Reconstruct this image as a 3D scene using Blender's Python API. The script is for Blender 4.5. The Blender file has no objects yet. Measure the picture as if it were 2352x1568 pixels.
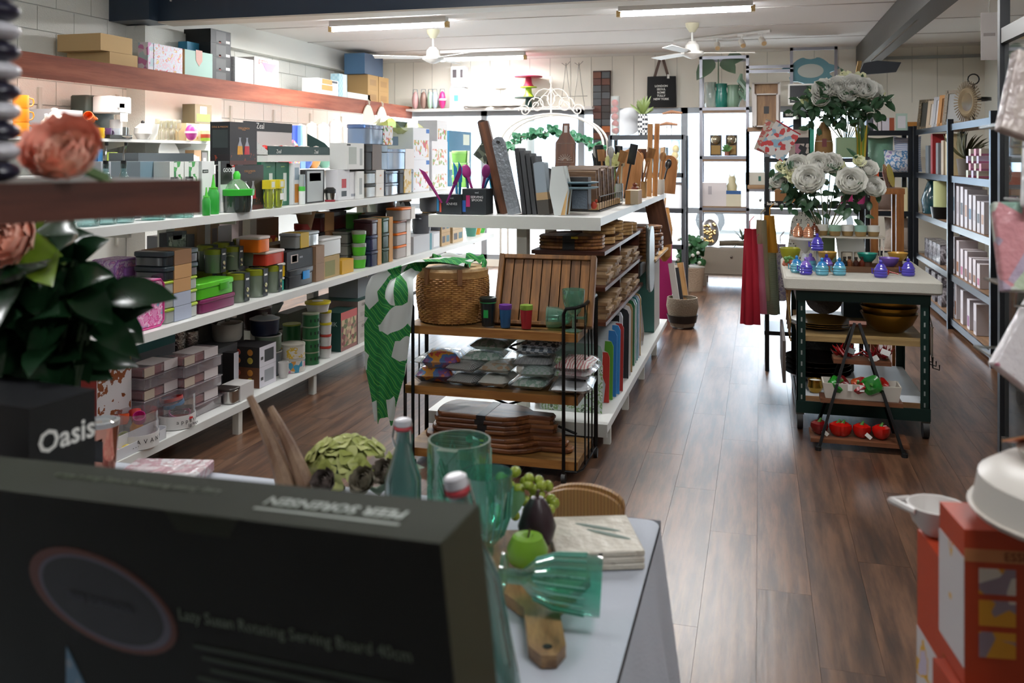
import bpy,math,random
from mathutils import Vector,Matrix,Euler
R=math.radians
PI=math.pi
random.seed(7)
SC=bpy.context.scene
COL=SC.collection
# ---------------- camera ----------------
F,CX,HY,YAW,CZ=2050.0,1176.0,360.0,R(15.5),1.6
SA,CA=math.sin(YAW),math.cos(YAW)
cam_d=bpy.data.cameras.new('camera')
cam=bpy.data.objects.new('camera',cam_d);COL.objects.link(cam)
cam.location=(0,0,CZ);cam.rotation_euler=(R(90),0,YAW)
cam_d.sensor_width=36;cam_d.lens=F/2352*36
cam_d.shift_y=-(784 - HY)/2352
cam_d.clip_start=0.05;cam_d.clip_end=200
cam_d.dof.use_dof=True;cam_d.dof.focus_distance=5.2;cam_d.dof.aperture_fstop=4.2
SC.camera=cam
# ---------------- world, daylight, exposure ----------------
w=bpy.data.worlds.new('sky');SC.world=w;w.use_nodes=True
nt=w.node_tree;nt.nodes.clear()
bg=nt.nodes.new('ShaderNodeBackground');ow=nt.nodes.new('ShaderNodeOutputWorld')
bg.inputs[0].default_value=(0.94,0.97,1.0,1);bg.inputs[1].default_value=18.0
nt.links.new(bg.outputs[0],ow.inputs[0])
vs=SC.view_settings
vs.view_transform='Standard';vs.look='None';vs.gamma=1;vs.use_curve_mapping=False
vs.exposure=0.22
cy=SC.cycles
cy.max_bounces=7;cy.diffuse_bounces=4;cy.glossy_bounces=3;cy.transmission_bounces=6;cy.transparent_max_bounces=14
cy.caustics_reflective=False;cy.caustics_refractive=False;cy.sample_clamp_indirect=4.0
cy.blur_glossy=0.5
def portal(x0,x1,z0,z1,y):
 l=bpy.data.lights.new('window_daylight','AREA');l.shape='RECTANGLE'
 l.size=x1 - x0;l.size_y=z1 - z0;l.cycles.is_portal=True
 o=bpy.data.objects.new('window_daylight',l);COL.objects.link(o)
 o.location=((x0+x1)/2,y,(z0+z1)/2);o.rotation_euler=(R(-90),0,0)
portal(-5.5,1.25,0.12,2.2,12.42)
# ---------------- pixel to place ----------------
def at_d(px,py,d):
 u=(px - CX)/F;v=(HY - py)/F
 return Vector((d*(-SA+u*CA),d*(CA+u*SA),CZ+d*v))
def at_z(px,py,z):return at_d(px,py,(z - CZ)*F/(HY - py))
def at_x(px,py,X):
 u=(px - CX)/F
 return at_d(px,py,X/(-SA+u*CA))
def at_y(px,py,Y):
 u=(px - CX)/F
 return at_d(px,py,Y/(CA+u*SA))
def dep(x,y):return -x*SA+y*CA
def mpp(x,y):return dep(x,y)/F
# ---------------- materials ----------------
_M={}
def lin(h):
 h=h.lstrip('#')
 if len(h)==3:h=''.join(c*2 for c in h)
 f=lambda c:c/12.92 if c<=0.04045 else ((c+0.055)/1.055)**2.4
 return tuple(f(int(h[i:i+2],16)/255) for i in (0,2,4))+(1,)
def newmat(key):
 m=bpy.data.materials.new(key);m.use_nodes=True
 return m,m.node_tree.nodes,m.node_tree.links,m.node_tree.nodes['Principled BSDF']
def M(h,rough=0.5,metal=0.0,coat=0.0,emit=0.0,bump=0.0,bs=60,alpha=1.0,sss=0.0):
 key=f'{h}_{rough}_{metal}_{coat}_{emit}_{bump}_{bs}_{alpha}'
 if key in _M:return _M[key]
 m,n,l,p=newmat('paint_'+key)
 p.inputs['Base Color'].default_value=lin(h);p.inputs['Roughness'].default_value=rough
 p.inputs['Metallic'].default_value=metal;p.inputs['Coat Weight'].default_value=coat
 if emit:p.inputs['Emission Color'].default_value=lin(h);p.inputs['Emission Strength'].default_value=emit
 if bump:
  t=n.new('ShaderNodeTexNoise');t.inputs['Scale'].default_value=bs
  tc=n.new('ShaderNodeTexCoord');l.new(tc.outputs['Object'],t.inputs['Vector'])
  b=n.new('ShaderNodeBump');b.inputs['Strength'].default_value=bump;b.inputs['Distance'].default_value=0.02
  l.new(t.outputs[0],b.inputs['Height']);l.new(b.outputs[0],p.inputs['Normal'])
 if alpha<1:p.inputs['Alpha'].default_value=alpha
 _M[key]=m
 return m
def ramp(n,cols,const=False,pos=None):
 r=n.new('ShaderNodeValToRGB');e=r.color_ramp.elements
 if const:r.color_ramp.interpolation='CONSTANT'
 k=len(cols)
 while len(e)<k:e.new(0.5)
 for i,c in enumerate(cols):
  e[i].position=pos[i] if pos else (i/k if const else i/max(1,k - 1));e[i].color=lin(c)
 return r
def MW(a,b,sc=(1,14,14),rough=0.45,seed=0,dark=None,coat=0.0):
 """wood: grain runs along the axis with the small scale"""
 key=('wood',a,b,sc,rough,seed,dark)
 if key in _M:return _M[key]
 m,n,l,p=newmat('wood_'+a+b+str(seed))
 tc=n.new('ShaderNodeTexCoord');mp=n.new('ShaderNodeMapping');mp.inputs['Scale'].default_value=sc
 oi=n.new('ShaderNodeObjectInfo');cb=n.new('ShaderNodeCombineXYZ');mu=n.new('ShaderNodeMath');mu.operation='MULTIPLY';mu.inputs[1].default_value=37
 l.new(oi.outputs['Random'],mu.inputs[0])
 for i in range(3):l.new(mu.outputs[0],cb.inputs[i])
 l.new(tc.outputs['Object'],mp.inputs['Vector']);l.new(cb.outputs[0],mp.inputs['Location'])
 t=n.new('ShaderNodeTexNoise');t.inputs['Scale'].default_value=2.2;t.inputs['Detail'].default_value=7;t.inputs['Roughness'].default_value=0.65
 l.new(mp.outputs[0],t.inputs['Vector'])
 r=ramp(n,[dark or a,a,b,b],pos=[0.28,0.42,0.62,0.8]);l.new(t.outputs[0],r.inputs[0])
 hs=n.new('ShaderNodeHueSaturation');ma=n.new('ShaderNodeMapRange');ma.inputs['To Min'].default_value=0.86;ma.inputs['To Max'].default_value=1.12
 l.new(oi.outputs['Random'],ma.inputs[0]);l.new(ma.outputs[0],hs.inputs['Value']);l.new(r.outputs[0],hs.inputs['Color'])
 l.new(hs.outputs[0],p.inputs['Base Color']);p.inputs['Roughness'].default_value=rough;p.inputs['Coat Weight'].default_value=coat
 bu=n.new('ShaderNodeBump');bu.inputs['Strength'].default_value=0.12;bu.inputs['Distance'].default_value=0.01
 l.new(t.outputs[0],bu.inputs['Height']);l.new(bu.outputs[0],p.inputs['Normal'])
 _M[key]=m
 return m
def MP(cols,scale=20,kind='cells',rough=0.5,coat=0.0,bump=0.0,sc=(1,1,1),pos=None):
 """printed pattern: cells, blotch, stripe_x/y/z, check, dots"""
 key=('print',tuple(cols),scale,kind,rough,coat,bump,sc)
 if key in _M:return _M[key]
 m,n,l,p=newmat('print_'+kind+cols[0]+str(scale))
 tc=n.new('ShaderNodeTexCoord');mp=n.new('ShaderNodeMapping');mp.inputs['Scale'].default_value=sc
 l.new(tc.outputs['Object'],mp.inputs['Vector']);v=mp.outputs[0]
 if kind=='cells':
  t=n.new('ShaderNodeTexVoronoi');t.inputs['Scale'].default_value=scale;l.new(v,t.inputs['Vector'])
  s=n.new('ShaderNodeSeparateColor');l.new(t.outputs['Color'],s.inputs[0]);out=s.outputs[0];r=ramp(n,cols,True)
 elif kind=='dots':
  t=n.new('ShaderNodeTexVoronoi');t.inputs['Scale'].default_value=scale;t.inputs['Randomness'].default_value=0.75;l.new(v,t.inputs['Vector'])
  out=t.outputs['Distance'];r=ramp(n,cols,True,pos or [0,0.3])
 elif kind=='blotch':
  t=n.new('ShaderNodeTexNoise');t.inputs['Scale'].default_value=scale;t.inputs['Detail'].default_value=3;l.new(v,t.inputs['Vector'])
  out=t.outputs[0];k=len(cols);r=ramp(n,cols,True,pos or [0]+[0.36+0.28*i/max(1,k - 1) for i in range(1,k)])
 elif kind=='check':
  t=n.new('ShaderNodeTexChecker');t.inputs['Scale'].default_value=scale;l.new(v,t.inputs['Vector']);out=t.outputs['Fac'];r=ramp(n,cols,True,[0,0.5])
 else:
  t=n.new('ShaderNodeTexWave');t.wave_type='BANDS';t.bands_direction=kind[-1].upper();t.inputs['Scale'].default_value=scale
  t.inputs['Distortion'].default_value=0.3 if kind[0]=='s' else 6.0;l.new(v,t.inputs['Vector']);out=t.outputs['Fac'];r=ramp(n,cols,True)
 l.new(out,r.inputs[0]);l.new(r.outputs[0],p.inputs['Base Color'])
 p.inputs['Roughness'].default_value=rough;p.inputs['Coat Weight'].default_value=coat
 if bump:
  t2=n.new('ShaderNodeTexNoise');t2.inputs['Scale'].default_value=45;t2.inputs['Detail'].default_value=4;l.new(tc.outputs['Object'],t2.inputs['Vector'])
  b=n.new('ShaderNodeBump');b.inputs['Strength'].default_value=bump;b.inputs['Distance'].default_value=0.02
  l.new(t2.outputs[0],b.inputs['Height']);l.new(b.outputs[0],p.inputs['Normal']);l.new(b.outputs[0],p.inputs['Coat Normal'])
 _M[key]=m
 return m
def GL(h='#e8f4f2',clear=0.82,rough=0.03,milk=0.75):
 """thin clear or tinted glass or plastic"""
 key=('glass',h,clear,rough,milk)
 if key in _M:return _M[key]
 m,n,l,p=newmat('glass_'+h)
 n.remove(p);o=n['Material Output']
 tr=n.new('ShaderNodeBsdfTransparent');tr.inputs[0].default_value=lin(h)
 gl=n.new('ShaderNodeBsdfGlossy');gl.inputs[1].default_value=rough
 df=n.new('ShaderNodeBsdfDiffuse');df.inputs[0].default_value=lin(h)
 lw=n.new('ShaderNodeLayerWeight');lw.inputs[0].default_value=0.35
 mr=n.new('ShaderNodeMapRange');mr.inputs['To Min'].default_value=0.05;mr.inputs['To Max'].default_value=milk
 l.new(lw.outputs['Facing'],mr.inputs[0])
 m1=n.new('ShaderNodeMixShader');m1.inputs[0].default_value=1 - clear
 l.new(tr.outputs[0],m1.inputs[1]);l.new(df.outputs[0],m1.inputs[2])
 m2=n.new('ShaderNodeMixShader');l.new(mr.outputs[0],m2.inputs[0]);l.new(m1.outputs[0],m2.inputs[1]);l.new(gl.outputs[0],m2.inputs[2])
 l.new(m2.outputs[0],o.inputs[0])
 _M[key]=m
 return m
WHITE=M('#e9e9e4',0.45);SHELFW=M('#e4e6e3',0.4);BLACK=M('#121314',0.45);DARK=M('#2a2c2e',0.4)
STEEL=M('#c9c8c4',0.22,1.0);BRUSHED=M('#a9a8a6',0.38,1.0);CHROME=M('#dcdcdc',0.1,1.0)
CARD=M('#b3905f',0.8);CARDL=M('#c9a878',0.8);BLKMETAL=M('#131313',0.35,0.6);CLEAR=GL();INK=M('#1b1b1d',0.6)
PAPER=M('#efefea',0.6);LGREY=M('#b9bcbd',0.5)
# ---------------- mesh building ----------------
class MB:
 def __init__(s):s.v=[];s.f=[];s.m=Matrix.Identity(4)
 def add(s,vs,fs):
  b=len(s.v);s.v+=[tuple(s.m @ Vector(v)) for v in vs];s.f+=[tuple(b+i for i in f) for f in fs];return s
 def box(s,x0,x1,y0,y1,z0,z1):
  return s.add([(x0,y0,z0),(x1,y0,z0),(x1,y1,z0),(x0,y1,z0),(x0,y0,z1),(x1,y0,z1),(x1,y1,z1),(x0,y1,z1)],
                     [(0,3,2,1),(4,5,6,7),(0,1,5,4),(1,2,6,5),(2,3,7,6),(3,0,4,7)])
 def cb(s,c,sz):return s.box(c[0] - sz[0]/2,c[0]+sz[0]/2,c[1] - sz[1]/2,c[1]+sz[1]/2,c[2] - sz[2]/2,c[2]+sz[2]/2)
 def lathe(s,prof,seg=20,c=(0,0,0),a0=0,a1=2*PI,sx=1,sy=1):
  full=abs(a1 - a0 - 2*PI)<1e-6;k=seg if full else seg+1;vs=[];fs=[]
  for r,z in prof:
   for i in range(k):
    a=a0+(a1 - a0)*i/seg;vs.append((c[0]+r*sx*math.cos(a),c[1]+r*sy*math.sin(a),c[2]+z))
  for j in range(len(prof) - 1):
   for i in range(seg):
    i2=(i+1) % k;fs.append((j*k+i,j*k+i2,(j+1)*k+i2,(j+1)*k+i))
  if full and prof[0][0]>1e-5 and prof[0][0] !=prof[-1][0]:pass
  return s.add(vs,fs)
 def cyl(s,r,z0,z1,seg=16,c=(0,0,0),r1=None):
  r1=r if r1 is None else r1
  return s.lathe([(1e-4,z0),(r,z0),(r1,z1),(1e-4,z1)],seg,c)
 def sph(s,c,r,seg=12,rings=8):
  if not hasattr(r,'__len__'):r=(r,r,r)
  vs=[];fs=[]
  for j in range(rings+1):
   t=PI*j/rings
   for i in range(seg):
    a=2*PI*i/seg;vs.append((c[0]+r[0]*math.sin(t)*math.cos(a),c[1]+r[1]*math.sin(t)*math.sin(a),c[2] - r[2]*math.cos(t)))
  for j in range(rings):
   for i in range(seg):
    i2=(i+1) % seg;fs.append((j*seg+i,j*seg+i2,(j+1)*seg+i2,(j+1)*seg+i))
  return s.add(vs,fs)
 def tube(s,pts,r,seg=6,closed=False):
  pts=[Vector(p) for p in pts];n=len(pts);vs=[];fs=[]
  rr=r if hasattr(r,'__len__') else [r]*n
  up=Vector((0,0,1));prev=None
  for i,p in enumerate(pts):
   a=pts[(i - 1) % n] if (closed or i>0) else p;b=pts[(i+1) % n] if (closed or i<n - 1) else p
   t=(b - a);t=t.normalized() if t.length>1e-9 else up
   if prev is None:
    e=t.cross(up);e=e if e.length>1e-3 else t.cross(Vector((1,0,0)))
   else:
    e=prev - t*prev.dot(t)
    if e.length<1e-4:e=t.cross(Vector((1,0,0)))
   e=e.normalized();prev=e;q=t.cross(e)
   for k in range(seg):
    a_=2*PI*k/seg;vs.append(tuple(p+(e*math.cos(a_)+q*math.sin(a_))*rr[i]))
  m=n if closed else n - 1
  for i in range(m):
   for k in range(seg):
    k2=(k+1) % seg;j=(i+1) % n;fs.append((i*seg+k,i*seg+k2,j*seg+k2,j*seg+k))
  if not closed:fs+=[tuple(range(seg))[::-1],tuple((n - 1)*seg+k for k in range(seg))]
  return s.add(vs,fs)
 def prism(s,poly,z0,z1,ax='z'):
  k=len(poly);f={'z':lambda a,b,c:(a,b,c),'y':lambda a,b,c:(a,c,b),'x':lambda a,b,c:(c,a,b)}[ax]
  vs=[f(a,b,z0) for a,b in poly]+[f(a,b,z1) for a,b in poly]
  return s.add(vs,[tuple(range(k))[::-1],tuple(range(k,2*k))]+[(i,(i+1) % k,k+(i+1) % k,k+i) for i in range(k)])
 def cprism(s,poly,z0,z1,ch=.004):
  k=len(poly);mx=sum(p[0] for p in poly)/k;my=sum(p[1] for p in poly)/k;big=max(math.hypot(p[0] - mx,p[1] - my) for p in poly);f=1 - ch/big
  ins=[(mx+(a - mx)*f,my+(b - my)*(1 - ch*1.6/big)) for a,b in poly]
  vs=[(a,b,z0) for a,b in ins]+[(a,b,z0+ch) for a,b in poly]+[(a,b,z1 - ch) for a,b in poly]+[(a,b,z1) for a,b in ins]
  return s.add(vs,[tuple(range(k))[::-1],tuple(range(3*k,4*k))]+[(j*k+i,j*k+(i+1) % k,(j+1)*k+(i+1) % k,(j+1)*k+i) for j in range(3) for i in range(k)])
 def rbox(s,x0,x1,y0,y1,z0,z1,r=0.01,ch=0.004,seg=3):
  cx_,cy_=(x0+x1)/2,(y0+y1)/2
  def ring(ins,z):
   out=[]
   for (sx,sy,a) in ((1,1,0),(-1,1,90),(-1,-1,180),(1,-1,270)):
    for i in range(seg+1):
     t=R(a+90*i/seg);rr=max(r - ins,0.0005)
     out.append((cx_+sx*((x1 - x0)/2 - r)+rr*math.cos(t),cy_+sy*((y1 - y0)/2 - r)+rr*math.sin(t),z))
   return out
  rs=[ring(ch,z0),ring(0,z0+ch),ring(0,z1 - ch),ring(ch,z1)];k=len(rs[0]);fs=[tuple(range(k))[::-1],tuple(range(3*k,4*k))]
  for j in range(3):fs+=[(j*k+i,j*k+(i+1) % k,(j+1)*k+(i+1) % k,(j+1)*k+i) for i in range(k)]
  return s.add(sum(rs,[]),fs)
 def grid(s,fn,nu,nv):
  vs=[fn(i/nu,j/nv) for j in range(nv+1) for i in range(nu+1)]
  return s.add(vs,[(j*(nu+1)+i,j*(nu+1)+i+1,(j+1)*(nu+1)+i+1,(j+1)*(nu+1)+i) for j in range(nv) for i in range(nu)])
 def mesh(s,name,mat,smooth=35):
  me=bpy.data.meshes.new(name);me.from_pydata(s.v,[],s.f)
  me.materials.append(mat)
  if smooth:
   me.shade_smooth();me.set_sharp_from_angle(angle=R(smooth))
  me.validate();me.update()
  return me
 def build(s,name,mat,parent=None,smooth=35,loc=None,rot=None):
  return link(name,s.mesh(name,mat,smooth),parent,loc,rot)
def link(name,me,parent=None,loc=None,rot=None):
 o=bpy.data.objects.new(name,me);COL.objects.link(o)
 if parent is not None:o.parent=parent
 if loc is not None:o.location=loc
 if rot is not None:o.rotation_euler=rot
 return o
def tag(o,label,cat,group=None,kind=None):
 o['label']=label;o['category']=cat
 if group:o['group']=group
 if kind:o['kind']=kind
 return o
def thing(name,label,cat,loc=(0,0,0),rz=0,group=None,rot=None):
 o=bpy.data.objects.new(name,None);COL.objects.link(o);o.empty_display_size=0.05
 loc=tuple(loc);o.location=(loc[0],loc[1],loc[2]+(.002 if loc[2]>.02 else 0));o.rotation_euler=rot if rot else (0,0,rz)
 return tag(o,label,cat,group)
def struct(o):o['kind']='structure';return o
KIDS={}
def kids(o):return [c for c in COL.objects if c.parent==o]
def copy_tree(o,loc=None,rz=None,label=None,group=None,parent=None,scale=None,rot=None):
 c=o.copy();COL.objects.link(c);c.parent=parent
 if loc is not None:c.location=loc
 if rz is not None:c.rotation_euler=(0,0,rz)
 if rot is not None:c.rotation_euler=rot
 if scale:c.scale=(scale,)*3
 if label:c['label']=label
 if group:c['group']=group
 for ch in o.children:copy_tree(ch,parent=c)
 return c
def text(s,size,parent,loc,rot,mat,align='CENTER',sx=1.0,name='lettering',bold=0.0):
 c=bpy.data.curves.new(name,'FONT');c.body=s;c.size=size;c.align_x=align;c.align_y='CENTER';c.extrude=0.0002;c.resolution_u=2;c.offset=bold
 c.materials.append(mat)
 o=bpy.data.objects.new(name,c);COL.objects.link(o);o.parent=parent;o.location=loc;o.rotation_euler=rot;o.scale=(sx,1,1)
 return o
RX=(R(90),0,R(90));RN=(R(90),0,0);RT=(0,0,R(90))
def carton(name,label,cat,x0,x1,y0,y1,z0,z1,col,side=None,top=None,panels=(),texts=(),group=None,rz=0,tape=None):
 """a box on its base; x1 faces the aisle. panels: (face, u0, u1, v0, v1, mat); texts: (face, u, v, size, str, mat)"""
 if -4<x0<-2.9 and z0<1.2 and y1<9.3 and x1<-2.8:
  if x1>-3.35:x0=max(x0,-3.352)
  elif x1>-3.43:x0,x1=x0+(-3.43 - x1),-3.43
 W,D,H=x1 - x0,y1 - y0,z1 - z0
 col=M(col,0.55) if isinstance(col,str) else col
 o=thing(name,label,cat,((x0+x1)/2,(y0+y1)/2,z0),rz,group)
 MB().box(-W/2,W/2,-D/2,D/2,0,H).build('body',col,o,0)
 e=0.0008
 def face(fc,u0,u1,v0,v1,m,nm='printed_panel',t=e):
  b=MB()
  if fc=='X':b.box(W/2,W/2+t,-D/2+u0*D,-D/2+u1*D,v0*H,v1*H)
  elif fc=='N':b.box(-W/2+u0*W,-W/2+u1*W,-D/2 - t,-D/2,v0*H,v1*H)
  else:b.box(-W/2+u0*W,-W/2+u1*W,-D/2+v0*D,-D/2+v1*D,H,H+t)
  return b.build(nm,M(m,0.55) if isinstance(m,str) else m,o,0)
 if side:face('N',0,1,0,1,side,'end_panel',e/2)
 if top:face('T',0,1,0,1,top,'top_panel',e/2)
 for p in panels:face(*p)
 for fc,u,v,sz,s,m in texts:
  m=M(m,0.5) if isinstance(m,str) else m
  if fc=='X':text(s,sz,o,(W/2+0.0015,-D/2+u*D,v*H),RX,m)
  elif fc=='N':text(s,sz,o,(-W/2+u*W,-D/2 - 0.0015,v*H),RN,m)
  else:text(s,sz,o,(-W/2+u*W,-D/2+v*D,H+0.0015),RT,m)
 return o
def fx(pm,pr,yt,X,z):
 """box seen face on from the aisle at plane X: y0, y1, ztop"""
 a=at_x(pm,yt,X);b=at_x(pr,yt,X)
 return a.y,b.y,a.z
def cx(name,label,cat,pm,pr,yt,X,z,dp,col,**k):
 y0,y1,zt=fx(pm,pr,yt,X,z)
 return carton(name,label,cat,X - dp,X,y0,y1,z,zt,col,**k)
# ---------------- the shell ----------------
XL,XR,YB,YN,ZC=-5.6,2.75,12.5,-1.6,3.05
PLASTER=M('#dcdcd2',0.8);BLOCKW=M('#eeefe9',0.75,bump=0.25,bs=90);CEILW=M('#ece8e3',0.8)
NAVY=M('#243243',0.35);TIMBER=M('#4b4038',0.5)
b=MB().box(XL - .3,XR+.3,YN - .2,YB+.1,-0.06,-0.012)
floor=struct(b.build('floor',M('#3a281d',0.7),None,0))
FLOORM=MW('#452d1f','#6d4e39',(9,0.9,9),0.33,1,dark='#2a1c15',coat=0.0)
pw,pl=0.193,1.29
cols=int((1.95+3.05)/pw)
pm=MB().box(0.0005,pw - 0.0005,0.0005,pl - 0.0005,-0.012,0.0).mesh('plank',FLOORM,0)
rest=MB();ox=XL - .2
for i in range(int((XR - XL+.4)/pw)):
 x=ox+i*pw;off=(i*0.37) % 1.0*pl
 y=YN - off
 while y<YB:
  if -3.05<x<1.95 and 1.3<y<YB - .2:link('plank',pm,floor,(x,y,0))
  else:rest.box(x+.001,x+pw - .001,y+.001,y+pl - .001,-0.012,0.0)
  y+=pl
o=rest.build('planks',FLOORM,floor,0);o['kind']='stuff'
ceiling=struct(MB().box(XL - .2,XR+.3,YN - .2,YB+.2,ZC,ZC+.1).build('ceiling',CEILW,None,0))
for i,y in enumerate((7.6,9.0,10.2,11.4)):
 MB().box(XL,XR,y - .012,y+.012,ZC - .006,ZC).build('cover_strip',M('#cfcac4',0.8),ceiling,0)
# left wall: painted block
wl=struct(MB().box(XL - .2,XL - .015,YN,YB,0,ZC).build('wall_left',M('#d9dbd6',0.8),None,0))
bm=MB().box(-.01,.015,.004,.396,.004,.196).mesh('block',BLOCKW,0)
for r_ in range(8):
 z=1.42+.2*r_
 for k in range(26):
  y=2.3+.4*k+(.2 if r_ % 2 else 0)
  if y+.4<YB and not (y>7.1 and z>2.75):link('block',bm,wl,(XL - .015,y,z))
# pier that carries the beam
pr=struct(MB().box(XL,XL+.2,6.95,8.15,0,2.8).build('wall_pier',M('#e8e9e2',0.8,bump=.2,bs=90),None,0))
tr=struct(MB().box(XL,XL+.09,7.0,YB,2.8,ZC).box(XL,XL+.12,7.0,YB,2.78,2.81).build('trim_1',M('#ecece6',0.7),None,0))
struct(MB().box(XL,XL+.03,7,YB,ZC - .03,ZC).build('trim_2',M('#d4d2cc',0.7),None,0))
# dark blue cross beam
bx_=struct(MB().box(XL+.0,XR,6.85,7.05,2.81,3.03).box(XL,XL+.42,6.72,6.86,2.81,3.02).build('beam_cross',NAVY,None,0))
MB().box(XL+.42,XR,6.84,7.06,2.795,2.81).build('beam_lining',M('#cfc6b8',.5),bx_,0)
for x in (-5.05,-4.8):MB().sph((x,6.845,2.99),.012,6,4).build('bolt_head',STEEL,bx_)
# dark beam along the shop
struct(MB().box(1.22,1.42,3.0,YB,2.76,3.04).build('beam_long',M('#37332f',.45),None,0))
# back wall with shop window
wb=MB();wb.box(XL,1.3,YB,YB+.15,2.28,ZC).box(1.3,XR+.1,YB,YB+.15,0,ZC).box(XL,1.3,YB,YB+.15,0,.1)
wb=struct(wb.build('wall_back',M('#e9e4d8',0.8),None,0))
for k in range(28):MB().box(XL+.3*k - .004,XL+.3*k+.004,YB - .004,YB,2.3,ZC).build('panel_joint',M('#c3bfb4',.8),wb,0)
MB().box(XL,XR,YB - .03,YB,ZC - .035,ZC).build('cornice_strip',M('#d9d5cc',.7),wb,0)
WFR=M('#9aa0a6',0.4,0.3)
xs=[-5.58,-3.9,-2.45,-1.0,.1,1.28]
for i in range(5):
 wn=struct(bpy.data.objects.new(f'window_{i+1}',None));COL.objects.link(wn)
 a,c=xs[i],xs[i+1]
 MB().box(a,a+.045,YB+.02,YB+.1,.1,2.28).build('mullion',WFR,wn,0);MB().box(c - .045,c,YB+.02,YB+.1,.1,2.28).build('mullion',WFR,wn,0)
 MB().box(a,c,YB+.02,YB+.1,2.2,2.28).build('head_rail',WFR,wn,0);MB().box(a,c,YB+.02,YB+.1,.1,.17).build('sill_rail',WFR,wn,0)
 MB().box(a,c,YB+.02,YB+.1,.82,.9).build('transom',WFR,wn,0)
 MB().box(a+.045,c - .045,YB+.05,YB+.056,.17,2.2).build('pane',GL('#f4faff',.98,.02),wn,0)
struct(MB().box(XR,XR+.2,YN,YB,0,ZC).build('wall_right',M('#e2e2d9',0.8),None,0))
struct(MB().box(XL,XR,YN - .2,YN,0,ZC).build('wall_near',M('#8b8a86',0.8),None,0))
struct(MB().box(1.42,XR,YB - .05,YB - .02,2.86,2.9).build('trim_3',M('#8f928f',.4),None,0))
# slate and timber patchwork panel on the window pier
pt=thing('patchwork_panel','tall dark panel of brown, orange and slate tiles between window and bag','wall panel',(0,0,0))
p0=at_y(1362,163,YB - .06);p1=at_y(1402,163,YB - .06)
MB().box(p0.x,p1.x,YB - .06,YB - .006,.1,p0.z).build('backing',M('#3a2420',.6),pt,0)
tc_=['#5a2f22','#6b3a24','#3d2a26','#a85a22','#4c4f52','#5f3322','#2f2622']
for c in range(2):
 for r_ in range(22):
  z1=p0.z - .02 - r_*.095;wq=(p1.x - p0.x)/2
  MB().box(p0.x+c*wq+.006,p0.x+(c+1)*wq - .006,YB - .078 - random.random()*.008,YB - .06,z1 - .086,z1).build('tile',M(random.choice(tc_),.45),pt,0)
# street outside
struct(MB().box(-30,25,YB+.3,60,-.2,-.12).build('street',M('#c9c9c6',.9),None,0))
struct(MB().box(-30,25,YB+.3,YB+4.2,-.12,-.02).build('pavement',M('#d2cfc9',.9),None,0))
def shop(x0,x1,y,h,c,lab):
 t=thing('building',lab,'building',((x0+x1)/2,y,-.12));ww=x1 - x0
 MB().box(-ww/2,ww/2,0,5,0,h).build('facade',M(c,.8),t,0)
 MB().box(-ww/2,ww/2,-1.6,0,2.9,3.1).build('awning',M('#8d9aa8',.7),t,0)
 n=int(ww/2.2)
 for k in range(n):
  xx=-ww/2+.4+k*2.2
  f=MB().box(xx,xx+1.7,-.06,0,.5,2.6).build('window',M('#9fb2c4',.3),t,0)
  MB().box(xx+.08,xx+1.62,-.07,-.06,.58,2.52).build('pane',M('#8ea3b8',.2),f,0)
 for k in range(n):
  xx=-ww/2+.7+k*2.2
  MB().box(xx,xx+1.1,-.04,0,4,5.2).build('window',M('#9db0c4',.3),t,0)
shop(-26,-9.5,34,6.5,'#cfc9bd','cream shop building across the street with a low awning')
shop(-9,2,36,5.6,'#bcc3c9','blue-grey shop building across the street, wider windows')
shop(2.5,20,34,6,'#d5cdbf','sandy shop building across the street beyond the flower display')
def car(x,y,rz,c,lab):
 t=thing('car',lab,'car',(x,y,-.12),rz)
 body=[(-2.1,.35),(-2.15,.7),(-2.0,.92),(-1.1,1.0),(1.75,1.0),(2.1,.85),(2.15,.4),(1.9,.28),(-1.9,.28)]
 MB().prism(body,-.85,.85,'y').build('body',M(c,.25,0,.6),t)
 MB().prism([(-1.15,.98),(-.55,1.45),(.9,1.48),(1.7,.98)],-.74,.74,'y').build('cabin',M('#6d8296',.2),t)
 MB().prism([(-.5,1.44),(.88,1.47),(.85,1.5),(-.45,1.48)],-.7,.7,'y').build('roof',M(c,.25,0,.6),t)
 for wx in (-1.35,1.3):
  for wy in (-.86,.66):
   w_=MB();w_.m=Matrix.Translation((wx,wy,.32)) @ Matrix.Rotation(R(-90),4,'X');w_.cyl(.32,0,.2,18)
   wo=w_.build('wheel',M('#1a1a1a',.7),t);h_=MB();h_.m=Matrix.Translation((wx,wy - .01,.32)) @ Matrix.Rotation(R(-90),4,'X');h_.cyl(.18,0,.02,12);h_.build('hub_cap',STEEL,wo)
car(.3,21,0,'#e7e7e5','white car parked across the road seen through the shop window');car(-5.6,22,PI,'#8d9299','silver grey car parked across the road behind the window')
car(-11.5,21.5,0,'#4e6f96','blue car parked across the road behind the garland arch')
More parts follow.
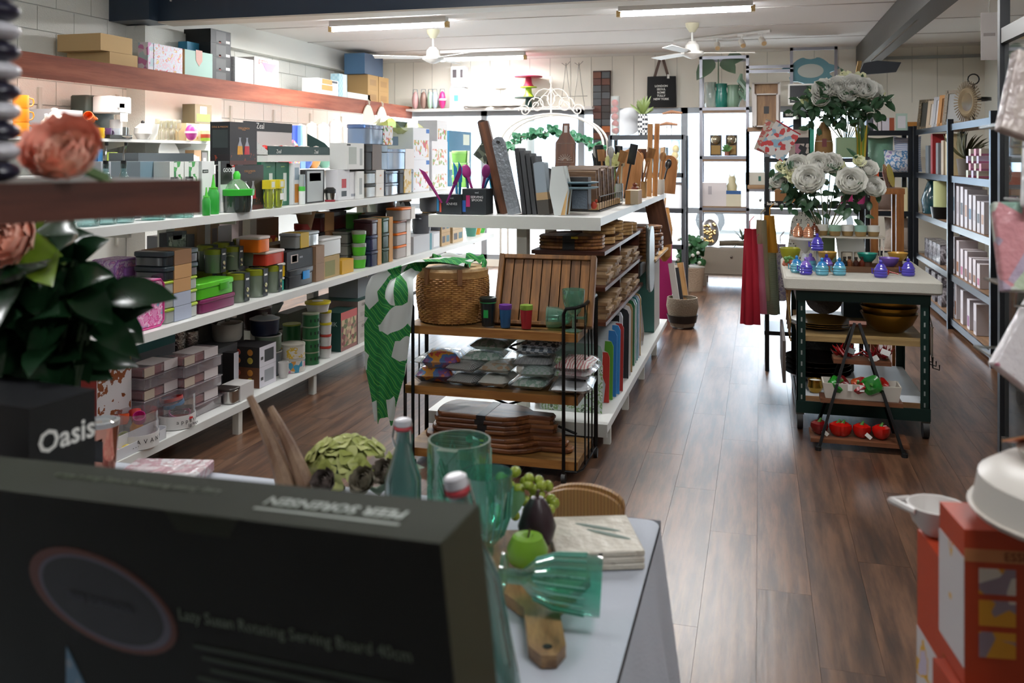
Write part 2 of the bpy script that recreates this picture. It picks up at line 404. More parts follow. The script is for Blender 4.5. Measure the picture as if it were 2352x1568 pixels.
# ---------------- ceiling lights, fans, track ----------------
def batten(px0,px1,py,z,label,e=75,en=100):
 a=at_z(px0,py,z);c=at_z(px1,py,z);y=(a.y+c.y)/2;L=c.x - a.x
 t=thing('ceiling_light',label,'ceiling light',((a.x+c.x)/2,y,z - .02),0,'fluorescent ceiling lights')
 MB().box(-L/2,L/2,-.05,.05,.03,ZC - z+.02).build('housing',M('#d9d9d6',.5),t,0)
 for s in (-1,1):MB().box(s*L/2 - .02,s*L/2+.02,-.03,.03,-.02,.04).build('tube_holder',M('#b79a63',.5),t,0)
 tb=MB();tb.tube([(-L/2+.02,0,0),(L/2 - .02,0,0)],.016,10);tb.build('tube',M('#f4f8ff',.5,emit=e),t)
 l=bpy.data.lights.new('tube_light','AREA');l.shape='RECTANGLE';l.size=L;l.size_y=.08;l.energy=en;l.color=(1,.985,.96)
 o=bpy.data.objects.new('tube_light',l);COL.objects.link(o);o.parent=t;o.location=(0,0,-.03)
batten(742,1040,60,2.98,'fluorescent batten light on the ceiling just behind the navy beam')
batten(1415,1730,24,2.98,'fluorescent batten light on the ceiling in front of the track spotlights')
batten(1000,1213,133,2.98,'fluorescent batten light on the ceiling by the far wall beyond a fan',40,40)
for bx0,by0,lab in ((-2.4,4.3,'fluorescent batten light on the ceiling over the cart'),(.9,4.3,'fluorescent batten light on the ceiling over the open aisle'),(-2.4,.8,'fluorescent batten light on the ceiling above the white table'),(.9,.8,'fluorescent batten light on the ceiling above the boxed steamers')):  # extra battens out of view, added to brighten the shelves and the near goods
 t0_=[o for o in COL.objects if o.name.startswith('ceiling_light')][0];q_=copy_tree(t0_,(bx0,by0,2.96),label=lab)
 for c_ in q_.children:
  if c_.type=='LIGHT':c_.data=c_.data.copy();c_.data.energy=30 if by0>2 else 16
def fan(px,d,rz,label):
 p=at_d(px,0,d);z0=ZC
 t=thing('ceiling_fan',label,'ceiling fan',(p.x,p.y,z0),rz,'white ceiling fans')
 MB().lathe([(.001,0),(.075,0),(.07,-.04),(.03,-.1),(.001,-.1)],20).build('canopy',M('#d8d2b4',.5),t)
 MB().cyl(.012,-.22,-.1,10).build('downrod',WHITE,t)
 MB().lathe([(.001,-.2),(.04,-.2),(.075,-.24),(.08,-.3),(.12,-.31),(.125,-.34),(.08,-.365),(.03,-.385),(.001,-.39)],24).build('motor',M('#e6e4de',.4),t)
 for k in range(3):
  a=R(120*k);bl=MB();bl.m=Matrix.Rotation(a,4,'Z') @ Matrix.Translation((0,0,-.325)) @ Matrix.Rotation(R(10),4,'X')
  bl.add([(.1,-.03,0),(.22,-.055,0),(.66,-.06,0),(.68,.06,0),(.22,.055,0),(.1,.03,0)]+[(.1,-.03,.006),(.22,-.055,.006),(.66,-.06,.006),(.68,.06,.006),(.22,.055,.006),(.1,.03,.006)],
               [(5,4,3,2,1,0),(6,7,8,9,10,11)]+[(i,(i+1) % 6,6+(i+1) % 6,6+i) for i in range(6)])
  bl.build('blade',M('#e4e2dc',.4),t)
fan(995,10.2,R(-35),'white ceiling fan beside the far fluorescent light')
fan(1590,9.7,R(12),'white ceiling fan below the spotlight track')
ta,tb_=at_z(1548,96,ZC - .02),at_z(1770,71,ZC - .02)
tk=thing('spotlight_track','white ceiling track with four swivel spotlights behind a fan','track light',(0,0,0))
MB().tube([ta,tb_],.018,6).build('track',WHITE,tk)
for f_,aim in ((.2,-.4),(.47,.1),(.72,.25),(.92,.3)):
 p=ta.lerp(tb_,f_)
 hd=MB().tube([p,p+Vector((0,0,-.09))],.01,6).build('stem',WHITE,tk)
 q=p+Vector((0,0,-.1));dr=Vector((aim,-.8,-.6)).normalized()
 sp_=MB().tube([q - dr*.04,q+dr*.07],.035,12).build('spot_head',M('#dedad0',.4),tk)
 MB().tube([q+dr*.07,q+dr*.073],.028,12).build('lens',M('#d8b98a',.3),sp_)
 MB().box(p.x - .05,p.x+.05,p.y - .02,p.y+.02,p.z - .03,p.z).build('adapter',WHITE,tk,0)
# ---------------- wall shelving at the left ----------------
XF=-5.0
red=MW('#7a3a25','#94523a',(6,.5,6),.75,3,dark='#6a3222')
ff=thing('fascia_shelf','long red-brown timber fascia shelf along the painted block wall','shelf',(0,0,0))
MB().box(XF - .02,XF,2.6,12.45,2.165,2.345).build('fascia_board',red,ff,0)
MB().box(XL+.02,XF - .02,2.6,12.45,2.29,2.31).build('shelf_board',WHITE,ff,0)
l=bpy.data.lights.new('shelf_tube_light','AREA');l.shape='RECTANGLE';l.size=.06;l.size_y=9;l.energy=75;l.color=(1,.98,.95)
o=bpy.data.objects.new('shelf_tube_light',l);COL.objects.link(o);o.parent=ff;o.location=(XF - .08,7.6,2.2);o.rotation_euler=(0,R(-25),0)
MB().tube([(XF - .06,3,2.235),(XF - .06,12.2,2.235)],.013,8).build('tube',M('#fffaf4',.5,emit=6),ff)
for z,xf_,y0,y1,lab in ((1.75,-5.15,2.6,7.9,'upper white wall shelf holding the coloured mugs'),(1.46,-5.12,2.6,12.3,'lower white wall shelf holding plates and red dishes'),(1.72,-5.15,8.1,12.3,'white wall shelf holding jugs and bowls near the window')):
 t=thing('wall_shelf',lab,'shelf',(0,0,0))
 MB().box(XL+.02,xf_,y0,y1,z - .025,z).build('shelf_board',SHELFW,t,0)
 for k in range(int((y1 - y0)/.9)+1):
  y=y0+.25+k*.9
  if y<y1:MB().add([(XL,y,z - .025),(xf_ - .05,y,z - .025),(xf_ - .05,y,z - .05),(XL,y,z - .14),(XL,y+.012,z - .025),(xf_ - .05,y+.012,z - .025),(xf_ - .05,y+.012,z - .05),(XL,y+.012,z - .14)],[(0,3,2,1),(4,5,6,7),(0,1,5,4),(1,2,6,5),(2,3,7,6),(3,0,4,7)]).build('bracket',WHITE,t,0)
for k in range(11):
 y=3.2+.9*k
 tag(MB().box(XL,XL+.02,y,y+.03,.8,2.16).build('slotted_wall_strip',M('#d8d8d0',.5),None,0),'slotted metal shelf strip fixed upright on the block wall','wall strip','slotted wall strips')
# ---------------- gondola shelving ----------------
POST=M('#cfd0c6',.5)
def gondola(name,label,x0,x1,y0,y1,posts,shelves,legs=True):
 t=thing(name,label,'shelving',(0,0,0));xc=(x0+x1)/2
 for (z,xa,xb,ya,yb) in shelves:
  s=MB().box(xa,xb,ya,yb,z - .018,z).build('shelf_board',SHELFW,t,0)
  MB().box(xb - .012,xb+.002,ya,yb,z - .045,z - .001).build('shelf_edge',M('#dfe1de',.35),s,0)
  MB().box(xa,xb,ya - .002,ya+.012,z - .07,z - .001).build('shelf_end',M('#d3d6d0',.4),s,0)
 zt=max(s[0] for s in shelves)
 for y in posts:
  MB().box(xc - .03,xc+.03,y - .04,y+.04,0,zt).build('post',POST,t,0)
  for (z,xa,xb,ya,yb) in shelves:
   if ya<y<yb and z>.3:MB().box(xc,xb - .04,y - .008,y+.008,z - .07,z - .02).build('bracket',POST,t,0)
 zb=min(s[0] for s in shelves)
 for y in posts:
  for x in (x0+.03,x1 - .03) if y<min(q[4] for q in shelves) else ():MB().box(x - .02,x+.02,y - .02,y+.02,0,zb - .02).build('leg',M('#d9dad2',.5),t,0)
 return t
GX=-2.88
gondola('gondola_shelving','long white double-sided shop shelving holding lunch boxes and containers',-3.9,GX,2.6,9.2,[2.75,3.65,4.55,5.45,6.35,7.25,8.15,9.05],
  [(.18,-3.9,GX,2.6,6.85),(.74,-3.9,GX,2.6,9.62),(1.28,-3.72,GX,2.6,9.2)])
gondola('gondola_shelving','white double-sided shop shelving holding chopping boards behind the wooden cart',-1.82,-.79,4.76,8.3,[4.95,5.65,6.45,7.25,8.1],
  [(.16,-1.82,-.79,4.76,8.0),(1.27,-1.82,-.83,4.78,8.3)])
# ---------------- builders for goods ----------------
def ring_at(pc,wpx,yt,X):
 p=at_x(pc,yt,X);r=wpx/2*dep(X,p.y)/F
 return p.y,r,p.z
def tubs(name,label,cat,x,y,r,z,h,body,lid,sleeve=None,taper=.86,lidh=.22,group=None,rim=True,prn=None):
 """round tub with a lid and a card sleeve"""
 t=thing(name,label,cat,(x,y,z),0,group);hb=h*(1 - lidh)
 MB().lathe([(.001,0),(r*taper,0),(r*taper+.002,.004),(r*.97,hb),(.001,hb)],20).build('body',body,t)
 MB().lathe([(.001,hb),(r,hb),(r,h - .004),(r - .006,h),(r - .014,h),(r - .016,h - .003),(.001,h - .003)],20).build('lid',lid,t)
 if sleeve:
  s=MB();s.box(-r*.45,r*1.06,-r*.42,r*.42,h,h+.0015);s.add([(r*1.06,-r*.42,h),(r*1.06,r*.42,h),(r*1.0,r*.42,.004),(r*1.0,-r*.42,.004)],[(0,3,2,1)])
  s.add([(r*1.065,-r*.42,h),(r*1.065,r*.42,h),(r*1.005,r*.42,.004),(r*1.005,-r*.42,.004)],[(0,1,2,3)])
  so=s.build('card_sleeve',sleeve,t,0)
  if prn:
   q=MB()
   for k,(zz,yy,rr) in enumerate(((.42,.05,.22),(.22,-.12,.16),(.2,.14,.13))):q.sph((r*1.06,yy*r,zz*h),(.002,rr*r,rr*r),8,6)
   q.build('printed_picture',prn,so)
   MB().box(r*1.062,r*1.066,-r*.25,r*.25,h*.76,h*.83).build('printed_line',PAPER,so,0)
 return t
def box_tub(name,label,cat,x0,x1,y0,y1,z0,z1,body,lid,lidh=.25,r=.015,sleeve=None,clip=None,group=None,rz=0,srange=(.3,.75)):
 """rounded food box with lid, optional card sleeve and clip"""
 if z0<1.2 and -3.9<x0<-3.352<x1<-2.8:x0=-3.352
 W,D,H=x1 - x0,y1 - y0,z1 - z0;t=thing(name,label,cat,((x0+x1)/2,(y0+y1)/2,z0),rz,group);hb=H*(1 - lidh);r=min(r,W*.3,D*.3)
 MB().rbox(-W/2+.004,W/2 - .004,-D/2+.004,D/2 - .004,0,hb,r,.004).build('body',body,t)
 MB().rbox(-W/2,W/2,-D/2,D/2,hb,H,r,.005).build('lid',lid,t)
 if sleeve:
  a,c=-D/2+srange[0]*D,-D/2+srange[1]*D
  MB().box(-W/2 - .001,W/2+.0015,a,c,-.0005+.001,H+.0015).build('card_sleeve',sleeve,t,0)
 if clip:MB().rbox(W/2 - .002,W/2+.006,D*.05,D*.3,H*.35,H*.8,.002,.001).build('clip',clip,t)
 return t
def lathed(name,label,cat,x,y,z,parts,group=None,rz=0,seg=24,rot=None):
 """parts: (part name, profile, material)"""
 t=thing(name,label,cat,(x,y,z),rz,group,rot)
 for nm,pf,m in parts:MB().lathe(pf,seg).build(nm,m,t)
 return t
def cup_profile(r,h,t=.004,foot=.75):return [(.001,0),(r*foot,0),(r,h*.35),(r,h),(r - t,h),(r - t,h*.35),(r*foot - t,.006),(.001,.006)]
def bowl_profile(r,h,t=.004,foot=.45):return [(.001,0),(r*foot,0),(r*.8,h*.4),(r,h),(r - t,h),(r*.78 - t,h*.42),(r*foot,.008),(.001,.008)]
def plate_profile(r,h=.02):return [(.001,0),(r*.6,0),(r,h),(r,h+.003),(r*.62,.006),(.001,.006)]
def mug(label,x,y,z,r,h,m,rz=0,group=None,rot=None):
 t=thing('mug',label,'mug',(x,y,z),rz,group,rot)
 MB().lathe([(.001,0),(r*.9,0),(r,.01),(r,h),(r - .004,h),(r - .004,.008),(.001,.008)],20).build('cup',m,t)
 MB().tube([(r*.95,0,h*.82),(r*1.5,0,h*.75),(r*1.6,0,h*.5),(r*1.4,0,h*.25),(r*.92,0,h*.18)],.006,6).build('handle',m,t)
 return t
def pot(label,x,y,z,r,h,body,rim=STEEL,lid=None,knob=None,handles=True,name='casserole',cat='pot',rz=0,group=None):
 t=thing(name,label,cat,(x,y,z),rz,group)
 MB().lathe([(.001,0),(r*.85,0),(r*.97,h*.2),(r,h),(r - .006,h),(r - .008,.01),(.001,.01)],26).build('body',body,t)
 MB().lathe([(r - .006,h),(r+.003,h),(r+.003,h+.006),(r - .006,h+.006)],26).build('rim',rim,t)
 if lid:MB().lathe([(r - .004,h+.003),(r*.7,h+.018),(.001,h+.024)],26).build('lid',lid,t)
 if knob:MB().lathe([(.001,h+.022),(.014,h+.022),(.02,h+.04),(.001,h+.045)],12).build('knob',knob,t)
 if handles:
  for s in (-1,1):MB().tube([(0,s*r,h*.8),(-.02,s*(r+.025),h*.82),(.02,s*(r+.025),h*.82),(0.03,s*r,h*.8)],.006,6).build('handle',body,t)
 return t
def leaf(b,p,d,n,L,wd,fold=.15):
 """one leaf blade from p along d with face normal n"""
 d=d.normalized();n=(n - d*n.dot(d));n=n.normalized() if n.length>1e-4 else d.orthogonal().normalized();s=d.cross(n)
 P=[]
 for t_,w_,dr in ((0,.06,0),(.14,.6,.01),(.34,.95,.02),(.6,.95,-.03),(.83,.6,-.1),(1,.03,-.2)):
  c=p+d*(L*t_)+n*(dr*L)
  P.append((c - s*wd*w_/2+n*fold*wd*w_,c,c+s*wd*w_/2+n*fold*wd*w_))
 vs=[tuple(q) for row in P for q in row];fs=[]
 for i in range(5):
  for j in range(2):fs.append((i*3+j,i*3+j+1,(i+1)*3+j+1,(i+1)*3+j))
 b.add(vs,fs)
def rnd(a,c):return random.uniform(a,c)
def rdir(up=0.3):return Vector((rnd(-1,1),rnd(-1,1),rnd(-1,1)+up)).normalized()
def petals(b,c,ax,r,layers=4,n=8,cup=.6):
 """layered cupped petals round an axis: a peony or rose head"""
 ax=ax.normalized();e=ax.orthogonal().normalized();q=ax.cross(e)
 for L in range(layers):
  k=L/max(1,layers - 1);rr=r*(1 - .5*k);tilt=R(70 - 62*k)
  for i in range(n - (1 if L>1 else 0)):
   a=2*PI*i/n+L*.5+rnd(-.15,.15);o=e*math.cos(a)+q*math.sin(a);sd=ax.cross(o)
   d=(o*math.sin(tilt)+ax*math.cos(tilt)).normalized();nn=(ax*math.sin(tilt) - o*math.cos(tilt))
   w_=rr*(.95 if L<2 else .8);base=c - ax*r*.25+o*r*.08
   V=[]
   for t_,ww,cu in ((0,.25,0),(.45,.9,-.16),(.8,1.0,.0),(1,.6,.24)):
    m=base+d*rr*1.1*t_+nn*rr*cu
    for s_,dz in ((-1,.12),(-.4,0),(.4,0),(1,.12)):V.append(tuple(m+sd*w_*ww*.5*s_+nn*rr*dz*cup+Vector((rnd(-1,1),rnd(-1,1),rnd(-1,1)))*r*.05))
   F_=[]
   for j in range(3):
    for g in range(3):F_.append((j*4+g,j*4+g+1,(j+1)*4+g+1,(j+1)*4+g))
   b.add(V,F_)
def packet(label,x,y,z,w_,d_,h_,m,rz=0,tilt=(0,0),group=None,film=True,name='wrapped_cloth',cat='packaged cloth'):
 """folded cloth sealed in a crinkled clear bag"""
 t=thing(name,label,cat,(x,y,z),rz,group,rot=(tilt[0],tilt[1],rz))
 def body(gr,k):
  b=MB();N=7;sd=random.random()*9
  def fn(top):
   def f(u,v):
    e=max(abs(2*u - 1),abs(2*v - 1));hh=(1 - e**4)*.5+.05*math.sin(9*u+sd)*math.sin(7*v+sd)
    hh=max(hh,0.02) if e<.99 else .0
    return ((u - .5)*w_*gr,(v - .5)*d_*gr,h_/2+(1 if top else -1)*hh*h_*k)
   return f
  b.grid(fn(True),N,N);b.grid(fn(False),N,N)
  return b
 body(.93,1.0).build('cloth',m,t,60)
 if film:body(1.04,1.07).build('clear_wrap',GL('#fafcfc',.97,.1,.3),t,30)
 return t
# ---------------- goods on the top deck of the long shelving ----------------
Z1,Z2,Z3=1.28,.74,.18
XA=-2.93
def bottle(label,pc,X,base=Z1,k=1.0):
 p=at_x(pc,500,X)
 g=GL('#cfe9e8',.9,.03)
 t=thing('oil_bottle',label,'bottle',(X,p.y,base),rnd(0,3),'clear oil bottles with pourers')
 MB().lathe([(.001,0),(.046*k,0),(.05*k,.012),(.05*k,.17*k),(.044*k,.2*k),(.02*k,.225*k),(.014*k,.25*k),(.014*k,.28*k),(.016*k,.285*k)],20).build('glass_body',g,t)
 st=MB().cyl(.013*k,.262*k,.3*k,12).build('stopper',BLACK,t)
 MB().tube([(0,0,.3*k),(0,0,.335*k),(.012*k,0,.375*k)],.005*k,8).build('spout',CHROME,st)
 MB().cyl(.008*k,.372*k,.388*k,8,(.012*k,0,0)).build('spout_cap',BLACK,st)
for pc,X in ((150,-3.2),(203,-2.98),(243,-2.98),(284,-2.97)):bottle('clear glass oil bottle with black stopper and steel pourer on the top deck',pc,X)
for pc,X in ((352,-2.96),(408,-2.96)):
 y,r,_=ring_at(pc,52,460,X)
 lathed('storage_jar','squat clear aqua glass jar beside the oil bottles','jar',X,y,Z1,[('glass_body',[(.001,0),(r,0),(r,.1),(r*.8,.13),(r*.78,.14)],GL('#c9eae6',.88)),('cork_stopper',[(.001,.12),(r*.5,.12),(r*.55,.16),(.001,.16)],M('#a8794d',.9))],'aqua glass jars')
cx('goods_box','plain grey carton behind the oil bottles','box',232,330,372,-3.35,Z1,.2,'#b3b6bb')
cx('goods_box','slate blue appliance box with pale lid beside the leafy boxes','box',322,389,372,-3.1,Z1,.18,'#6d8794',side='#8d9aa2',top='#8fa0a8',panels=[('X',.15,.85,.15,.5,'#39515d')])
cx('goods_box','long dark grey box standing on the carton row behind the leafy boxes','box',318,445,352,-3.4,Z1,.2,'#5f676b',side='#72797d')
GRP=MP(['#e8ece6','#e8ece6','#4fa05a','#dfe5df','#2f7a48'],38,'cells')
for i,(a,c) in enumerate(((389,421),(424,456))):
 cx('utensil_box','white and green leafy utensil box with dark name strip, twin beside it','box',a,c,372,-3.0,Z1,.1,'#e3e7e2',group='leafy utensil boxes',panels=[('X',.3,1,.35,1,GRP),('X',.05,.6,.62,.72,'#26332f')],texts=[('X',.32,.67,.014,'appetito','#e9eeea')])
cx('utensil_box','white utensil card with dark strip and salad servers print','box',460,489,371,-2.98,Z1,.08,'#e6e8e8',panels=[('X',.1,.9,.05,.35,MP(['#e6e8e8','#3f9a4d','#c9d9b8','#a33c34'],60,'cells')),('X',.05,.5,.78,.84,'#26332f')],texts=[('X',.28,.81,.012,'appetito','#e9eeea')])
def squeeze(label,pc,X,s=1.0,rot=0):
 p=at_x(pc,470,X)
 lathed('dressing_bottle',label,'bottle',X,p.y,Z1,[('body',[(.001,0),(.026*s,0),(.028*s,.02),(.028*s,.1*s),(.018*s,.125*s),(.001,.125*s)],M('#2f9e3a',.3)),('nozzle',[(.012*s,.125*s),(.006*s,.16*s),(.003,.19*s),(.001,.19*s)],M('#5ccc45',.3)),('collar',[(.02*s,.112*s),(.021*s,.128*s),(.012*s,.13*s)],M('#57c241',.3))],seg=18)
squeeze('bright green squeeze bottle in front of the white card',490,-2.93,1.15);squeeze('small green squeeze bottle with pale label by the shaker',474,-2.9,.8)
y0,y1,zt=fx(500,552,371,-2.97,Z1)
c_=carton('dressing_shaker_card','black and white shaker card with bold lettering','packaging',-2.985,-2.97,y0,y1,Z1,zt,'#cfd4d4',panels=[('X',0,.5,.55,1,'#151617'),('X',.25,.75,.88,.95,'#c22a24'),('X',.02,.98,.02,.2,'#e8e8e4')],texts=[('X',.32,.82,.032,'GOOD','#f2f2f2'),('X',.82,.82,.028,'GRIPS','#1b1b1d'),('X',.5,.915,.012,'OXO','#ffffff')])
yc=(y0+y1)/2;rr=(y1 - y0)*.42
lathed('dressing_shaker','clear salad dressing shaker with bright green collar and spout','shaker',-2.92,yc,Z1,[('jar',[(.001,0),(rr*.85,0),(rr*.9,.02),(rr*.95,.1),(rr*.9,.1)],GL('#5b6a66',.7)),('collar',[(rr*1.02,.095),(rr*1.04,.13),(rr*.6,.135)],M('#35b034',.35)),('dome',[(rr*.8,.133),(rr*.55,.165),(rr*.2,.19)],GL('#a8d8a8',.7)),('spout',[(rr*.2,.185),(rr*.22,.215),(rr*.1,.235),(.001,.235)],M('#43c23a',.35))])
CM=MP(['#231e20','#8a3b22'],30,'blotch',pos=[0,.6])
def oilset(pm,pr,yt,z,label,X=-2.95,dp=.13):
 o=cx('oil_set_box',label,'box',pm,pr,yt,X,z,dp,'#232022',side='#1c2022',group='dark oil and vinegar set boxes',
           panels=[('X',0,1,.1,.28,CM),('X',0,1,0,.1,'#4a2420'),('N',0,1,.1,.25,CM),('N',.12,.9,.4,.82,MP(['#1c2022','#45504f'],120,'stripe_z'))],
           texts=[('X',.5,.86,.017,'COLE & MASON','#c08a5c'),('X',.5,.82,.008,'ENGLAND','#c08a5c'),('N',.5,.88,.015,'COLE & MASON','#c08a5c')])
 W=dp/2;D=o.children[0].bound_box[6][1];H=o.children[0].bound_box[6][2]
 for k,(u,c2) in enumerate(((-.28,'#c98f2a'),(.24,'#b3303c'))):
  b=MB();b.m=Matrix.Translation((W+.001,u*D,H*.24)) @ Matrix.Scale(.05,4,Vector((1,0,0)))
  b.lathe([(.001,0),(D*.2,0),(D*.17,H*.2),(.001,H*.2)],12);b.build('printed_bottle',M(c2,.5),o)
  b=MB();b.m=Matrix.Translation((W+.001,u*D,H*.44)) @ Matrix.Scale(.05,4,Vector((1,0,0)))
  b.lathe([(D*.17,0),(D*.06,H*.12),(D*.06,H*.18),(D*.1,H*.2),(.001,H*.2)],12);b.build('printed_bottle_neck',M('#8d8f96',.4),o)
 return o,o.location.z+H
_,zt=oilset(540,605,380,Z1,'dark oil and vinegar set box, lower one of the stack')
oilset(528,590,280,zt,'dark oil and vinegar set box, upper one of the stack')
# green boxes carrying the display tray
for i,(a,c) in enumerate(((600,632),(634,664))):
 cx('herb_tool_box','dark green utensil box under the mushroom brush display','box',a,c,373,-3.0,Z1,.25,'#1c5f45',group='dark green utensil boxes',panels=[('X',.55,.8,.1,.75,'#cfd8d0')],texts=[('X',.5,.9,.014,'appetito','#b9d98a')])
y0,y1,zt=fx(612,760,373,-2.98,Z1)
dz=zt
t=thing('brush_display','green and white cardboard counter display full of mushroom brushes','display box',(-3.07,(y0+y1)/2,dz+.002));W2,D2=.09,(y1 - y0)/2*.96
MB().box(-W2,W2,-D2,D2,0,.045).build('base_tray',M('#e4e5e0',.6),t,0)
MB().add([(-W2,-D2,.045),(W2,-D2,.045),(W2,-D2,.07),(-W2,-D2,.2)],[(0,1,2,3)]).add([(-W2,-D2 - .003,.045),(W2,-D2 - .003,.045),(W2,-D2 - .003,.07),(-W2,-D2 - .003,.2)],[(3,2,1,0)]).build('end_panel',MP(['#dedfdb','#b5b8b5'],160,'blotch'),t,0)
MB().add([(-W2,D2,.045),(W2,D2,.045),(W2,D2,.09),(W2 - .04,D2,.13),(-W2,D2,.2)],[(0,1,2,3,4)]).build('end_panel',M('#1d3b39',.6),t,0)
MB().box(W2 - .004,W2+.002,-D2,D2*.98,.045,.1).build('front_panel',M('#1d3b39',.6),t,0)
hp=MB().box(-W2,-W2+.006,-D2,D2*.45,.045,.26).build('header_panel',M('#cfc9c6',.6),t,0)
MB().box(-W2+.006,-W2+.008,-D2,D2*.45,.2,.26).build('title_strip',M('#26282b',.6),hp,0)
text('Zeal',.055,t,(-W2+.012,-D2*.55,.232),RX,PAPER);text('Zeal',.035,t,(W2+.004,-D2*.7,.065),RX,PAPER);text('Zeal',.035,t,(W2+.004,D2*.5,.065),RX,PAPER)
for k in range(9):
 rd=k % 3==0;x_,y_=-.05+.05*(k % 3),-D2*.6+k*D2*.17
 b=thing('mushroom_brush','small mushroom brush with a domed cap lying in the counter display','brush',(-3.07+x_*.7,(y0+y1)/2+y_,dz+.046+.0),rnd(0,3),'mushroom brushes in the display')
 MB().lathe([(.001,.03),(.025,.03),(.028,.045),(.018,.06),(.001,.065)],12).build('cap',M('#c02a24' if rd else '#e6dcd4',.4),b);MB().cyl(.012,0,.03,8).build('bristle_stem',M('#efe7dc',.7),b)
for i,pc in enumerate((615,638)):
 y,r,_=ring_at(pc,22,400,-2.92)
 t=thing('herb_keeper','yellow capped herb keeper with lime ribs in front of the green boxes','herb keeper',(-2.92,y,Z1),0,'yellow herb keepers')
 MB().lathe([(.001,0),(r*.75,0),(r,.03),(r,.12),(.001,.12)],14).build('jar',GL('#c5cf6a',.6),t)
 for k in range(6):MB().tube([(r*.8*math.cos(k),r*.8*math.sin(k),.01),(r*1.04*math.cos(k),r*1.04*math.sin(k),.07),(r*.8*math.cos(k),r*.8*math.sin(k),.12)],.004,5).build('rib',M('#b7c62a',.4),t)
 MB().box(-r,r,-r,r,.12,.175).build('card_top',M('#d9c72f',.5),t,0);MB().box(r,r+.001,-r*.6,r*.6,.13,.165).build('printed_label',M('#d5d9c9',.5),t,0)
 if i==1:MB().box(r+.004,r+.006,-.03,.01,.05,.09).build('price_tag',PAPER,t,0,None,None)
cx('bottle_box','white bottle box with orange food print beside the green utensil boxes','box',667,683,376,-2.97,Z1,.07,'#dfe1e3',panels=[('X',.2,.8,.05,.5,'#b8752c'),('X',.2,.8,.6,.9,'#8fa1ad')])
y,r,_=ring_at(692,15,375,-2.95)
lathed('sport_bottle','slim clear drink bottle with a green middle band','bottle',-2.95,y,Z1,[('body',[(.001,0),(r,0),(r,.09),(.001,.09)],M('#dfe6e4',.3)),('band',[(r*1.02,.09),(r*1.02,.115),(r,.12)],M('#4db648',.4)),('top',[(r,.12),(r*.9,.2),(.001,.2)],GL('#dfe8e8',.6))])
o=cx('decanter_box','black framed box with glass carafes pictured in its window','box',702,745,391,-2.97,Z1,.12,'#2a2c2c',panels=[('X',.08,.92,.04,.96,'#aeb4b4'),('X',.2,.8,.66,.9,'#2b3028')])
y,r,_=ring_at(758,26,420,-2.95)
lathed('mini_chopper','small steel food chopper with black lid','chopper',-2.95,y,Z1,[('bowl',[(.001,0),(r*.8,0),(r,.06),(.001,.06)],STEEL),('lid',[(r*1.03,.06),(r*1.03,.085),(r*.6,.1),(.001,.1)],BLACK),('base',[(r*.9,0),(r*.95,.012),(r*.8,.014)],M('#8d2430',.4))])
cx('blender_box','white box printed with a red hand blender','box',777,803,391,-2.95,Z1,.1,'#dcdde1',panels=[('X',.3,.7,.4,.7,'#b3313b'),('X',.28,.72,.12,.3,'#2d3036')])
cx('kitchen_tool_box','narrow white carton beside the blender box','box',805,821,396,-2.95,Z1,.1,'#e0e1e4',panels=[('X',.2,.8,.1,.2,'#9aa0aa')])
zt2=at_x(822,396,-2.95).z
cx('kitchen_tool_box','white tool carton with slim grey tool print, lower one','box',821,836,394,-2.93,Z1,.14,'#e4e5e2',panels=[('X',.3,.7,.15,.75,'#a7acab')],group='white tool cartons')
cx('kitchen_tool_box','wide white tool carton with grey spatula print, upper one','box',797,836,332,-2.93,zt2+.012,.14,'#e4e5e2',side='#dadcd9',panels=[('X',.1,.55,.2,.85,'#b4bbb4'),('X',.75,.9,.15,.8,'#a7acab'),('X',.0,.2,.9,.96,INK)])
y,r,_=ring_at(798,42,306,-3.25)
pot('steel saucepan with black rim on the back of the top deck',-3.25,y,Z1+.2,r,.09,STEEL,BLACK,handles=False,name='saucepan');
lathed('saucepan','steel saucepan with wide black rim and tan handle label under the other','pot',-3.25,y,Z1,[('body',[(.001,0),(r*1.05,0),(r*1.1,.19),(.001,.19)],BRUSHED),('rim',[(r*1.12,.18),(r*1.14,.2),(r*.9,.2)],BLACK)])
# steel and blue bento boxes
zz=Z1
for i in range(2):
 y0,y1,zt=fx(840,882,420 - 26*i,-2.93,zz)
 box_tub('steel_lunch_tin','brushed steel lunch tin with black band and food-print sleeve','lunch tin',-3.06,-2.93,y0,y1,zz,zz+.105,STEEL,BLACK,.2,.02,sleeve=MP(['#e4e0da','#e4e0da','#c9814c'],14,'blotch'),srange=(.55,.98),group='steel lunch tins');zz+=.107
zt=zz
y0,y1,_=fx(838,893,345,-2.93,zz)
box_tub('bento_box','black bento box with taupe card sleeve and orange print','lunch box',-3.1,-2.93,y0,y1,zz,zz+.2,M('#1c1b1b',.3),M('#222',.3),.3,.03,sleeve=M('#6a5f59',.6),srange=(.3,.68));zz+=.202
box_tub('food_container','clear blue ribbed food container with card sleeve, top of the bento pile','container',-3.1,-2.94,y0+.02,y1+.13,zz,zz+.155,GL('#a9bfdc',.45,.1),GL('#7f9cc9',.5,.1),.2,.02,sleeve=MP(['#e6e4ea','#e6e4ea','#e6e4ea','#d7a24c','#c0524a','#5f8a4f'],40,'cells'),srange=(.62,.95))
y0,y1,_=fx(884,916,400,-2.93,Z1)
zq=Z1
for i in range(2):
 box_tub('food_container','smoky navy plastic food container stacked beside the steel tins','container',-3.06,-2.93,y0,y1,zq,zq+.1,GL('#3c4c63',.35,.1),GL('#506484',.4,.1),.2,.015,group='navy food containers');zq+=.102
y0,y1,_=fx(918,952,400,-2.93,Z1)
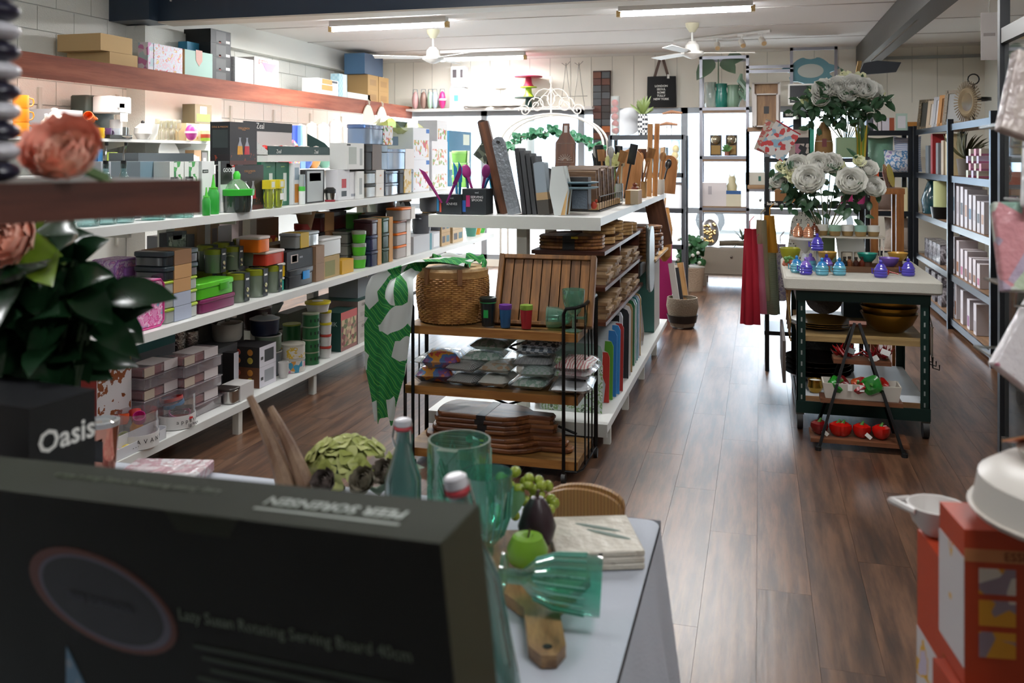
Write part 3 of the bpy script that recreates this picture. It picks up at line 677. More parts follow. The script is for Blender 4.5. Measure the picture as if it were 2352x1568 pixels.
box_tub('food_container','charcoal food container with cream label beside the white cartons','container',-3.06,-2.93,y0,y1 - .01,Z1,Z1+.2,M('#2c2e33',.4),M('#3a3d44',.4),.15,.015,sleeve=MP(['#d9cdb5','#d9cdb5','#c9a24c'],30,'cells'),srange=(.3,.8));
y0,y1,_=fx(886,956,352,-2.93,Z1)
box_tub('food_container','large clear blue ribbed container with white sleeve lying on the navy ones','container',-3.12,-2.94,y0,y1,Z1+.205,Z1+.38,GL('#aec3de',.45,.1),GL('#7f9cc9',.5,.1),.18,.02,sleeve=M('#e8e4e4',.6),srange=(.66,.96))
FOOD=MP(['#e9e8ee','#e9e8ee','#e9e8ee','#d9b083','#c9666a','#8aa85e'],26,'cells')
zz=Z1
for i in range(2):
 y0,y1,zt=fx(949,986,363 - 73*i,-3.0,zz)
 o=carton('container_set_box','tall white food-container box with fruit print, '+('lower' if i==0 else 'upper')+' one with oval emblem','box',-3.33,-3.0,y0,y1+.0,zz,zz+.29,'#e6e8ee',side='#dfe8ea',panels=[('X',.05,.95,.08,.62,FOOD),('X',.8,1,.85,.98,'#3f6fb5')])
 MB().rbox(-.1,.02,-(y1 - y0)/2 - .004,-(y1 - y0)/2 - .0005,.13,.21,.0015,.001).build('printed_emblem',M('#7f97bd',.5),o);zz+=.291
o=cx('container_set_box','white food-container box with vegetable print beside the dark card, lower','box',992,1028,385,-2.99,Z1,.2,'#e9e9ec',panels=[('X',.05,.95,.08,.7,MP(['#ececee','#ececee','#ececee','#8aa85e','#d98f7d','#c9b58f'],34,'cells'))]);zc=at_x(992,385,-2.99).z
cx('container_set_box','white food-container box with vegetable print, upper','box',992,1028,324,-2.99,zc,.2,'#e9e9ec',panels=[('X',.05,.95,.08,.7,MP(['#ececee','#ececee','#ececee','#8aa85e','#d98f7d','#c9b58f'],34,'cells'))]);zc=at_x(992,324,-2.99).z
o=cx('container_set_box','narrow white box with pale fruit print on top of the vegetable boxes','box',1004,1027,276,-2.99,zc,.2,'#e9e9ec',panels=[('X',.1,.9,.1,.6,FOOD)])
y0,y1,zt=fx(966,1003,278,-3.0,zc)
carton('information_card','dark teal printed card listing steps, propped on the white boxes','card',-3.17,-3.16,y0,y1,zc,zt,'#1c3338',panels=[('X',.1,.9,.25,.75,MP(['#1c3338','#8fa3a3'],45,'stripe_z'))])
y,r,_=ring_at(1060,40,335,-3.0)
y0,y1,zt=fx(1032,1082,300,-3.2,Z1)
carton('cookware_box','blue cookware box with white bowl print beyond the vegetable boxes','box',-3.45,-3.2,y0,y1,Z1,zt,'#1f6183',panels=[('X',.0,.9,.3,.62,'#dfe0dc'),('X',.62,.92,.75,.95,'#e3ead9')])
zz=Z1
for i in range(3):
 tubs('food_tub','pale lime green tub stacked beyond the white boxes','tub',-3.05,y+.1,.09,zz,.125,M('#8fd06a',.4),M('#a6dd86',.4),sleeve=M('#dfe7d2',.6),group='lime green tubs');zz+=.128
tag(MB().grid(lambda u,v:(-3.2+.3*(v - .5),7.0+u*.9,Z1+.59+.05*math.sin(u*7)+.04*math.cos(v*6+u*9)),16,6).build('plastic_bag',GL('#d9e07a',.55,.2),None,60),'crumpled lime plastic bag lying on top of the white boxes','plastic bag')
# ---------------- goods on the fascia shelf (top of wall) ----------------
ZF=2.312;XW=-5.1
def fz(name,label,pm,pr,yt,col,dp=.3,X=XW,z=ZF,cat='box',**k):return cx(name,label,cat,pm,pr,yt,X,z,dp,col,**k)
o=fz('cardboard_box','plain tan cardboard box under another on the fascia shelf',252,316,119,CARDL,.42);zt=at_x(252,119,XW).z
MB().box(-.2,.2,-.02,.02,zt - ZF,zt - ZF+.001).build('tape',M('#b9a47a',.4),o,0)
o=fz('cardboard_box','plain tan cardboard box resting on another on the fascia shelf',231,304,76,CARDL,.42,z=zt+.002)
fz('gift_box','pink floral gift box standing edge-on beside a twin',340,352,97,MP(['#e3d3e6','#c77fb5','#e9e4ee','#b6cfd8'],22,'cells'),.1)
fz('gift_box','large floral gift box with pink and yellow flower print',354,419,100,MP(['#dfe3ee','#e4c6d4','#dfe3ee','#d9718f','#d8d27a','#e9edf3'],16,'blotch',pos=[0,.38,.45,.58,.62,.66]),.12)
fz('platter_box','teal blue box with tan edge behind the pale green one',430,501,95,'#2f7fa3',.1,X=-5.25,panels=[('X',.82,1,0,1,'#c79f68')])
o=fz('platter_box','pale green box with a pink shield emblem and tan side',430,493,114,'#a5c9bd',.1,side='#c79f68')
b=MB().prism([(-.05,.09),(.05,.09),(.05,-.01),(0,-.06),(-.05,-.01)],.0505,.053,'x');b.m=Matrix.Identity(4);b.build('printed_emblem',M('#d7a79a',.6),o,0,loc=(0,0,.2))
zz=ZF
for i in range(4):
 y0,y1,zt=fx(487,529,185 - 30*i if i<3 else 63,-5.12,zz)
 y1=fx(503,530,180,-5.12,zz)[1];y0=fx(484,530,180,-5.12,zz)[0]
 h=.132
 o=carton('wine_glass_box','black stemware box in the tall stack on the fascia shelf','box',-5.42,-5.12,y0,y1,zz,zz+h,'#171718',group='black stemware boxes',panels=[('X',.25,.75,.1,.9,'#4a4a4a'),('X',.75,.95,.1,.3,'#dadada'),('X',.4,.5,.05,.2,'#b5564a')]);zz+=h+.001
fz('glass_set_box','white and grey box printed with clear glasses and black edge',537,582,130,MP(['#d8d8da','#c4c5c9','#e0e0e2'],14,'blotch'),.06,panels=[('X',0,.06,0,1,'#111')])
o=fz('bowl_box','white box printed with a ribbed lilac glass bowl',584,640,130,'#dcd5d0',.2,texts=[('X',.35,.9,.07,'guzzini','#b5302e')])
b=MB();b.m=Matrix.Translation((.102,.05,.2)) @ Matrix.Scale(.04,4,Vector((1,0,0)));b.lathe([(.001,0),(.06,.0),(.15,.09),(.001,.09)],14);b.build('printed_bowl',M('#b583bb',.5),o)
o=fz('cake_stand_box','white box printed with an orange layer cake',728,777,178,'#e4e6e6',.2,panels=[('X',.7,.95,.85,.95,'#2b3440')])
b=MB();b.m=Matrix.Translation((.102,-.02,.1)) @ Matrix.Scale(.03,4,Vector((1,0,0)));b.cyl(.14,0,.06,18);b.cyl(.13,.075,.13,18);b.build('printed_cake',M('#d99a4c',.5),o)
fz('tall_gift_box','tall pale blue patterned box beside the cake box',779,797,169,MP(['#a9d3e2','#c3e2ec'],30,'check'),.12,panels=[('X',.45,1,0,1,'#dbe9ef')])
fz('low_white_box','long low white box between pale blue box and brown cartons',798,852,211,'#e9eff0',.2)
zz=ZF
pp=at_x(845,240,XW)
for i in range(4):
 yy=pp.y+(i % 2)*.36;h=.2
 carton('small_carton','small brown carton with faint print near the end of the fascia shelf','box',XW - .3,XW,yy,yy+.34,ZF+(i//2)*.201,ZF+(i//2)*.201+h,CARD,group='small brown cartons',panels=[('X',.2,.8,.3,.7,'#a07c4e')])
o=carton('navy_box','navy blue box with small gold print on the brown cartons','box',XW - .3,XW,pp.y - .1,pp.y+.5,ZF+.403,ZF+.68,'#38506b',side='#466a8c')
def ftag(px,y_,label):
 p=at_x(px,265,XF+.012)
 t=thing('heart_placemat',label,'placemat',(XF+.012,p.y,2.28),0,'round woven placemats hung on the fascia')
 b=MB();b.prism([(.2*math.sin(a)*(1 - .2*math.cos(a)),-.24+.25*math.cos(a)) for a in [2*PI*k/20 for k in range(20)]],0,.012,'x');b.build('mat',M('#d8d4c6',.9,bump=.4,bs=120),t,0)
 MB().tube([(.02,0,0),(.02,.02,.05),(.0,0,.075),(.02,-.02,.05),(.02,0,0)],.006,5).build('hanging_loop',M('#cfc9b8',.9),t)
ftag(845,0,'rounded cream placemat hanging by a loop from the fascia board');ftag(876,0,'rounded cream placemat hanging by a loop from the fascia board')
# ---------------- goods on the upper wall shelf ----------------
ZM=1.75;XM=-5.25
OR=M('#e08a1e',.35)
y,r,_=ring_at(48,34,300,XM)
zz=ZM
for i in range(3):mug('orange mug in the stack of three beside the white teapot',XM,y,zz,r,.1,OR,R(60),'stacked orange mugs');zz+=.101
y,r,_=ring_at(125,58,300,-5.22)
t=thing('teapot','large white teapot with loop handle on the mug shelf','teapot',(-5.22,y,ZM),R(20))
MB().lathe([(.001,0),(r*.6,0),(r,.07),(r*.95,.12),(r*.45,.17),(.001,.175)],24).build('body',WHITE,t);MB().lathe([(r*.45,.168),(r*.3,.19),(.02,.195),(.025,.22),(.001,.225)],18).build('lid',WHITE,t)
MB().tube([(0,r*.8,.14),(0,r*1.5,.17),(0,r*1.75,.1),(0,r*1.4,.04),(0,r*.9,.04)],.011,8).build('handle',WHITE,t);MB().tube([(0,-r*.8,.06),(0,-r*1.3,.1),(0,-r*1.5,.17)],[.03,.02,.012],8).build('spout',WHITE,t)
cx('appliance_box','silver and white appliance box behind the teapot','box',118,190,250,-5.3,ZM,.22,'#c9ccd0',side='#b6bcc4',panels=[('X',.2,.9,.3,.7,'#e4dfe0'),('X',.05,.2,.8,.92,'#2b2f33')])
cx('appliance_box','small box with dark oval badge beside the teapot handle','box',166,196,275,-5.18,ZM,.1,'#d9d6d6',panels=[('X',.15,.6,.5,.8,'#2c2c2e')])
y0,y1,zt=fx(205,270,218,-5.3,ZM)
t=thing('coffee_machine','black and white coffee machine with hanging price cards','coffee machine',(-5.3,(y0+y1)/2,ZM));H=zt - ZM;D=(y1 - y0)/2
MB().rbox(-.2,-.02,-D,D,0,H,.03,.01).build('housing',M('#39433c',.4),t);MB().rbox(-.02,.16,-D*.7,D*.9,H*.58,H*.98,.02,.01).build('brew_head',M('#e3e4e0',.4),t)
MB().box(-.02,.16,-D*.7,D*.9,0,.03).build('drip_tray',BLACK,t,0);MB().cyl(.05,.03,.16,16,(.08,.05,0)).build('jug',M('#dfe0dd',.4),t)
for k,(yy,zz) in enumerate(((-.05,.72),(.12,.62),(.18,.4))):MB().box(.163,.165,D*yy - .03,D*yy+.06,H*zz,H*(zz+.2)).build('price_card',PAPER,t,0)
for lab,pc,c,wpx in (('lime green mug on the wall shelf beside the small box',186,'#8fbf45',24),('red mug between the lime and yellow mugs',209,'#c8381f',22),('yellow mug between the red and purple mugs',225,'#dfb516',20),('purple mug beside the coffee machine tray',245,'#5b3a66',22),('pale grey-blue mug beside the purple one',264,'#c4ccd4',20)):
 y,r,_=ring_at(pc,wpx,300,-5.2);mug(lab,-5.2,y,ZM,r,.085,M(c,.3),R(75))
y,r,_=ring_at(212,22,285,-5.2)
mug('orange mug tipped on its side over the red one',-5.21,y,ZM+.15,r,.085,M('#d8641c',.3),0,None,(R(70),R(10),R(20)))
for i,pc in enumerate((284,296,302)):
 y,r,_=ring_at(pc,14,295,-5.2);lathed('steel_beaker','polished steel beaker on the wall shelf past the mugs','beaker',-5.2 - .05*i,y,ZM,[('cup',cup_profile(r,.1,.003,.95),CHROME)],'steel beakers')
for i,(pc,x_) in enumerate(((328,-5.2),(345,-5.24))):
 y,r,_=ring_at(pc,40,300,x_)
 t=thing('teapot','small round white pot with black knob among the white crockery' if i==0 else 'white bowl leaning behind the small round pot','teapot' if i==0 else 'bowl',(x_,y,ZM))
 MB().lathe([(.001,0),(r*.6,0),(r,.05),(r*.9,.1),(r*.3,.14),(.001,.14)] if i==0 else bowl_profile(r,.14),22).build('body',WHITE,t)
 if i==0:MB().sph((0,0,.15),.016).build('knob',BLACK,t)
y,r,_=ring_at(336,50,312,-5.17)
lathed('plate','shallow white dish under the small round pot','dish',-5.2,y - .28,ZM,[('dish',plate_profile(.09,.02),WHITE)])
for k in range(10):
 pc=364+8*(k % 6)+(4 if k>5 else 0);y,r,_=ring_at(pc,10,290,-5.2 - (k//6)*.09)
 lathed('wine_glass','clear stemmed glass in the cluster on the wall shelf','wine glass',-5.2 - (k//6)*.09,y,ZM,[('foot',[(.001,0),(.03,0),(.004,.006)],GL('#f0efe2',.85)),('stem',[(.004,.004),(.004,.08)],GL('#f0efe2',.85)),('bowl',[(.004,.08),(.03,.11),(.032,.15),(.027,.19)],GL('#f0efe2',.85))],'clear stemmed glasses',seg=12)
for lab,a,c,yt,z,col,pat in (('floral tea box under the tea tin',428,458,283,ZM,'#d9b98a',['#d9b98a','#c9a25a','#e3d8c4']),('cream tea box with blue print beside the floral one',458,486,284,ZM,'#dccbaa',['#e3d8c4','#a9c3d9','#dccbaa'])):
 cx('tea_box',lab,'box',a,c,yt,-5.2,z,.12,'#d9c39a',panels=[('X',.1,.9,.1,.9,MP(pat,40,'cells'))])
zt=at_x(428,283,-5.2).z
cx('tea_tin','brown and green tea tin with flower print on top of the boxes','tin',448,486,240,-5.2,zt,.14,'#7a7058',side='#5f573f',panels=[('X',.1,.9,.1,.5,'#7fa24d'),('X',.3,.7,.5,.9,'#d4b9c4')])
p=at_x(439,305,-5.14)
t=thing('egg_shaped_tin','magenta egg-shaped display tin with white band','tin',(-5.14,p.y,ZM));MB().sph((0,0,.075),(.05,.058,.075),16,12).build('shell',M('#b83c92',.4),t);MB().cyl(.06,.068,.088,16).build('band',M('#e7d3e0',.5),t);text('CILL',.035,t,(.062,0,.1),RX,PAPER)
p=at_x(472,305,-5.14);lathed('snack_tub','small tub with red and green bands beside the magenta tin','tub',-5.14,p.y,ZM,[('body',[(.001,0),(.045,0),(.045,.06),(.001,.06)],M('#8fb83a',.4)),('band',[(.046,.03),(.046,.065),(.04,.065)],M('#a8442a',.4)),('lid',[(.047,.065),(.047,.1),(.001,.1)],M('#d9c9a0',.4))])
# lower wall shelf
ZL=1.46;XQ=-5.2
cx('gadget_pack','black card pack with green label on the lower wall shelf','packaging',120,158,325,-5.22,ZL,.05,'#26282a',panels=[('X',.3,.9,.3,.7,'#cfe0c4'),('X',.3,.9,.7,.8,'#7fb53a')])
cx('blue_pack','small blue and white pack beside the red dishes','packaging',225,236,343,-5.18,ZL,.05,'#2f7fc0',panels=[('X',0,1,0,.5,'#e8ecef')])
for i,(pc,lab) in enumerate(((277,'red oval casserole dish on the lower wall shelf'),(304,'red handled baking dish with pale pattern on the lower wall shelf'))):
 y,r,_=ring_at(pc,36,350,-5.25)
 pot(lab,-5.25+.06*i,y,ZL,r,.13 - .03*i,M('#b03424',.35),M('#b03424',.35),M('#b03424',.35) if i==0 else None)
cx('lime_pack','lime green pack below the red dish','packaging',254,270,350,-5.14,ZL,.05,'#b9cf5a')
y,r,_=ring_at(350,62,345,-5.22)
box_tub('baking_dish','long white baking dish on the grey boxes','dish',-5.35,-5.14,y - .22,y+.2,ZL,ZL+.16,WHITE,WHITE,.08,.02)
p=at_x(394,350,-5.2)
t=thing('oval_platter','white oval platter standing upright on the lower wall shelf','platter',(-5.22,p.y,ZL),0,rot=(0,R(80),0));MB().lathe([(.001,0),(.11,0),(.15,.02),(.15,.026),(.105,.008),(.001,.008)],28,(-.15,0,0)).build('plate',WHITE,t)
p=at_x(439,340,-5.2);t=thing('salt_pig','white lidded pot with black dots beside the platter','pot',(-5.2,p.y,ZL));MB().sph((0,0,.1),(.07,.085,.06),16,10).build('body',WHITE,t);MB().rbox(-.06,.06,-.07,.07,0,.06,.02,.004).build('foot',M('#c9a878',.6),t)
for i,(a,c,yt,col,lab) in enumerate(((446,462,345,'#c9a279','narrow tan box with round badge on the lower wall shelf'),(464,476,350,'#8d8a88','grey box with white oval on the lower wall shelf'),(478,490,346,'#b9c4b6','pale green narrow box on the lower wall shelf'))):
 cx('narrow_box',lab,'box',a,c,yt,-5.18,ZL,.1,col,panels=[('X',.25,.75,.4,.7,'#e6e3de')])
# shelf near the window: bowls, jugs, canisters
ZN=1.72
for k,(pc,wpx,yt,lab,c) in enumerate(((690,26,285,'white tapered canister on the far wall shelf','#e6e4de'),(715,24,280,'white ribbed jug on the far wall shelf','#dedfda'),(742,28,282,'white lidded canister on the far wall shelf','#e6e6e2'),(770,30,274,'white water filter jug on the far wall shelf','#e2e4e6'),(800,30,286,'small white pot by the placemats on the far wall shelf','#e3e0dc'))):
 y,r,zt=ring_at(pc,wpx,yt,-5.25);h=max(.1,zt - ZN)
 lathed('canister',lab,'canister',-5.25,y,ZN,[('body',[(.001,0),(r*.85,0),(r,h*.8),(.001,h*.8)],M(c,.4)),('lid',[(r*1.02,h*.8),(r*.8,h*.93),(.02,h*.95),(.02,h),(.001,h)],M(c,.4))])
for k,(pc,c) in enumerate(((700,'#3f5aa0'),(720,'#c98a4c'),(745,'#6d9c8a'),(770,'#3a4a48'),(655,'#a8343a'))):
 y,r,_=ring_at(pc,34,340,-5.25)
 lathed('bowl',('royal blue','tan','sage green','dark green','red')[k]+' bowl on the wall shelf behind the brush display','bowl',-5.25,y,ZL,[('bowl',bowl_profile(r,.1),M(c,.4))])
for k in range(3):
 pc=600;y,r,_=ring_at(pc,50,290,-5.25)
 lathed('trinket_bowl','brown shell-patterned bowl stacked on the wall shelf beside the oil sets','bowl',-5.25,y,1.46+.121*k,[('bowl',bowl_profile(r,.12),MP(['#8a6a3f','#3c2a1c','#d8c9a8','#5a4020'],30,'cells'))],'shell-patterned bowls')
p=at_x(665,320,-5.25);t=thing('patterned_plate','dark plate with colourful dots standing on the wall shelf','plate',(-5.2,p.y,ZL),0,rot=(0,R(82),0));MB().lathe(plate_profile(.17,.02),26,(-.17,0,0)).build('plate',MP(['#4a4048','#b0485a','#4a4048','#7a8fb0','#c9a25a'],40,'cells'),t)
for k,(pc,c,lab) in enumerate(((684,'#27408f','navy blue tall box on the wall shelf'),(696,'#5f84c4','mid blue tall box on the wall shelf'))):
 cx('tall_box',lab,'box',pc - 5,pc+6,288,-5.2,ZL,.1,c)
# ---------------- middle deck of the long shelving ----------------
def stackbox(items,pm,pr,X,dp,z,label,names,cat='container',group=None):
 y0,y1,_=fx(pm,pr,500,X,z)
 for k,(h,body,lid,lf,sl,lab) in enumerate(items):
  box_tub(names,lab or label,cat,X - dp,X,y0,y1,z,z+h,body,lid,lf,.02,sleeve=sl,group=group,srange=(.25,.75));z+=h+.001
 return z
PINKP=MP(['#e58fc2','#d94f9a','#f0c3dc','#e58fc2','#6fb8c9','#c9307d'],26,'blotch',pos=[0,.4,.46,.54,.63,.67])
LILP=MP(['#c9a9dc','#e4d2ea','#b47fc4','#dfa0cf'],30,'blotch')
def lunchbag(label,pm,pr,yt,X,z,m,trim,dp=.12):
 y0,y1,zt=fx(pm,pr,yt,X,z);t=thing('lunch_bag',label,'lunch bag',(X - dp/2,(y0+y1)/2,z));H,D=zt - z,(y1 - y0)/2
 b=MB();b.m=Matrix.Rotation(R(90),4,'Y') @ Matrix.Translation((-H/2,0,0));b.rbox(-H/2,H/2,-D,D,-dp/2,dp/2,.03,.012);b.build('bag',m,t)
 b=MB();b.tube([(dp/2,-D+.03,.004),(dp/2,D - .03,.004),(dp/2,D - .004,.03),(dp/2,D - .004,H - .03),(dp/2,D - .03,H - .004),(dp/2,-D+.03,H - .004),(dp/2,-D+.004,H - .03),(dp/2,-D+.004,.03)],.005,6,True);b.build('piping',trim,t)
 b=MB();b.tube([(dp/2+.003,-D+.01,H*.66),(dp/2+.003,D - .01,H*.66)],.004,5);b.build('zip',trim,t)
 MB().rbox(dp/2 - .005,dp/2+.015,-D*.4,D*.3,H*.72,H*.86,.006,.003).build('carry_handle',trim,t)
lunchbag('hot pink patterned insulated lunch bag with piped edge',292,377,655,XA,Z2,PINKP,M('#c73586',.5))
lunchbag('lilac patterned lunch bag tucked behind the pink one',262,330,600,-3.2,Z2,LILP,M('#a46fc0',.5),.16)
WSL=M('#8a6443',.7);KSL=M('#b98d5c',.75);GSL=M('#a9b1c4',.6)
DKC=GL('#27333b',.25,.15);DKL=M('#2f3b42',.3);WGL=GL('#dfe6e0',.4,.1);LGL=M('#a3b93a',.35)
stackbox([(.075,WGL,LGL,.22,GSL,'glass food box with lime lid and lilac sleeve, bottom of its pile'),(.068,WGL,LGL,.22,GSL,'glass food box with lime lid and lilac sleeve, second in its pile'),(.068,WGL,LGL,.22,KSL,'glass food box with lime lid and kraft sleeve, third in its pile'),(.07,DKC,DKL,.35,KSL,'dark food box with kraft sleeve near the top of the lime-lidded pile'),(.075,DKC,DKL,.35,WSL,'dark food box with wood-look sleeve, top of the lime-lidded pile')],380,458,XA,.2,Z2,'','food_box')
stackbox([(.13,M('#3a3430',.5),DKL,.3,KSL,'dark lunch box in kraft sleeve behind the pink bag'),(.12,DKC,DKL,.3,WSL,'dark flat lunch box with wood-look sleeve behind the pink bag')],325,385,-3.18,.2,Z2+.0,'','food_box')
y0,y1,zt=fx(462,543,693,XA,Z2)
box_tub('lunch_box','plum purple lunch box under the bright green one','lunch box',XA - .16,XA,y0,y1,Z2,Z2+.075,M('#6e1f4c',.35),M('#7a2454',.35),.3,.02)
box_tub('lunch_box','bright lime green lunch box on the plum one','lunch box',XA - .16,XA,y0 - .02,y1 - .01,Z2+.076,Z2+.165,M('#4fb01e',.3),M('#5cc02a',.3),.35,.03,clip=M('#3f9a1a',.3))
OLV=M('#7d8418',.4);TUB=GL('#8b9a86',.3,.15);SLV=M('#1e2629',.55);PRN=MP(['#c9c09a','#b58a6a','#7d8a4c','#1e2629'],60,'cells')
def gtub(label,pc,wpx,X,z,h):
 y,r,_=ring_at(pc,wpx,650,X);tubs('salad_tub',label,'tub',X,y,r,z,h,TUB,OLV,SLV,.85,.22,'olive-lidded salad tubs',prn=PRN);return z+h+.003
row=[(545,50,XA - .06),(588,48,XA - .06),(626,40,XA - .06)]
for pc,w_,X in row:gtub('clear salad tub with olive screw lid and dark photo sleeve, lower row',pc,w_,X,Z2,.17)
for pc,w_,X in ((492,48,XA - .17),(535,42,XA - .15),(578,52,XA - .16)):gtub('clear salad tub with olive screw lid and dark photo sleeve, upper row',pc,w_,X,Z2+.176,.14)
for pc,w_,X in ((470,44,XA - .3),(510,44,XA - .3),(556,46,XA - .31)):
 gtub('clear salad tub with olive screw lid at the back of the tub pile',pc,w_,X,Z2,.172)
 gtub('clear salad tub with olive screw lid at the back, upper tier',pc+2,w_,X,Z2+.176,.15)
for lab,a,c,hh,z,col,lid in (('teal snack tub with white lid at the bottom of the bright pile',640,662,.085,Z2,'#23a893','#e6e3df'),('yellow snack tub with white lid in the bright pile',640,664,.09,Z2+.086,'#d9b31a','#e9e4da'),('red snack tub with white lid in the bright pile',618,660,.09,Z2+.177,'#b93a26','#e6d9d4'),('orange snack tub with white lid on top of the bright pile',596,622,.1,Z2+.268,'#dd6f16','#e6d9d4')):
 y0,y1,_=fx(a,c,620,XA - .02,z);box_tub('snack_tub',lab,'tub',XA - .17,XA - .02,y0,y1,z,z+hh,M(col,.35),M(lid,.35),.2,.012)
y0,y1,_=fx(662,718,650,XA,Z2)
box_tub('lunch_box','black clip lunch box with bright blue clip','lunch box',XA - .17,XA,y0,y1+.02,Z2,Z2+.12,M('#101316',.35),M('#14181c',.35),.35,.02,clip=M('#2f8fd6',.4))
o=carton('lunch_box_carton','black lunch box carton with square barcode label','box',XA - .19,XA - .01,y0,y1+.02,Z2+.121,Z2+.24,'#16171a',panels=[('X',.15,.42,.35,.8,'#b9a9a0'),('X',.19,.38,.4,.75,'#6b4a48'),('X',.48,.6,.55,.65,'#8e9094')])
for i in range(2):carton('kraft_carton','small kraft carton stacked at the end of the black lunch boxes','box',XA - .15,XA,*fx(726,745,600,XA,Z2)[:2],Z2+.122*i,Z2+.122*i+.121,'#8d6f55',group='small kraft cartons by lunch boxes')
y0,y1,_=fx(682,735,600,XA - .03,Z2)
box_tub('food_container','clear clip box with yellow label on the black cartons','container',XA - .17,XA - .03,y0,y1,Z2+.245,Z2+.345,GL('#b9c0c2',.4,.1),M('#a3abb0',.3),.2,.015,sleeve=M('#c7a31c',.5),srange=(.15,.5))
zt=Z2
carton('olive_carton','khaki carton with olive print under the white tub','box',XA - .17,XA - .01,*fx(746,783,612,XA,Z2)[:2],Z2,Z2+.15,'#a98f5c',panels=[('X',.1,.7,.1,.8,'#7d7a42')])
y0,y1,_=fx(740,786,600,XA - .02,Z2);box_tub('food_container','white square tub with lid on the khaki carton','container',XA - .17,XA - .02,y0,y1,Z2+.152,Z2+.28,M('#d5d8d8',.35),M('#e2e4e4',.35),.15,.02)
carton('yellow_carton','small mustard yellow carton beside the khaki one','box',XA - .1,XA,*fx(786,812,615,XA,Z2)[:2],Z2,Z2+.1,'#c79a2c')
z=Z2
for i in range(3):
 y,r,_=ring_at(826,34,600,XA - .06);tubs('lunch_bowl','round bright green lunch bowl with clear lid stacked on the middle deck','bowl',XA - .06,y+.03,r,z,.095,M('#4fb526',.35),GL('#d9e6d4',.5),None,.8,.3,'round green lunch bowls');z+=.097
z=Z2
for i in range(3):
 box_tub('food_container','clear box with dark green label behind the green bowls','container',XA - .3,XA - .16,*fx(795,838,600,XA - .16,Z2)[:2],z,z+.09,GL('#c9d2cc',.4,.1),GL('#c9d2cc',.5),.2,.015,sleeve=M('#3f5f3f',.6),srange=(.4,.7),group='clear labelled boxes');z+=.092
for c in range(2):
 z=Z2
 for i in range(3):
  pm_,pr_=(848,872) if c==0 else (874,898)
  cl=['#1e2440','#262a4a','#3a2226'][i] if c==0 else ['#1a3a28','#15301f','#1d4029'][i]
  box_tub('jewel_glass_box',('midnight blue' if c==0 else 'bottle green')+' glass food box in kraft sleeve, '+['bottom','middle','top'][i]+' of its pile','container',XA - .16,XA,*fx(pm_,pr_,600,XA,z)[:2],z,z+.12,M(cl,.2),M(cl,.3),.2,.015,sleeve=KSL,srange=(.62,.97));z+=.122
z=Z2
for i in range(4):
 y,r,_=ring_at(925,38,560,XA - .06);box_tub('food_container','grey food tub with bright orange rim and white sleeve','container',XA - .15,XA,*fx(912,944,560,XA,z)[:2],z,z+.105,M('#a39a94',.4),M('#e0721c',.35),.18,.02,sleeve=M('#dedbd6',.6),srange=(.68,.97),group='orange-rimmed tubs');z+=.107
GRYP=M('#5d6167',.35)
for lab,pc,wpx,z,h,X in (('wide grey cooking pot beside the orange-rimmed tubs',885,46,Z2+.38,.16,XA - .2),('grey pot with dark sleeve on the white pot box',968,44,Z2+.155,.17,XA - .08),('grey pot with pale label past the dark-sleeved pot',1000,34,Z2+.155,.16,XA - .07),('grey deep pot with steel rim on top of the pots',985,44,Z2+.335,.16,XA - .12)):
 y,r,_=ring_at(pc,wpx,540,X);pot(lab,X,y,z,r,h,GRYP,STEEL,None,None,True,'cooking_pot')
carton('pot_box','pale grey box with teal stripe carrying the grey pots','box',XA - .3,XA,*fx(950,1010,560,XA,Z2)[:2],Z2,Z2+.153,'#b6b9bd',panels=[('X',.6,.68,0,1,'#3f7f8a'),('X',.75,.98,.1,.9,'#dfe1e3')])
carton('tall_pot_carton','dark carton under the wide grey pot','box',XA - .36,XA - .18,*fx(866,906,560,XA - .1,Z2)[:2],Z2+.0,Z2+.378,'#3a3d42')
for i,pc in enumerate((935,948)):
 p=at_x(pc,490,XA - .1)
 t=thing('frying_pan','grey frying pan standing on edge with a card strap on its face','frying pan',(XA - .14 - .1*i,p.y,Z2+.355),0,'upright frying pans',rot=(R(12),R(90),R(90 - 40)))
 MB().lathe([(.001,0),(.1,0),(.125,.045),(.122,.045),(.098,.004),(.001,.004)],26,(-.0,0,0)).build('pan',M('#3b4046',.35),t);MB().tube([(.12,0,.04),(.2,0,.06),(.3,0,.065)],.012,8).build('handle',M('#4a4a4a',.4),t)
 MB().box(-.12,.12,-.025,.025,.046,.048).build('card_strap',M('#6a7076',.6),t,0)
for c in range(2):
 for i in range(3):
  pm_,pr_=((1014,1034),(1040,1064))[c]
  carton('window_carton','kraft carton with two dark windows in the pile past the pots','box',XA - .2,XA,*fx(pm_,pr_,540,XA,Z2)[:2],Z2+.128*i,Z2+.128*i+.126,'#b39366' if c==0 else '#c4ab84',group='kraft window cartons',panels=[('X',.1,.42,.25,.75,'#3a3230'),('X',.55,.9,.25,.75,'#4a6a70')])
y,r,_=ring_at(1024,20,500,XA - .1);lathed('wood_bowl','small honey coloured bowl on the kraft window cartons','bowl',XA - .1,y,Z2+.384,[('bowl',bowl_profile(.06,.07),M('#b98a3f',.5))])
for i,(pc,c,lab) in enumerate(((1078,'#4f8f80','sea green colander past the window cartons'),(1092,'#c98a26','orange colander past the sea green one'),(1106,'#3fa83a','bright green colander at the end of the middle deck'))):
 y,r,_=ring_at(pc,34,520,XA - .1);lathed('colander',lab,'colander',XA - .08 - .02*i,y,Z2,[('bowl',bowl_profile(r,.2 - .03*i,.003,.6),M(c,.4))])
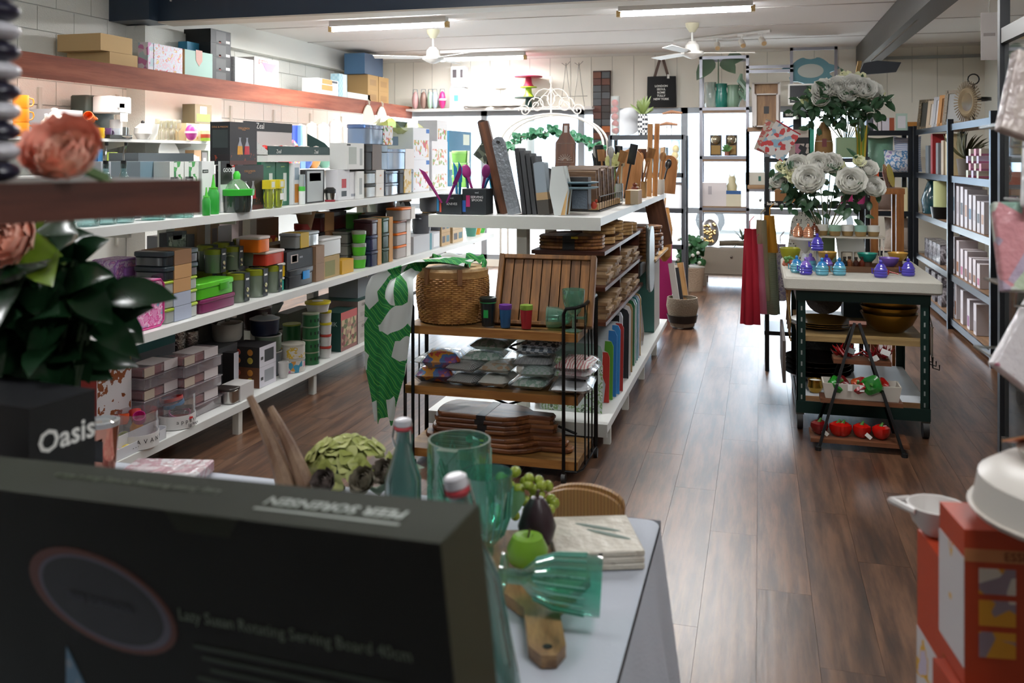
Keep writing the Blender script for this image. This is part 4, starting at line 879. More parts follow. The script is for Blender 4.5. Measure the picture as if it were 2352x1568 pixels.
# back row of the middle deck
XK=-3.3
o=cx('muffin_pan_card','dark baking pan standing up with a grey photo card','baking pan',378,424,537,-3.22,Z2,.05,'#3a3f44',panels=[('X',.1,.95,.05,.95,MP(['#9fa6a8','#7d8688','#c9cdcd','#5f686b'],20,'blotch')),('X',.3,.75,.9,1,'#22262a')])
cx('grey_carton','mid grey carton beside the baking pan card','box',428,472,545,-3.35,Z2,.2,'#6c6e72')
o=cx('cup_carton','tan double cup carton with white cup print','box',462,512,505,-3.4,Z2,.18,'#a4835c',panels=[('X',.35,.6,0,1,'#dfe3e2'),('X',.68,.92,.55,.85,'#5c4a3c'),('X',.68,.92,.12,.42,'#5c4a3c')])
for i,(a,c,yt) in enumerate(((512,540,520),(526,552,548))):cx('recipe_card','white card with grey round print leaning behind the succulent, '+('taller' if i==0 else 'shorter'),'card',a,c,yt,-3.28+.05*i,Z2,.01,'#d5d3d8',panels=[('X',.2,.8,.3,.75,'#b4b2bc')])
cx('lilac_box','lilac box with teal print behind the succulent','box',548,566,508,-3.45,Z2,.15,'#cfc3c9')
p=at_x(505,580,-3.12)
t=thing('succulent','pale green artificial succulent rosette lying on the grey roasting tin','plant',(-3.12,p.y,Z2+.235));b=MB()
for L,(n_,rr,up) in enumerate(((9,.1,.35),(7,.085,.8),(5,.06,1.7))):
 for k in range(n_):a=2*PI*k/n_+L;d_=Vector((math.cos(a),math.sin(a),up));leaf(b,Vector((0,0,.01)),d_,Vector((0,0,1)),rr,.045)
b.build('leaves',M('#a9b48a',.5),t)
y0,y1,_=fx(462,560,585,-3.05,Z2)
box_tub('roasting_tin','grey lidded roasting tin behind the olive tubs','roasting tin',-3.5,-3.28,y0,y1,Z2,Z2+.23,M('#4f565c',.35),M('#656d73',.35),.25,.05) if True else 0
t=cx('large_carton','large brown carton with faint print at the back of the middle deck','box',572,640,507,-3.45,Z2,.3,'#6d5038')
o=cx('red_pattern_box','red box with yellow round icons on the brown cartons','box',592,636,548,-3.3,Z2+.2,.12,'#a32a1c');b=MB()
H=o.children[0].bound_box[6][2];D=o.children[0].bound_box[6][1]
for r_ in range(2):
 for k in range(3):b=MB();b.sph((.0605,-D*.62+k*D*.6,H*(.25+.45*r_)),(.002,.022,.022),10,6);b.build('printed_icon',M('#d9a43a',.5),o)
cx('long_brown_carton','long low brown carton in front of the red box','box',603,684,568,-3.14,Z2+.0,.13,'#7d6044');
cx('tan_carton','small tan carton next to the long brown one','box',690,716,568,-3.14,Z2,.13,'#b08f62')
p=at_x(668,560,-3.32)
t=thing('paper_bouquet','dried flower bunch wrapped in brown paper standing at the back','bouquet',(-3.2,p.y,at_x(603,568,-3.14).z));MB().lathe([(.03,0),(.05,.1),(.075,.2),(.07,.205),(.045,.1)],14).build('paper_wrap',M('#9a7a58',.8),t)
b=MB();[b.sph((rnd(-.05,.05),rnd(-.06,.06),.2+rnd(0,.05)),rnd(.02,.035),8,6) for _ in range(9)];b.build('dried_heads',M('#4a2c20',.9),t)
p=at_x(701,545,-3.2);lathed('red_tin','dark red round tin beside the paper bouquet','tin',-3.22,p.y,Z2+.0,[('body',[(.001,0),(.06,0),(.06,.36),(.001,.36)],M('#8a2420',.4)),('lid',[(.063,.33),(.063,.37),(.001,.375)],M('#9a2c26',.4))])
z=Z2
for i in range(3):
 box_tub('jewel_glass_box',['wine red glass food box in kraft sleeve, lowest behind the yellow-label box','wine red glass food box in kraft sleeve, in the middle of its pile','dark red lidded food box on top of the wine red pile'][i],'container',-3.42,-3.22,*fx(740,798,560,-3.22,z)[:2],z,z+.14,M('#4a1c1e',.25),M('#2f3034',.3),.25,.02,sleeve=KSL if i !=1 else WSL,srange=(.1,.45));z+=.142
zz=z
lathed('baking_tray','silver round baking tray lying on the wine red boxes','tray',-3.32,at_x(775,500,-3.32).y,z,[('tray',plate_profile(.17,.03),STEEL)])
cx('tall_green_box','tall bright green box with kraft side on the back row','box',812,838,492,-3.2,Z2+.0,.18,'#2f7a1c',panels=[('X',.7,1,0,1,'#9a7a58')]);
lathed('glass_bowl','clear glass bowl behind the tall green box','bowl',-3.35,at_x(865,520,-3.35).y,Z2+.3,[('bowl',bowl_profile(.13,.13),GL('#e3e8e2',.7))]);cx('under_carton','kraft carton below the clear glass bowl','box',852,884,545,-3.2,Z2,.3,'#86694a')
t=cx('white_picture_carton','tall white carton with small black figure print on the back row','box',866,896,462,-3.6,Z2,.2,'#e2ded8',panels=[('X',.4,.6,.75,.9,'#2a2a2a')])
# ---------------- bottom deck ----------------
XB=-2.95
KEB=MP(['#dcd9dc','#dcd9dc','#8a4a22','#dcd9dc','#a5283a','#d2b52c'],16,'blotch',pos=[0,.42,.5,.6,.64,.68])
cx('kebab_set_box','red and white box with grilled meat pictures, standing on the bottom deck','box',222,302,818,-3.05,Z3,.2,'#dad7d8',side='#9c241c',panels=[('X',.02,.98,.3,.98,KEB),('N',.1,.55,.6,.92,'#1a1414')])
cx('grey_teal_box','large grey box with teal top behind the red clamshell packs','box',304,402,792,-3.2,Z3,.22,'#85888e',top='#1f6b68',panels=[('X',0,1,.86,1,'#1f6b68')])
z=Z3+.02
p=at_x(418,800,-3.25)
carton('black_storage_box','black carton under the steel ice buckets','box',-3.45,-3.18,p.y - .15,p.y+.2,Z3,Z3+.26,'#26262a')
for i in range(3):lathed('ice_bucket','dimpled steel tumbler nested in a pile behind the clamshell packs','tumbler',-3.3,p.y+(.0 if i<2 else .13),Z3+.262+(.07*i if i<2 else 0),[('cup',cup_profile(.062,.1,.004,.8),M('#b5b0aa',.18,1,bump=.5,bs=50))],'dimpled steel tumblers')
o=cx('patterned_carton','long grey patterned carton at the back of the bottom deck','box',405,560,738,-3.3,Z3,.3,MP(['#4a4a48','#5a5a56'],60,'blotch'),top='#57534d')
RD=M('#c2201c',.35);CLP=GL('#e4dbe2',.72,.06)
def clam(label,pm,pr,X,z,h=.1):
 y0,y1,_=fx(pm,pr,850,X,z);W,D=.16,y1 - y0;t=thing('clamshell_pack',label,'plastic pack',(X - W/2,(y0+y1)/2,z),0,'red clamshell packs')
 MB().rbox(-W/2,W/2,-D/2,D/2,0,h*.5,.012,.004).build('clear_base',CLP,t);MB().rbox(-W/2+.012,W/2 - .012,-D/2+.012,D/2 - .012,h*.5,h*.98,.012,.01).build('clear_top',CLP,t)
 MB().rbox(-W/2 - .006,W/2+.006,-D/2 - .006,D/2+.006,h*.48,h*.53,.012,.001).build('flange',CLP,t)
 MB().rbox(-W/2+.02,W/2 - .016,-D/2+.02,D/2 - .016,h*.45,h*.93,.02,.012).build('red_insert',RD,t)
 MB().box(-W/2+.02,W/2 - .012,-D*.25,D*.3,h*.98,h*.99).build('paper_label',M('#d8cfcf',.6),t,0)
 q=MB().box(W/2 - .011,W/2 - .009,D*.05,D*.42,h*.55,h*.99).build('front_label',M('#cfc6c6',.6),t,0);MB().box(W/2 - .012,W/2 - .01,-D*.46,-D*.2,h*.55,h*.95).build('side_label',M('#bfae9c',.6),t,0)
for s,(a,c,X) in enumerate(((330,420,-3.0),(422,512,-2.96))):
 for i in range(3):clam('clear clamshell pack with red insert and white labels, '+('left pile beside the red box' if s==0 else 'pile beside the fryer cartons').replace('left ',''),a+2,c - 2,X,Z3+i*.116,.114)
def acetate(label,pc,wpx,X,name,lt,items):
 y,r,_=ring_at(pc,wpx,960,X);t=thing('display_tub',label,'display tub',(X,y,Z3))
 MB().lathe([(.001,.002),(r,.002),(r,.07),(r - .002,.07),(r - .002,.004),(.001,.004)],24).build('printed_base',M('#d8d6d4',.55),t);MB().lathe([(r - .003,.06),(r - .003,.17)],24).build('clear_wall',GL('#e6e4e6',.85),t)
 for k,ch in enumerate(lt):
  a=R(-50+95*k/max(1,len(lt) - 1)) if len(lt)>1 else 0
  text(ch,.03,t,((r+.002)*math.cos(a),(r+.002)*math.sin(a),.04),(R(90),0,a+R(90)),INK)
 return t,y,r
t,y,r=acetate('clear round tub of coloured egg cups with white printed base',300,92,-2.99,'','AVANTI',0)
for k,(c,dx,dy,dz) in enumerate((('#c52a86',.03,.03,.1),('#b5c22a',.02,-.05,.02),('#d8501c',-.03,-.03,.1),('#d98a1c',.04,0,.05),('#33333a',.05,-.02,.01),('#c22a22',-.03,.05,.1),('#2f3038',.0,.06,.02),('#d8501c',-.06,.0,.03))):
 lathed('egg_cup',('magenta','lime','orange red','amber','black','red','charcoal','orange')[k]+' silicone egg cup piled in the clear tub','egg cup',-2.99+dx,y+dy,Z3+.005+dz,[('cup',cup_profile(.03,.05,.003,.7),M(c,.4))],'egg cups in tub',rot=(rnd(-.7,.7),rnd(-.7,.7),0),seg=14)
t,y,r=acetate('clear round tub of egg rings with white printed base',405,86,-2.97,'','appetito',0)
text('Egg Rings',.022,t,((r+.004),.0,.018),RX,INK)
for k,c in enumerate(('#b3221c','#b3221c','#c96a9a','#2c2c30','#2f7fb0','#a81e1a')):
 tt=thing('egg_ring',('red','scarlet','pink','black','blue','dark red')[k]+' silicone egg ring in the clear tub','egg ring',(-2.97+rnd(-.02,.02),y+rnd(-.02,.02),Z3+.02+.022*k),0,'egg rings in tub',rot=(rnd(-.3,.3),rnd(-.3,.3),0));MB().lathe([(.05,0),(.055,0),(.055,.018),(.05,.018),(.05,0)],20).build('ring',M(c,.4),tt)
 if k<3:MB().box(.055,.07,-.01,.01,0,.01).build('tab',M(c,.4),tt,0)
y0,y1,_=fx(262,382,1000,-2.885,Z3)
t=thing('egg_tray','low white card tray of pastel eggs at the edge of the bottom deck','tray',(-2.89,(y0+y1)/2,Z3));D=(y1 - y0)/2
MB().box(-.04,.0,-D,D,0,.004).build('tray_floor',M('#d5d7dc',.6),t,0);MB().box(-.0,.003,-D,D,0,.05).build('tray_front',M('#d5d7dc',.6),t,0);MB().box(-.043,-.04,-D,D,0,.09).build('tray_back',M('#d9d9dc',.6),t,0)
for s in (-1,1):MB().box(-.043,.003,s*D - .002,s*D+.002,0,.06).build('tray_end',M('#d5d7dc',.6),t,0)
text('- - - - -',.03,t,(.005,-.02,.025),RX,INK)
for k in range(5):
 c=('#c9a3a8','#c7b04c','#b9a99a','#c9c4c0','#c4a9b4')[k];e_=MB().sph((0,0,.022),(.022,.03,.022),12,8).build('egg',M(c,.5),None)
 e_.location=(-2.91,(y0+y1)/2 - D*.75+k*D*.36,Z3+.005);tag(e_,('dusty pink','yellow','beige','off-white','rosy') [k]+' pastel egg in the white card tray','egg')
FRY=[('#2b2624','#2b2624'),('#6b3f26','#6b3f26')]
for i in range(2):
 o=carton('mini_fryer_box',['dark brown','chestnut brown'][1 - i]+' small appliance carton with round food pictures, '+['lower','upper'][i],'box',-3.17,-2.95,*fx(596,634,860,-2.95,Z3)[:2],Z3+.125*i,Z3+.125*i+.124,'#cfccd4',side=['#5f3822','#231f1e'][i],top='#232022',panels=[('X',.3,.85,.2,.8,'#2a2a2a' if i else '#8d8f94'),('X',.08,.22,.35,.5,'#2a2a2a')])
 for r_ in range(2):
  for k in range(2):b=MB();b.sph((-.04+.085*k,-(fx(596,634,860,-2.95,Z3)[1] - fx(596,634,860,-2.95,Z3)[0])/2 - .001,.04+.05*r_),(.02,.0015,.02),12,6);b.build('printed_food',M(('#b86a3a','#a8943a','#b04a3a','#b5752c')[r_*2+k],.5),o)
o=cx('mini_fryer_box','dark appliance carton with two food pictures beside the clamshell packs','box',538,549,812,-3.02,Z3,.14,'#b9bac2',side='#211e1e',top='#232022')
y0,y1,_=fx(545,584,915,-2.92,Z3)
box_tub('fish_tin','steel tin tub with dark lid wrapped in a white paper label','tin',-3.02,-2.9,y0 - .1,y1 - .05,Z3,Z3+.09,STEEL,M('#2a211d',.5),.15,.03,sleeve=M('#c9c6c4',.6),srange=(.35,.98))
for lab,pc,wpx,X,z,h,c,lid in (('cream ceramic casserole with glass lid',522,68,-3.2,Z3+.265,.1,'#9d9a92',GL('#4a4a48',.5)),('navy enamel casserole with pale lid',608,66,-3.1,Z3+.255,.1,'#1a2338',M('#8d979c',.3)),('big dark wine casserole with glass lid',586,74,-3.3,Z3+.255,.14,'#3a1c24',GL('#5a5f60',.5)),('sage green casserole under the navy one',616,60,-3.08,Z3+.155,.1,'#5f6f5c',None),('slate casserole at the bottom under the sage one',618,58,-3.08,Z3,.15,'#5f666a',None)):
 y,r,_=ring_at(pc,wpx,790,X);pot(lab,X,y,z,r,h,M(c,.3),M('#9a9a94',.4),lid,M('#9a9a94',.4) if lid else None,False)
cx('casserole_carton','dark patterned carton under the cream casserole','box',490,545,806,-3.1,Z3,.2,MP(['#3a3a3c','#4a4a4a'],70,'blotch'))
y,r,_=ring_at(648,30,880,-2.97);lathed('white_pot','small white tapered pot beside the chestnut carton','pot',-2.95,y - .02,Z3,[('pot',cup_profile(r*.8,.1,.004,.7),M('#cfcdca',.4))])
LEM=MP(['#cfcac0','#c9a52c','#cfcac0','#d1ccc2','#4a4a44'],32,'blotch',pos=[0,.56,.66,.7,.74]);FLO=MP(['#d0ccc4','#d0ccc4','#c27a9a','#c98a3a','#3f8fae'],30,'cells')
for i,(m,lab) in enumerate(((FLO,'round tin printed with flowers under the lemon tin'),(LEM,'round tin printed with lemons on the flower tin'))):
 y,r,_=ring_at(672,56,830,-2.99);lathed('cake_tin',lab,'tin',-2.99,y,Z3+.092*i,[('body',[(.001,0),(r,0),(r,.085),(.001,.085)],m),('lid',[(r*1.02,.075),(r*1.02,.09),(r*.9,.09),(r*.85,.086),(.001,.086)],M('#b9b4a8',.3))])
GRN=M('#1d5a30',.4)
for i in range(4):
 y,r,_=ring_at(714,38,800,-2.97);t=lathed('slotted_basket','dark green slotted canister in the tall stack by the boxed set','canister',-2.97,y,Z3+.087*i,[('body',[(.001,0),(r,0),(r,.08),(.001,.08)],GRN),('lid',[(r*1.03,.078),(r*1.03,.086),(.001,.086)],M('#8b927c',.4))],'dark green canisters')
 for k in range(5):a=R(-60+30*k);MB().cb(((r)*math.cos(a),r*math.sin(a),.04),(.006,.012,.02)).build('slot',M('#0c2414',.6),t,0)
for i in range(2):
 y,r,_=ring_at(676,40,780,-3.12);lathed('slotted_basket','dark green slotted canister in the short stack behind the tins','canister',-3.14,y,Z3+.13*i,[('body',[(.001,0),(r,0),(r,.12),(.001,.12)],GRN),('lid',[(r*1.03,.118),(r*1.03,.128),(.001,.128)],M('#8d9a3a',.4))],'dark green canisters, short stack')
z=Z3
for i in range(4):
 y,r,_=ring_at(748,26,800,-2.96);lathed('red_lid_tub','white round tub with red clip rim, stacked beside the boxed set','tub',-2.96,y,z,[('body',[(.001,0),(r*.9,0),(r,.07),(.001,.07)],M('#d6d4d2',.4)),('rim',[(r*1.04,.066),(r*1.04,.08),(r*.8,.082),(.001,.082)],M('#a83a30',.4) if i<2 else M('#c9b81f',.4))],'red and yellow rimmed tubs');z+=.083
lathed('yellow_lid_tub','white tub with yellow rim and paper strap on top of the rimmed tubs','tub',-2.99,y - .06,z+.002,[('body',[(.001,0),(.07,0),(.085,.06),(.001,.06)],M('#d6d6d2',.4)),('rim',[(.09,.056),(.09,.07),(.07,.072),(.001,.068)],M('#c9b81f',.4)),('paper_strap',[(.04,.0735),(.04,.075),(.001,.075)],PAPER)])
o=cx('pasta_maker_box','dark green boxed set with photo of pasta on its face','box',783,820,720,-2.93,Z3,.16,'#8a5a52',side='#123c36',top='#123c36',panels=[('X',.05,.95,.1,.8,MP(['#a8806a','#c9b28a','#7a3a34','#5f6a3a'],30,'cells')),('X',0,1,.8,1,'#c25a56')],texts=[('N',.5,.7,.045,'CUIK','#cfd8d4')])
zt=Z3
for i in range(2):zt2=zt+.16;o=carton('cookware_carton','wide grey-faced carton with dark green top, '+['lower','upper'][i]+' of two','box',-3.35,-2.93,*fx(822,882,720,-2.93,Z3)[:2],zt,zt2,'#b7b0a8',side='#7a6a64',top='#163f38',panels=[('X',.1,.6,.25,.45,'#a59e96'),('X',.7,.95,.7,.76,'#2a2a2a')],texts=[('X',.2,.8,.03,'CUIK','#5c5650')]);zt=zt2+.001
p=at_x(905,700,-3.2)
o=cx('air_fryer_box','grey appliance box with blue lid panel on the green-topped cartons','box',822,890,640,-3.0,zt,.25,'#7d8488',side='#8a9094',top='#1f6f96',panels=[('X',.3,.5,.3,.6,'#1d3c4a'),('X',.6,.85,.2,.7,'#5d666c')])
for i in range(4):
 y,r,_=ring_at(648,92,740,-3.3);lathed('serving_bowl','wide white serving bowl nested in the stack on the bottom deck','bowl',-3.45,y,Z3+.25+.022*i,[('bowl',bowl_profile(r,.09,.004,.6),M('#a9b2b4',.3))],'white serving bowls') if i else None
cx('bowl_carton','grey carton under the white serving bowls','box',606,690,765,-3.35,Z3,.25,'#5a5048')
cx('flat_grey_box','flat dark olive gift box in front of the white bowls','box',660,716,722,-3.25,Z3+.19,.2,'#565a4e',top='#3a4038');cx('flat_box_carton','brown carton under the olive gift box','box',660,716,765,-3.25,Z3,.2,'#4f463c')
# ---------------- board shelving: end and top deck ----------------
ZB1,ZB0=1.27,.16
def cyb(name,label,cat,pl,pr,yt,Y,z,dp_,col,**k):
 a=at_y(pl,yt,Y);c=at_y(pr,yt,Y)
 return carton(name,label,cat,a.x,c.x,Y,Y+dp_,z,a.z,col,**k)
def pan_text(o,rows):
 for u,v,sz,s in rows:pass
kb=cyb('knife_display_box','black counter box of bright knives at the end of the board shelving','display box',1004,1062,447,4.82,ZB1,.14,'#1d2428',panels=[('N',.02,.1,.15,.95,'#2f7fb0'),('N',.13,.2,.1,.75,'#b34a34')],texts=[('N',.62,.82,.014,'zeal.','#cfd6d8'),('N',.62,.52,.02,'KNIVES','#f0f2f2')])
sb=cyb('spoon_display_box','taller black counter box of bright serving spoons beside the knife box','display box',1066,1120,434,4.86,ZB1,.14,'#1d2428',panels=[('N',.0,.14,.1,.55,'#2f66b5'),('N',.16,.32,.3,.75,'#b5286c')],texts=[('N',.62,.86,.014,'zeal.','#cfd6d8'),('N',.62,.68,.019,'SERVING','#f0f2f2'),('N',.62,.56,.019,'SPOON','#f0f2f2')])
uc=['#8a1f66','#7a1f6e','#1d6f9a','#2585b0','#a32a7a','#1f5f8f','#701c5c','#2a93b5','#163f63']
un=['plum','violet','sea blue','sky blue','magenta','denim','aubergine','aqua','deep navy']
for k in range(9):
 bx=kb if k<4 else sb;p=bx.location;zt=bx.children[0].bound_box[6][2]
 spoon=k>=4
 t=thing('serving_spoon' if spoon else 'kitchen_knife',f'{un[k]} plastic '+('serving spoon standing in the spoon box' if spoon else 'kitchen knife standing in the knife box'),'spoon' if spoon else 'knife',(p.x+(k % 4 - 1.5)*.03,p.y - .02+.02*(k % 3),p.z+zt - .05),0,rot=(rnd(-.25,.2),rnd(-.6,.6),rnd(-.4,.4)))
 MB().tube([(0,0,.0),(0,0,.12)],[.006,.009],8).build('handle',M(uc[k],.4),t)
 if spoon:MB().sph((0,0,.155),(.028,.008,.042),12,8).build('spoon_bowl',M(uc[k],.4),t)
 else:MB().prism([(-.012,.12),(.012,.12),(.012,.2),(-.012,.24)],-.002,.002,'y').build('blade',M(uc[k],.4),t,0)
def slab(name,label,cat,pl,pr,yt,yb,Y,th,m,lean=0,tilt=0,round_=0,hole=False,z=None,group=None,parts=None):
 """upright board: face towards -y, bottom on z, leaning sideways by tilt and back by lean"""
 a=at_y((pl+pr)/2,yb,Y);k=dep(a.x,Y)/F;w_=(pr - pl)*k;h_=(yb - yt)*k/math.cos(lean or 0)
 t=thing(name,label,cat,(a.x,Y,z if z is not None else a.z),0,group,rot=(-lean,tilt,0))
 if round_:
  pts=[];
  for i in range(12):a_=PI*i/11;pts.append((w_/2*math.cos(a_),h_ - w_/2*round_+w_/2*round_*math.sin(a_)))
  pts+=[(-w_/2,0),(w_/2,0)]
 else:pts=[(-w_/2,0),(w_/2,0),(w_/2,h_),(-w_/2,h_)]
 MB().prism(pts,0,th,'y').build('board',m,t,0)
 return t,w_,h_
WAL=MW('#4a2c1c','#6e4429',(14,14,1),.45,11);ACA=MW('#6a4126','#a3713f',(14,14,1.2),.4,12,dark='#3d2314');OAK=MW('#a5804f','#c9a36b',(14,14,1.2),.5,13);OLDG=MW('#3f4347','#6b6f73',(10,10,1),.5,14)
slab('long_serving_board','long dark walnut board leaning among the tall boards','chopping board',1150,1172,270,488,4.95,.03,WAL,0,R(-14),z=ZB1)
t,w_,h_=slab('pewter_paddle','long grey hammered paddle board with a rounded handle, leaning','chopping board',1166,1196,305,488,4.9,.02,M('#8c9298',.3,.5,bump=.3,bs=40),0,R(-13),.9,z=ZB1)
MB().cyl(.009,-.002,.022,12).build('handle_hole',BLACK,t,loc=(0,.01,h_ - .03),rot=(R(90),0,0))
t,w_,h_=slab('bark_board','rough dark log-edge board tied to a printed card','chopping board',1142,1160,268,488,5.0,.035,MW('#2c211c','#4a3a30',(8,8,2),.8,15),0,R(-13),.6,z=ZB1)
c=MB().box(-.055,.055,-.03,-.026,-.045,.045).build('printed_tag',MP(['#2f352c','#5a6150','#8d9480'],30,'cells'),t,0,loc=(-.01,0,h_*.66),rot=(0,R(-40),0))
for k in range(4):
 slab('slate_board','dark slate-topped board with timber foot in the leaning row','chopping board',1199+12*k,1209+12*k,335+6*k,488,4.93,.16,MW('#26282a','#3d3f41',(10,10,1),.5,16),0,R(-7),z=ZB1,group='leaning dark slate boards')
t,w_,h_=slab('two_tone_board','board with bleached top, grey middle and dark foot beside the hexagon boards','chopping board',1236,1262,366,488,4.92,.1,M('#8b97a0',.45),0,R(-6),.3,z=ZB1)
MB().box(-w_/2 - .001,w_/2+.001,-.001,.101,0,h_*.28).build('dark_foot',M('#3c3832',.5),t,0);MB().box(-w_/2 - .001,w_/2+.001,-.001,.101,h_*.28,h_*.42).build('tan_band',M('#a58a66',.5),t,0)
def hexboard(px,Y,lab):
 p=at_y(px,486,Y);t=thing('hexagon_board',lab,'serving board',(p.x,Y,ZB1),R(-18),None,rot=(0,R(-4),R(-20)))
 w2,h2=.062,.275;pts=[(-w2*.6,0),(w2*.55,0),(w2,h2*.5),(w2*.6,h2),(-w2*.6,h2),(-w2,h2*.5)]
 MB().prism(pts,0,.014,'y').build('marble_face',M('#c5cbc9',.3),t,0);MB().prism([(w2*.1,0),(w2*.54,0),(w2*.98,h2*.5),(w2*.6,h2*.3)],-.001,.0,'y').build('timber_corner',OAK,t,0)
hexboard(1268,4.97,'hexagonal pale marble board behind its twin');hexboard(1286,4.9,'hexagonal pale marble board with timber corner in front of its twin')
for k in range(9):
 p=at_x(1296+10*k,420,-1.0);pass
for k in range(9):
 y=5.35+.085*k
 t=thing('wooden_book_block','slim brown timber sign block in the leaning row behind the slate box','sign',(-1.08,y,ZB1+.045),0,'leaning timber blocks',rot=(R(14),0,0));MB().box(-.13,.13,0,.02+.03*(k % 2),0,.2+.01*(k % 3)).build('block',MW('#4f3a2b','#7d6249',(1,10,10),.6,17),t,0)
t=thing('wire_tray','dark wire tray holding the leaning timber blocks','tray',(-1.08,5.72,ZB1));b=MB()
for s in (-1,1):b.tube([(s*.16,-.45,.004),(s*.16,.45,.004)],.004,5);b.tube([(s*.16,-.45,.09),(s*.16,.45,.09)],.004,5)
for k in range(11):yy=-.45+.09*k;b.tube([(-.16,yy,.09),(-.16,yy,.004),(.16,yy,.004),(.16,yy,.09)],.003,5)
b.build('wire_frame',M('#3a3a3a',.4,.8),t);MB().box(-.15,.15,-.44,.44,.01,.044).build('base_board',OAK,t,0)
for k in range(2):lathed('round_platter','blue-grey round serving plate '+('under its twin' if k==0 else 'carrying the slate box')+' at the shelf corner','plate',-1.005,5.02,ZB1+.014*k,[('plate',[(.001,0),(.1,0),(.122,.008),(.122,.013),(.001,.013)],M('#7d97a3',.45))],seg=32)
p=at_y(1350,484,4.98)
t=thing('slate_board_set','dark timber box with slate front panel standing on the blue plates','board set',(-1.0,5.02,ZB1+.028),R(-4));MB().box(-.068,.068,-.035,.035,0,.185).build('case',MW('#231f1e','#3a3330',(8,8,1),.5,18),t,0)
MB().box(-.025,.064,-.037,-.035,.005,.11).build('slate_panel',M('#5c6772',.6,bump=.4,bs=90),t,0);MB().box(-.062,-.03,-.038,-.035,.09,.165).build('price_tag',BLACK,t,0)
p=at_y(1373,470,5.0);t=thing('rooster_figure','tiny red rooster ornament beside the slate box','ornament',(-.915,5.03,ZB1+.014));MB().sph((0,0,.03),(.018,.012,.022)).build('body',M('#a3341f',.5),t);MB().sph((.014,0,.055),(.008,.006,.01)).build('head',M('#b03a20',.5),t)
t=thing('carved_paddle_board','carved wooden paddle board with white fan ornament and slotted handle','chopping board',(*at_y(1296,360,6.4)[:2],ZB1),0,rot=(R(-6),0,0));w2=.075
hb=at_y(1296,282,6.4).z - ZB1
MB().prism([(-w2,0),(w2,0),(w2,hb*.75),(w2*.75,hb*.8),(w2*.35,hb*.88),(w2*.33,hb),(-w2*.33,hb),(-w2*.35,hb*.88),(-w2*.75,hb*.8),(-w2,hb*.75)],0,.02,'y').build('board',MW('#4a2a18','#6b4026',(10,10,1),.5,19),t,0)
MB().box(-.012,.012,-.002,-.0005,hb*.88,hb*.97).build('handle_slot',M('#cfc9c4',.5),t,0)
for k in range(9):a=R(20*k+10);MB().tube([(0.014*math.cos(a),-.003,hb*.52+.014*math.sin(a)),(.055*math.cos(a),-.003,hb*.52+.05*math.sin(a))],.0022,4).build('carved_ray',M('#b9aaa0',.7),t)
fr=MB().tube([(-.065,-.002,hb*.5),(.065,-.002,hb*.5),(.065,-.002,hb*.74),(-.065,-.002,hb*.74)],.003,4,True).build('carved_border',M('#a39186',.7),t)
slab('round_black_tray','black round-topped tray behind the carved paddle','tray',1240,1275,326,400,6.6,.01,BLACK,0,0,1.0,z=ZB1)
# utensils in jars
def jar_utensils(px,Y,n_,lab,jarm,kinds):
 p=at_y(px,440,Y);t=thing('utensil_jar',lab,'jar',(p.x,Y,ZB1));MB().lathe(cup_profile(.055,.13,.004,.95),18).build('jar',jarm,t)
 for k in range(n_):
  nm,m,c,desc=kinds[k % len(kinds)];L=rnd(.2,.32)
  u=thing(nm,f'{desc} standing in the {lab.split(" ")[0]} utensil jar',nm.split('_')[-1],(p.x+rnd(-.025,.025),Y+rnd(-.02,.02),ZB1+.02),0,lab[:40]+' utensils',rot=(rnd(-.18,.18),rnd(-.25,.25),rnd(-1,1)))
  MB().tube([(0,0,0),(0,0,L)],[.006,.008],7).build('handle',m,u)
  if c=='sp':MB().prism([(-.03,L),(.03,L),(.035,L+.08),(-.035,L+.08)],-.004,.004,'y').build('blade',m,u,0)
  elif c=='bo':MB().sph((0,0,L+.035),(.03,.012,.045),12,8).build('bowl',m,u)
  else:MB().rbox(-.03,.03,-.01,.01,L - .05,L+.1,.008,.003).build('pack',m,u)
WDU=MW('#8a5f36','#b98a55',(10,10,1),.5,21)
BLP=M('#16181a',.3,0,.3)
kin=[('wooden_spatula',WDU,'sp','light wooden spatula'),('black_spatula',BLP,'pk','black packaged spatula'),('grey_ladle',M('#a7a7a2',.4),'bo','grey ladle')]
jar_utensils(1392,6.1,6,'wire utensil jar near the timber blocks',GL('#9aa2a2',.5),kin)
jar_utensils(1425,6.6,7,'glass utensil jar beside the tall salad servers',GL('#dfe4e2',.7),[('black_spatula',BLP,'pk','black sealed spatula pack'),('wooden_spoon',WDU,'bo','long wooden spoon'),('black_brush',BLP,'bo','black brush'),('cream_spatula',M('#d8cdb0',.4),'sp','cream spatula')])
jar_utensils(1470,7.2,6,'timber utensil jar past the glass one',OAK,[('wooden_spoon',WDU,'bo','wooden spoon'),('wooden_fork',WDU,'sp','wooden server'),('dark_turner',WAL,'sp','dark turner')])
jar_utensils(1512,7.9,6,'white utensil crock at the far end of the deck',WHITE,[('wooden_spoon',WDU,'bo','pale wooden spoon'),('black_brush',BLP,'bo','black dish brush'),('pale_server',OAK,'sp','broad pale server')])
for k,px in enumerate((1490,1503)):slab('tall_timber_paddle','tall honey timber paddle '+('with square top' if k==0 else 'behind its partner')+' rising above the utensils','paddle',px - 5,px+6,265,432,7.4+.1*k,.03,MW('#b07d4a','#d0a06a',(10,10,1),.5,22),0,R(1+k),z=ZB1)
for k,(px,yt,w_) in enumerate(((1442,312,52),(1530,370,40))):
 slab('round_timber_board','round orange-brown timber board standing among the utensils' if k==0 else 'round pale timber board at the far end of the deck','chopping board',px - w_/2,px+w_/2,yt,yt+w_*2.2,7.0+1.1*k,.02,MW('#a86f3c','#c48a55',(8,8,1),.5,23),0,R(5),1.0,z=ZB1)
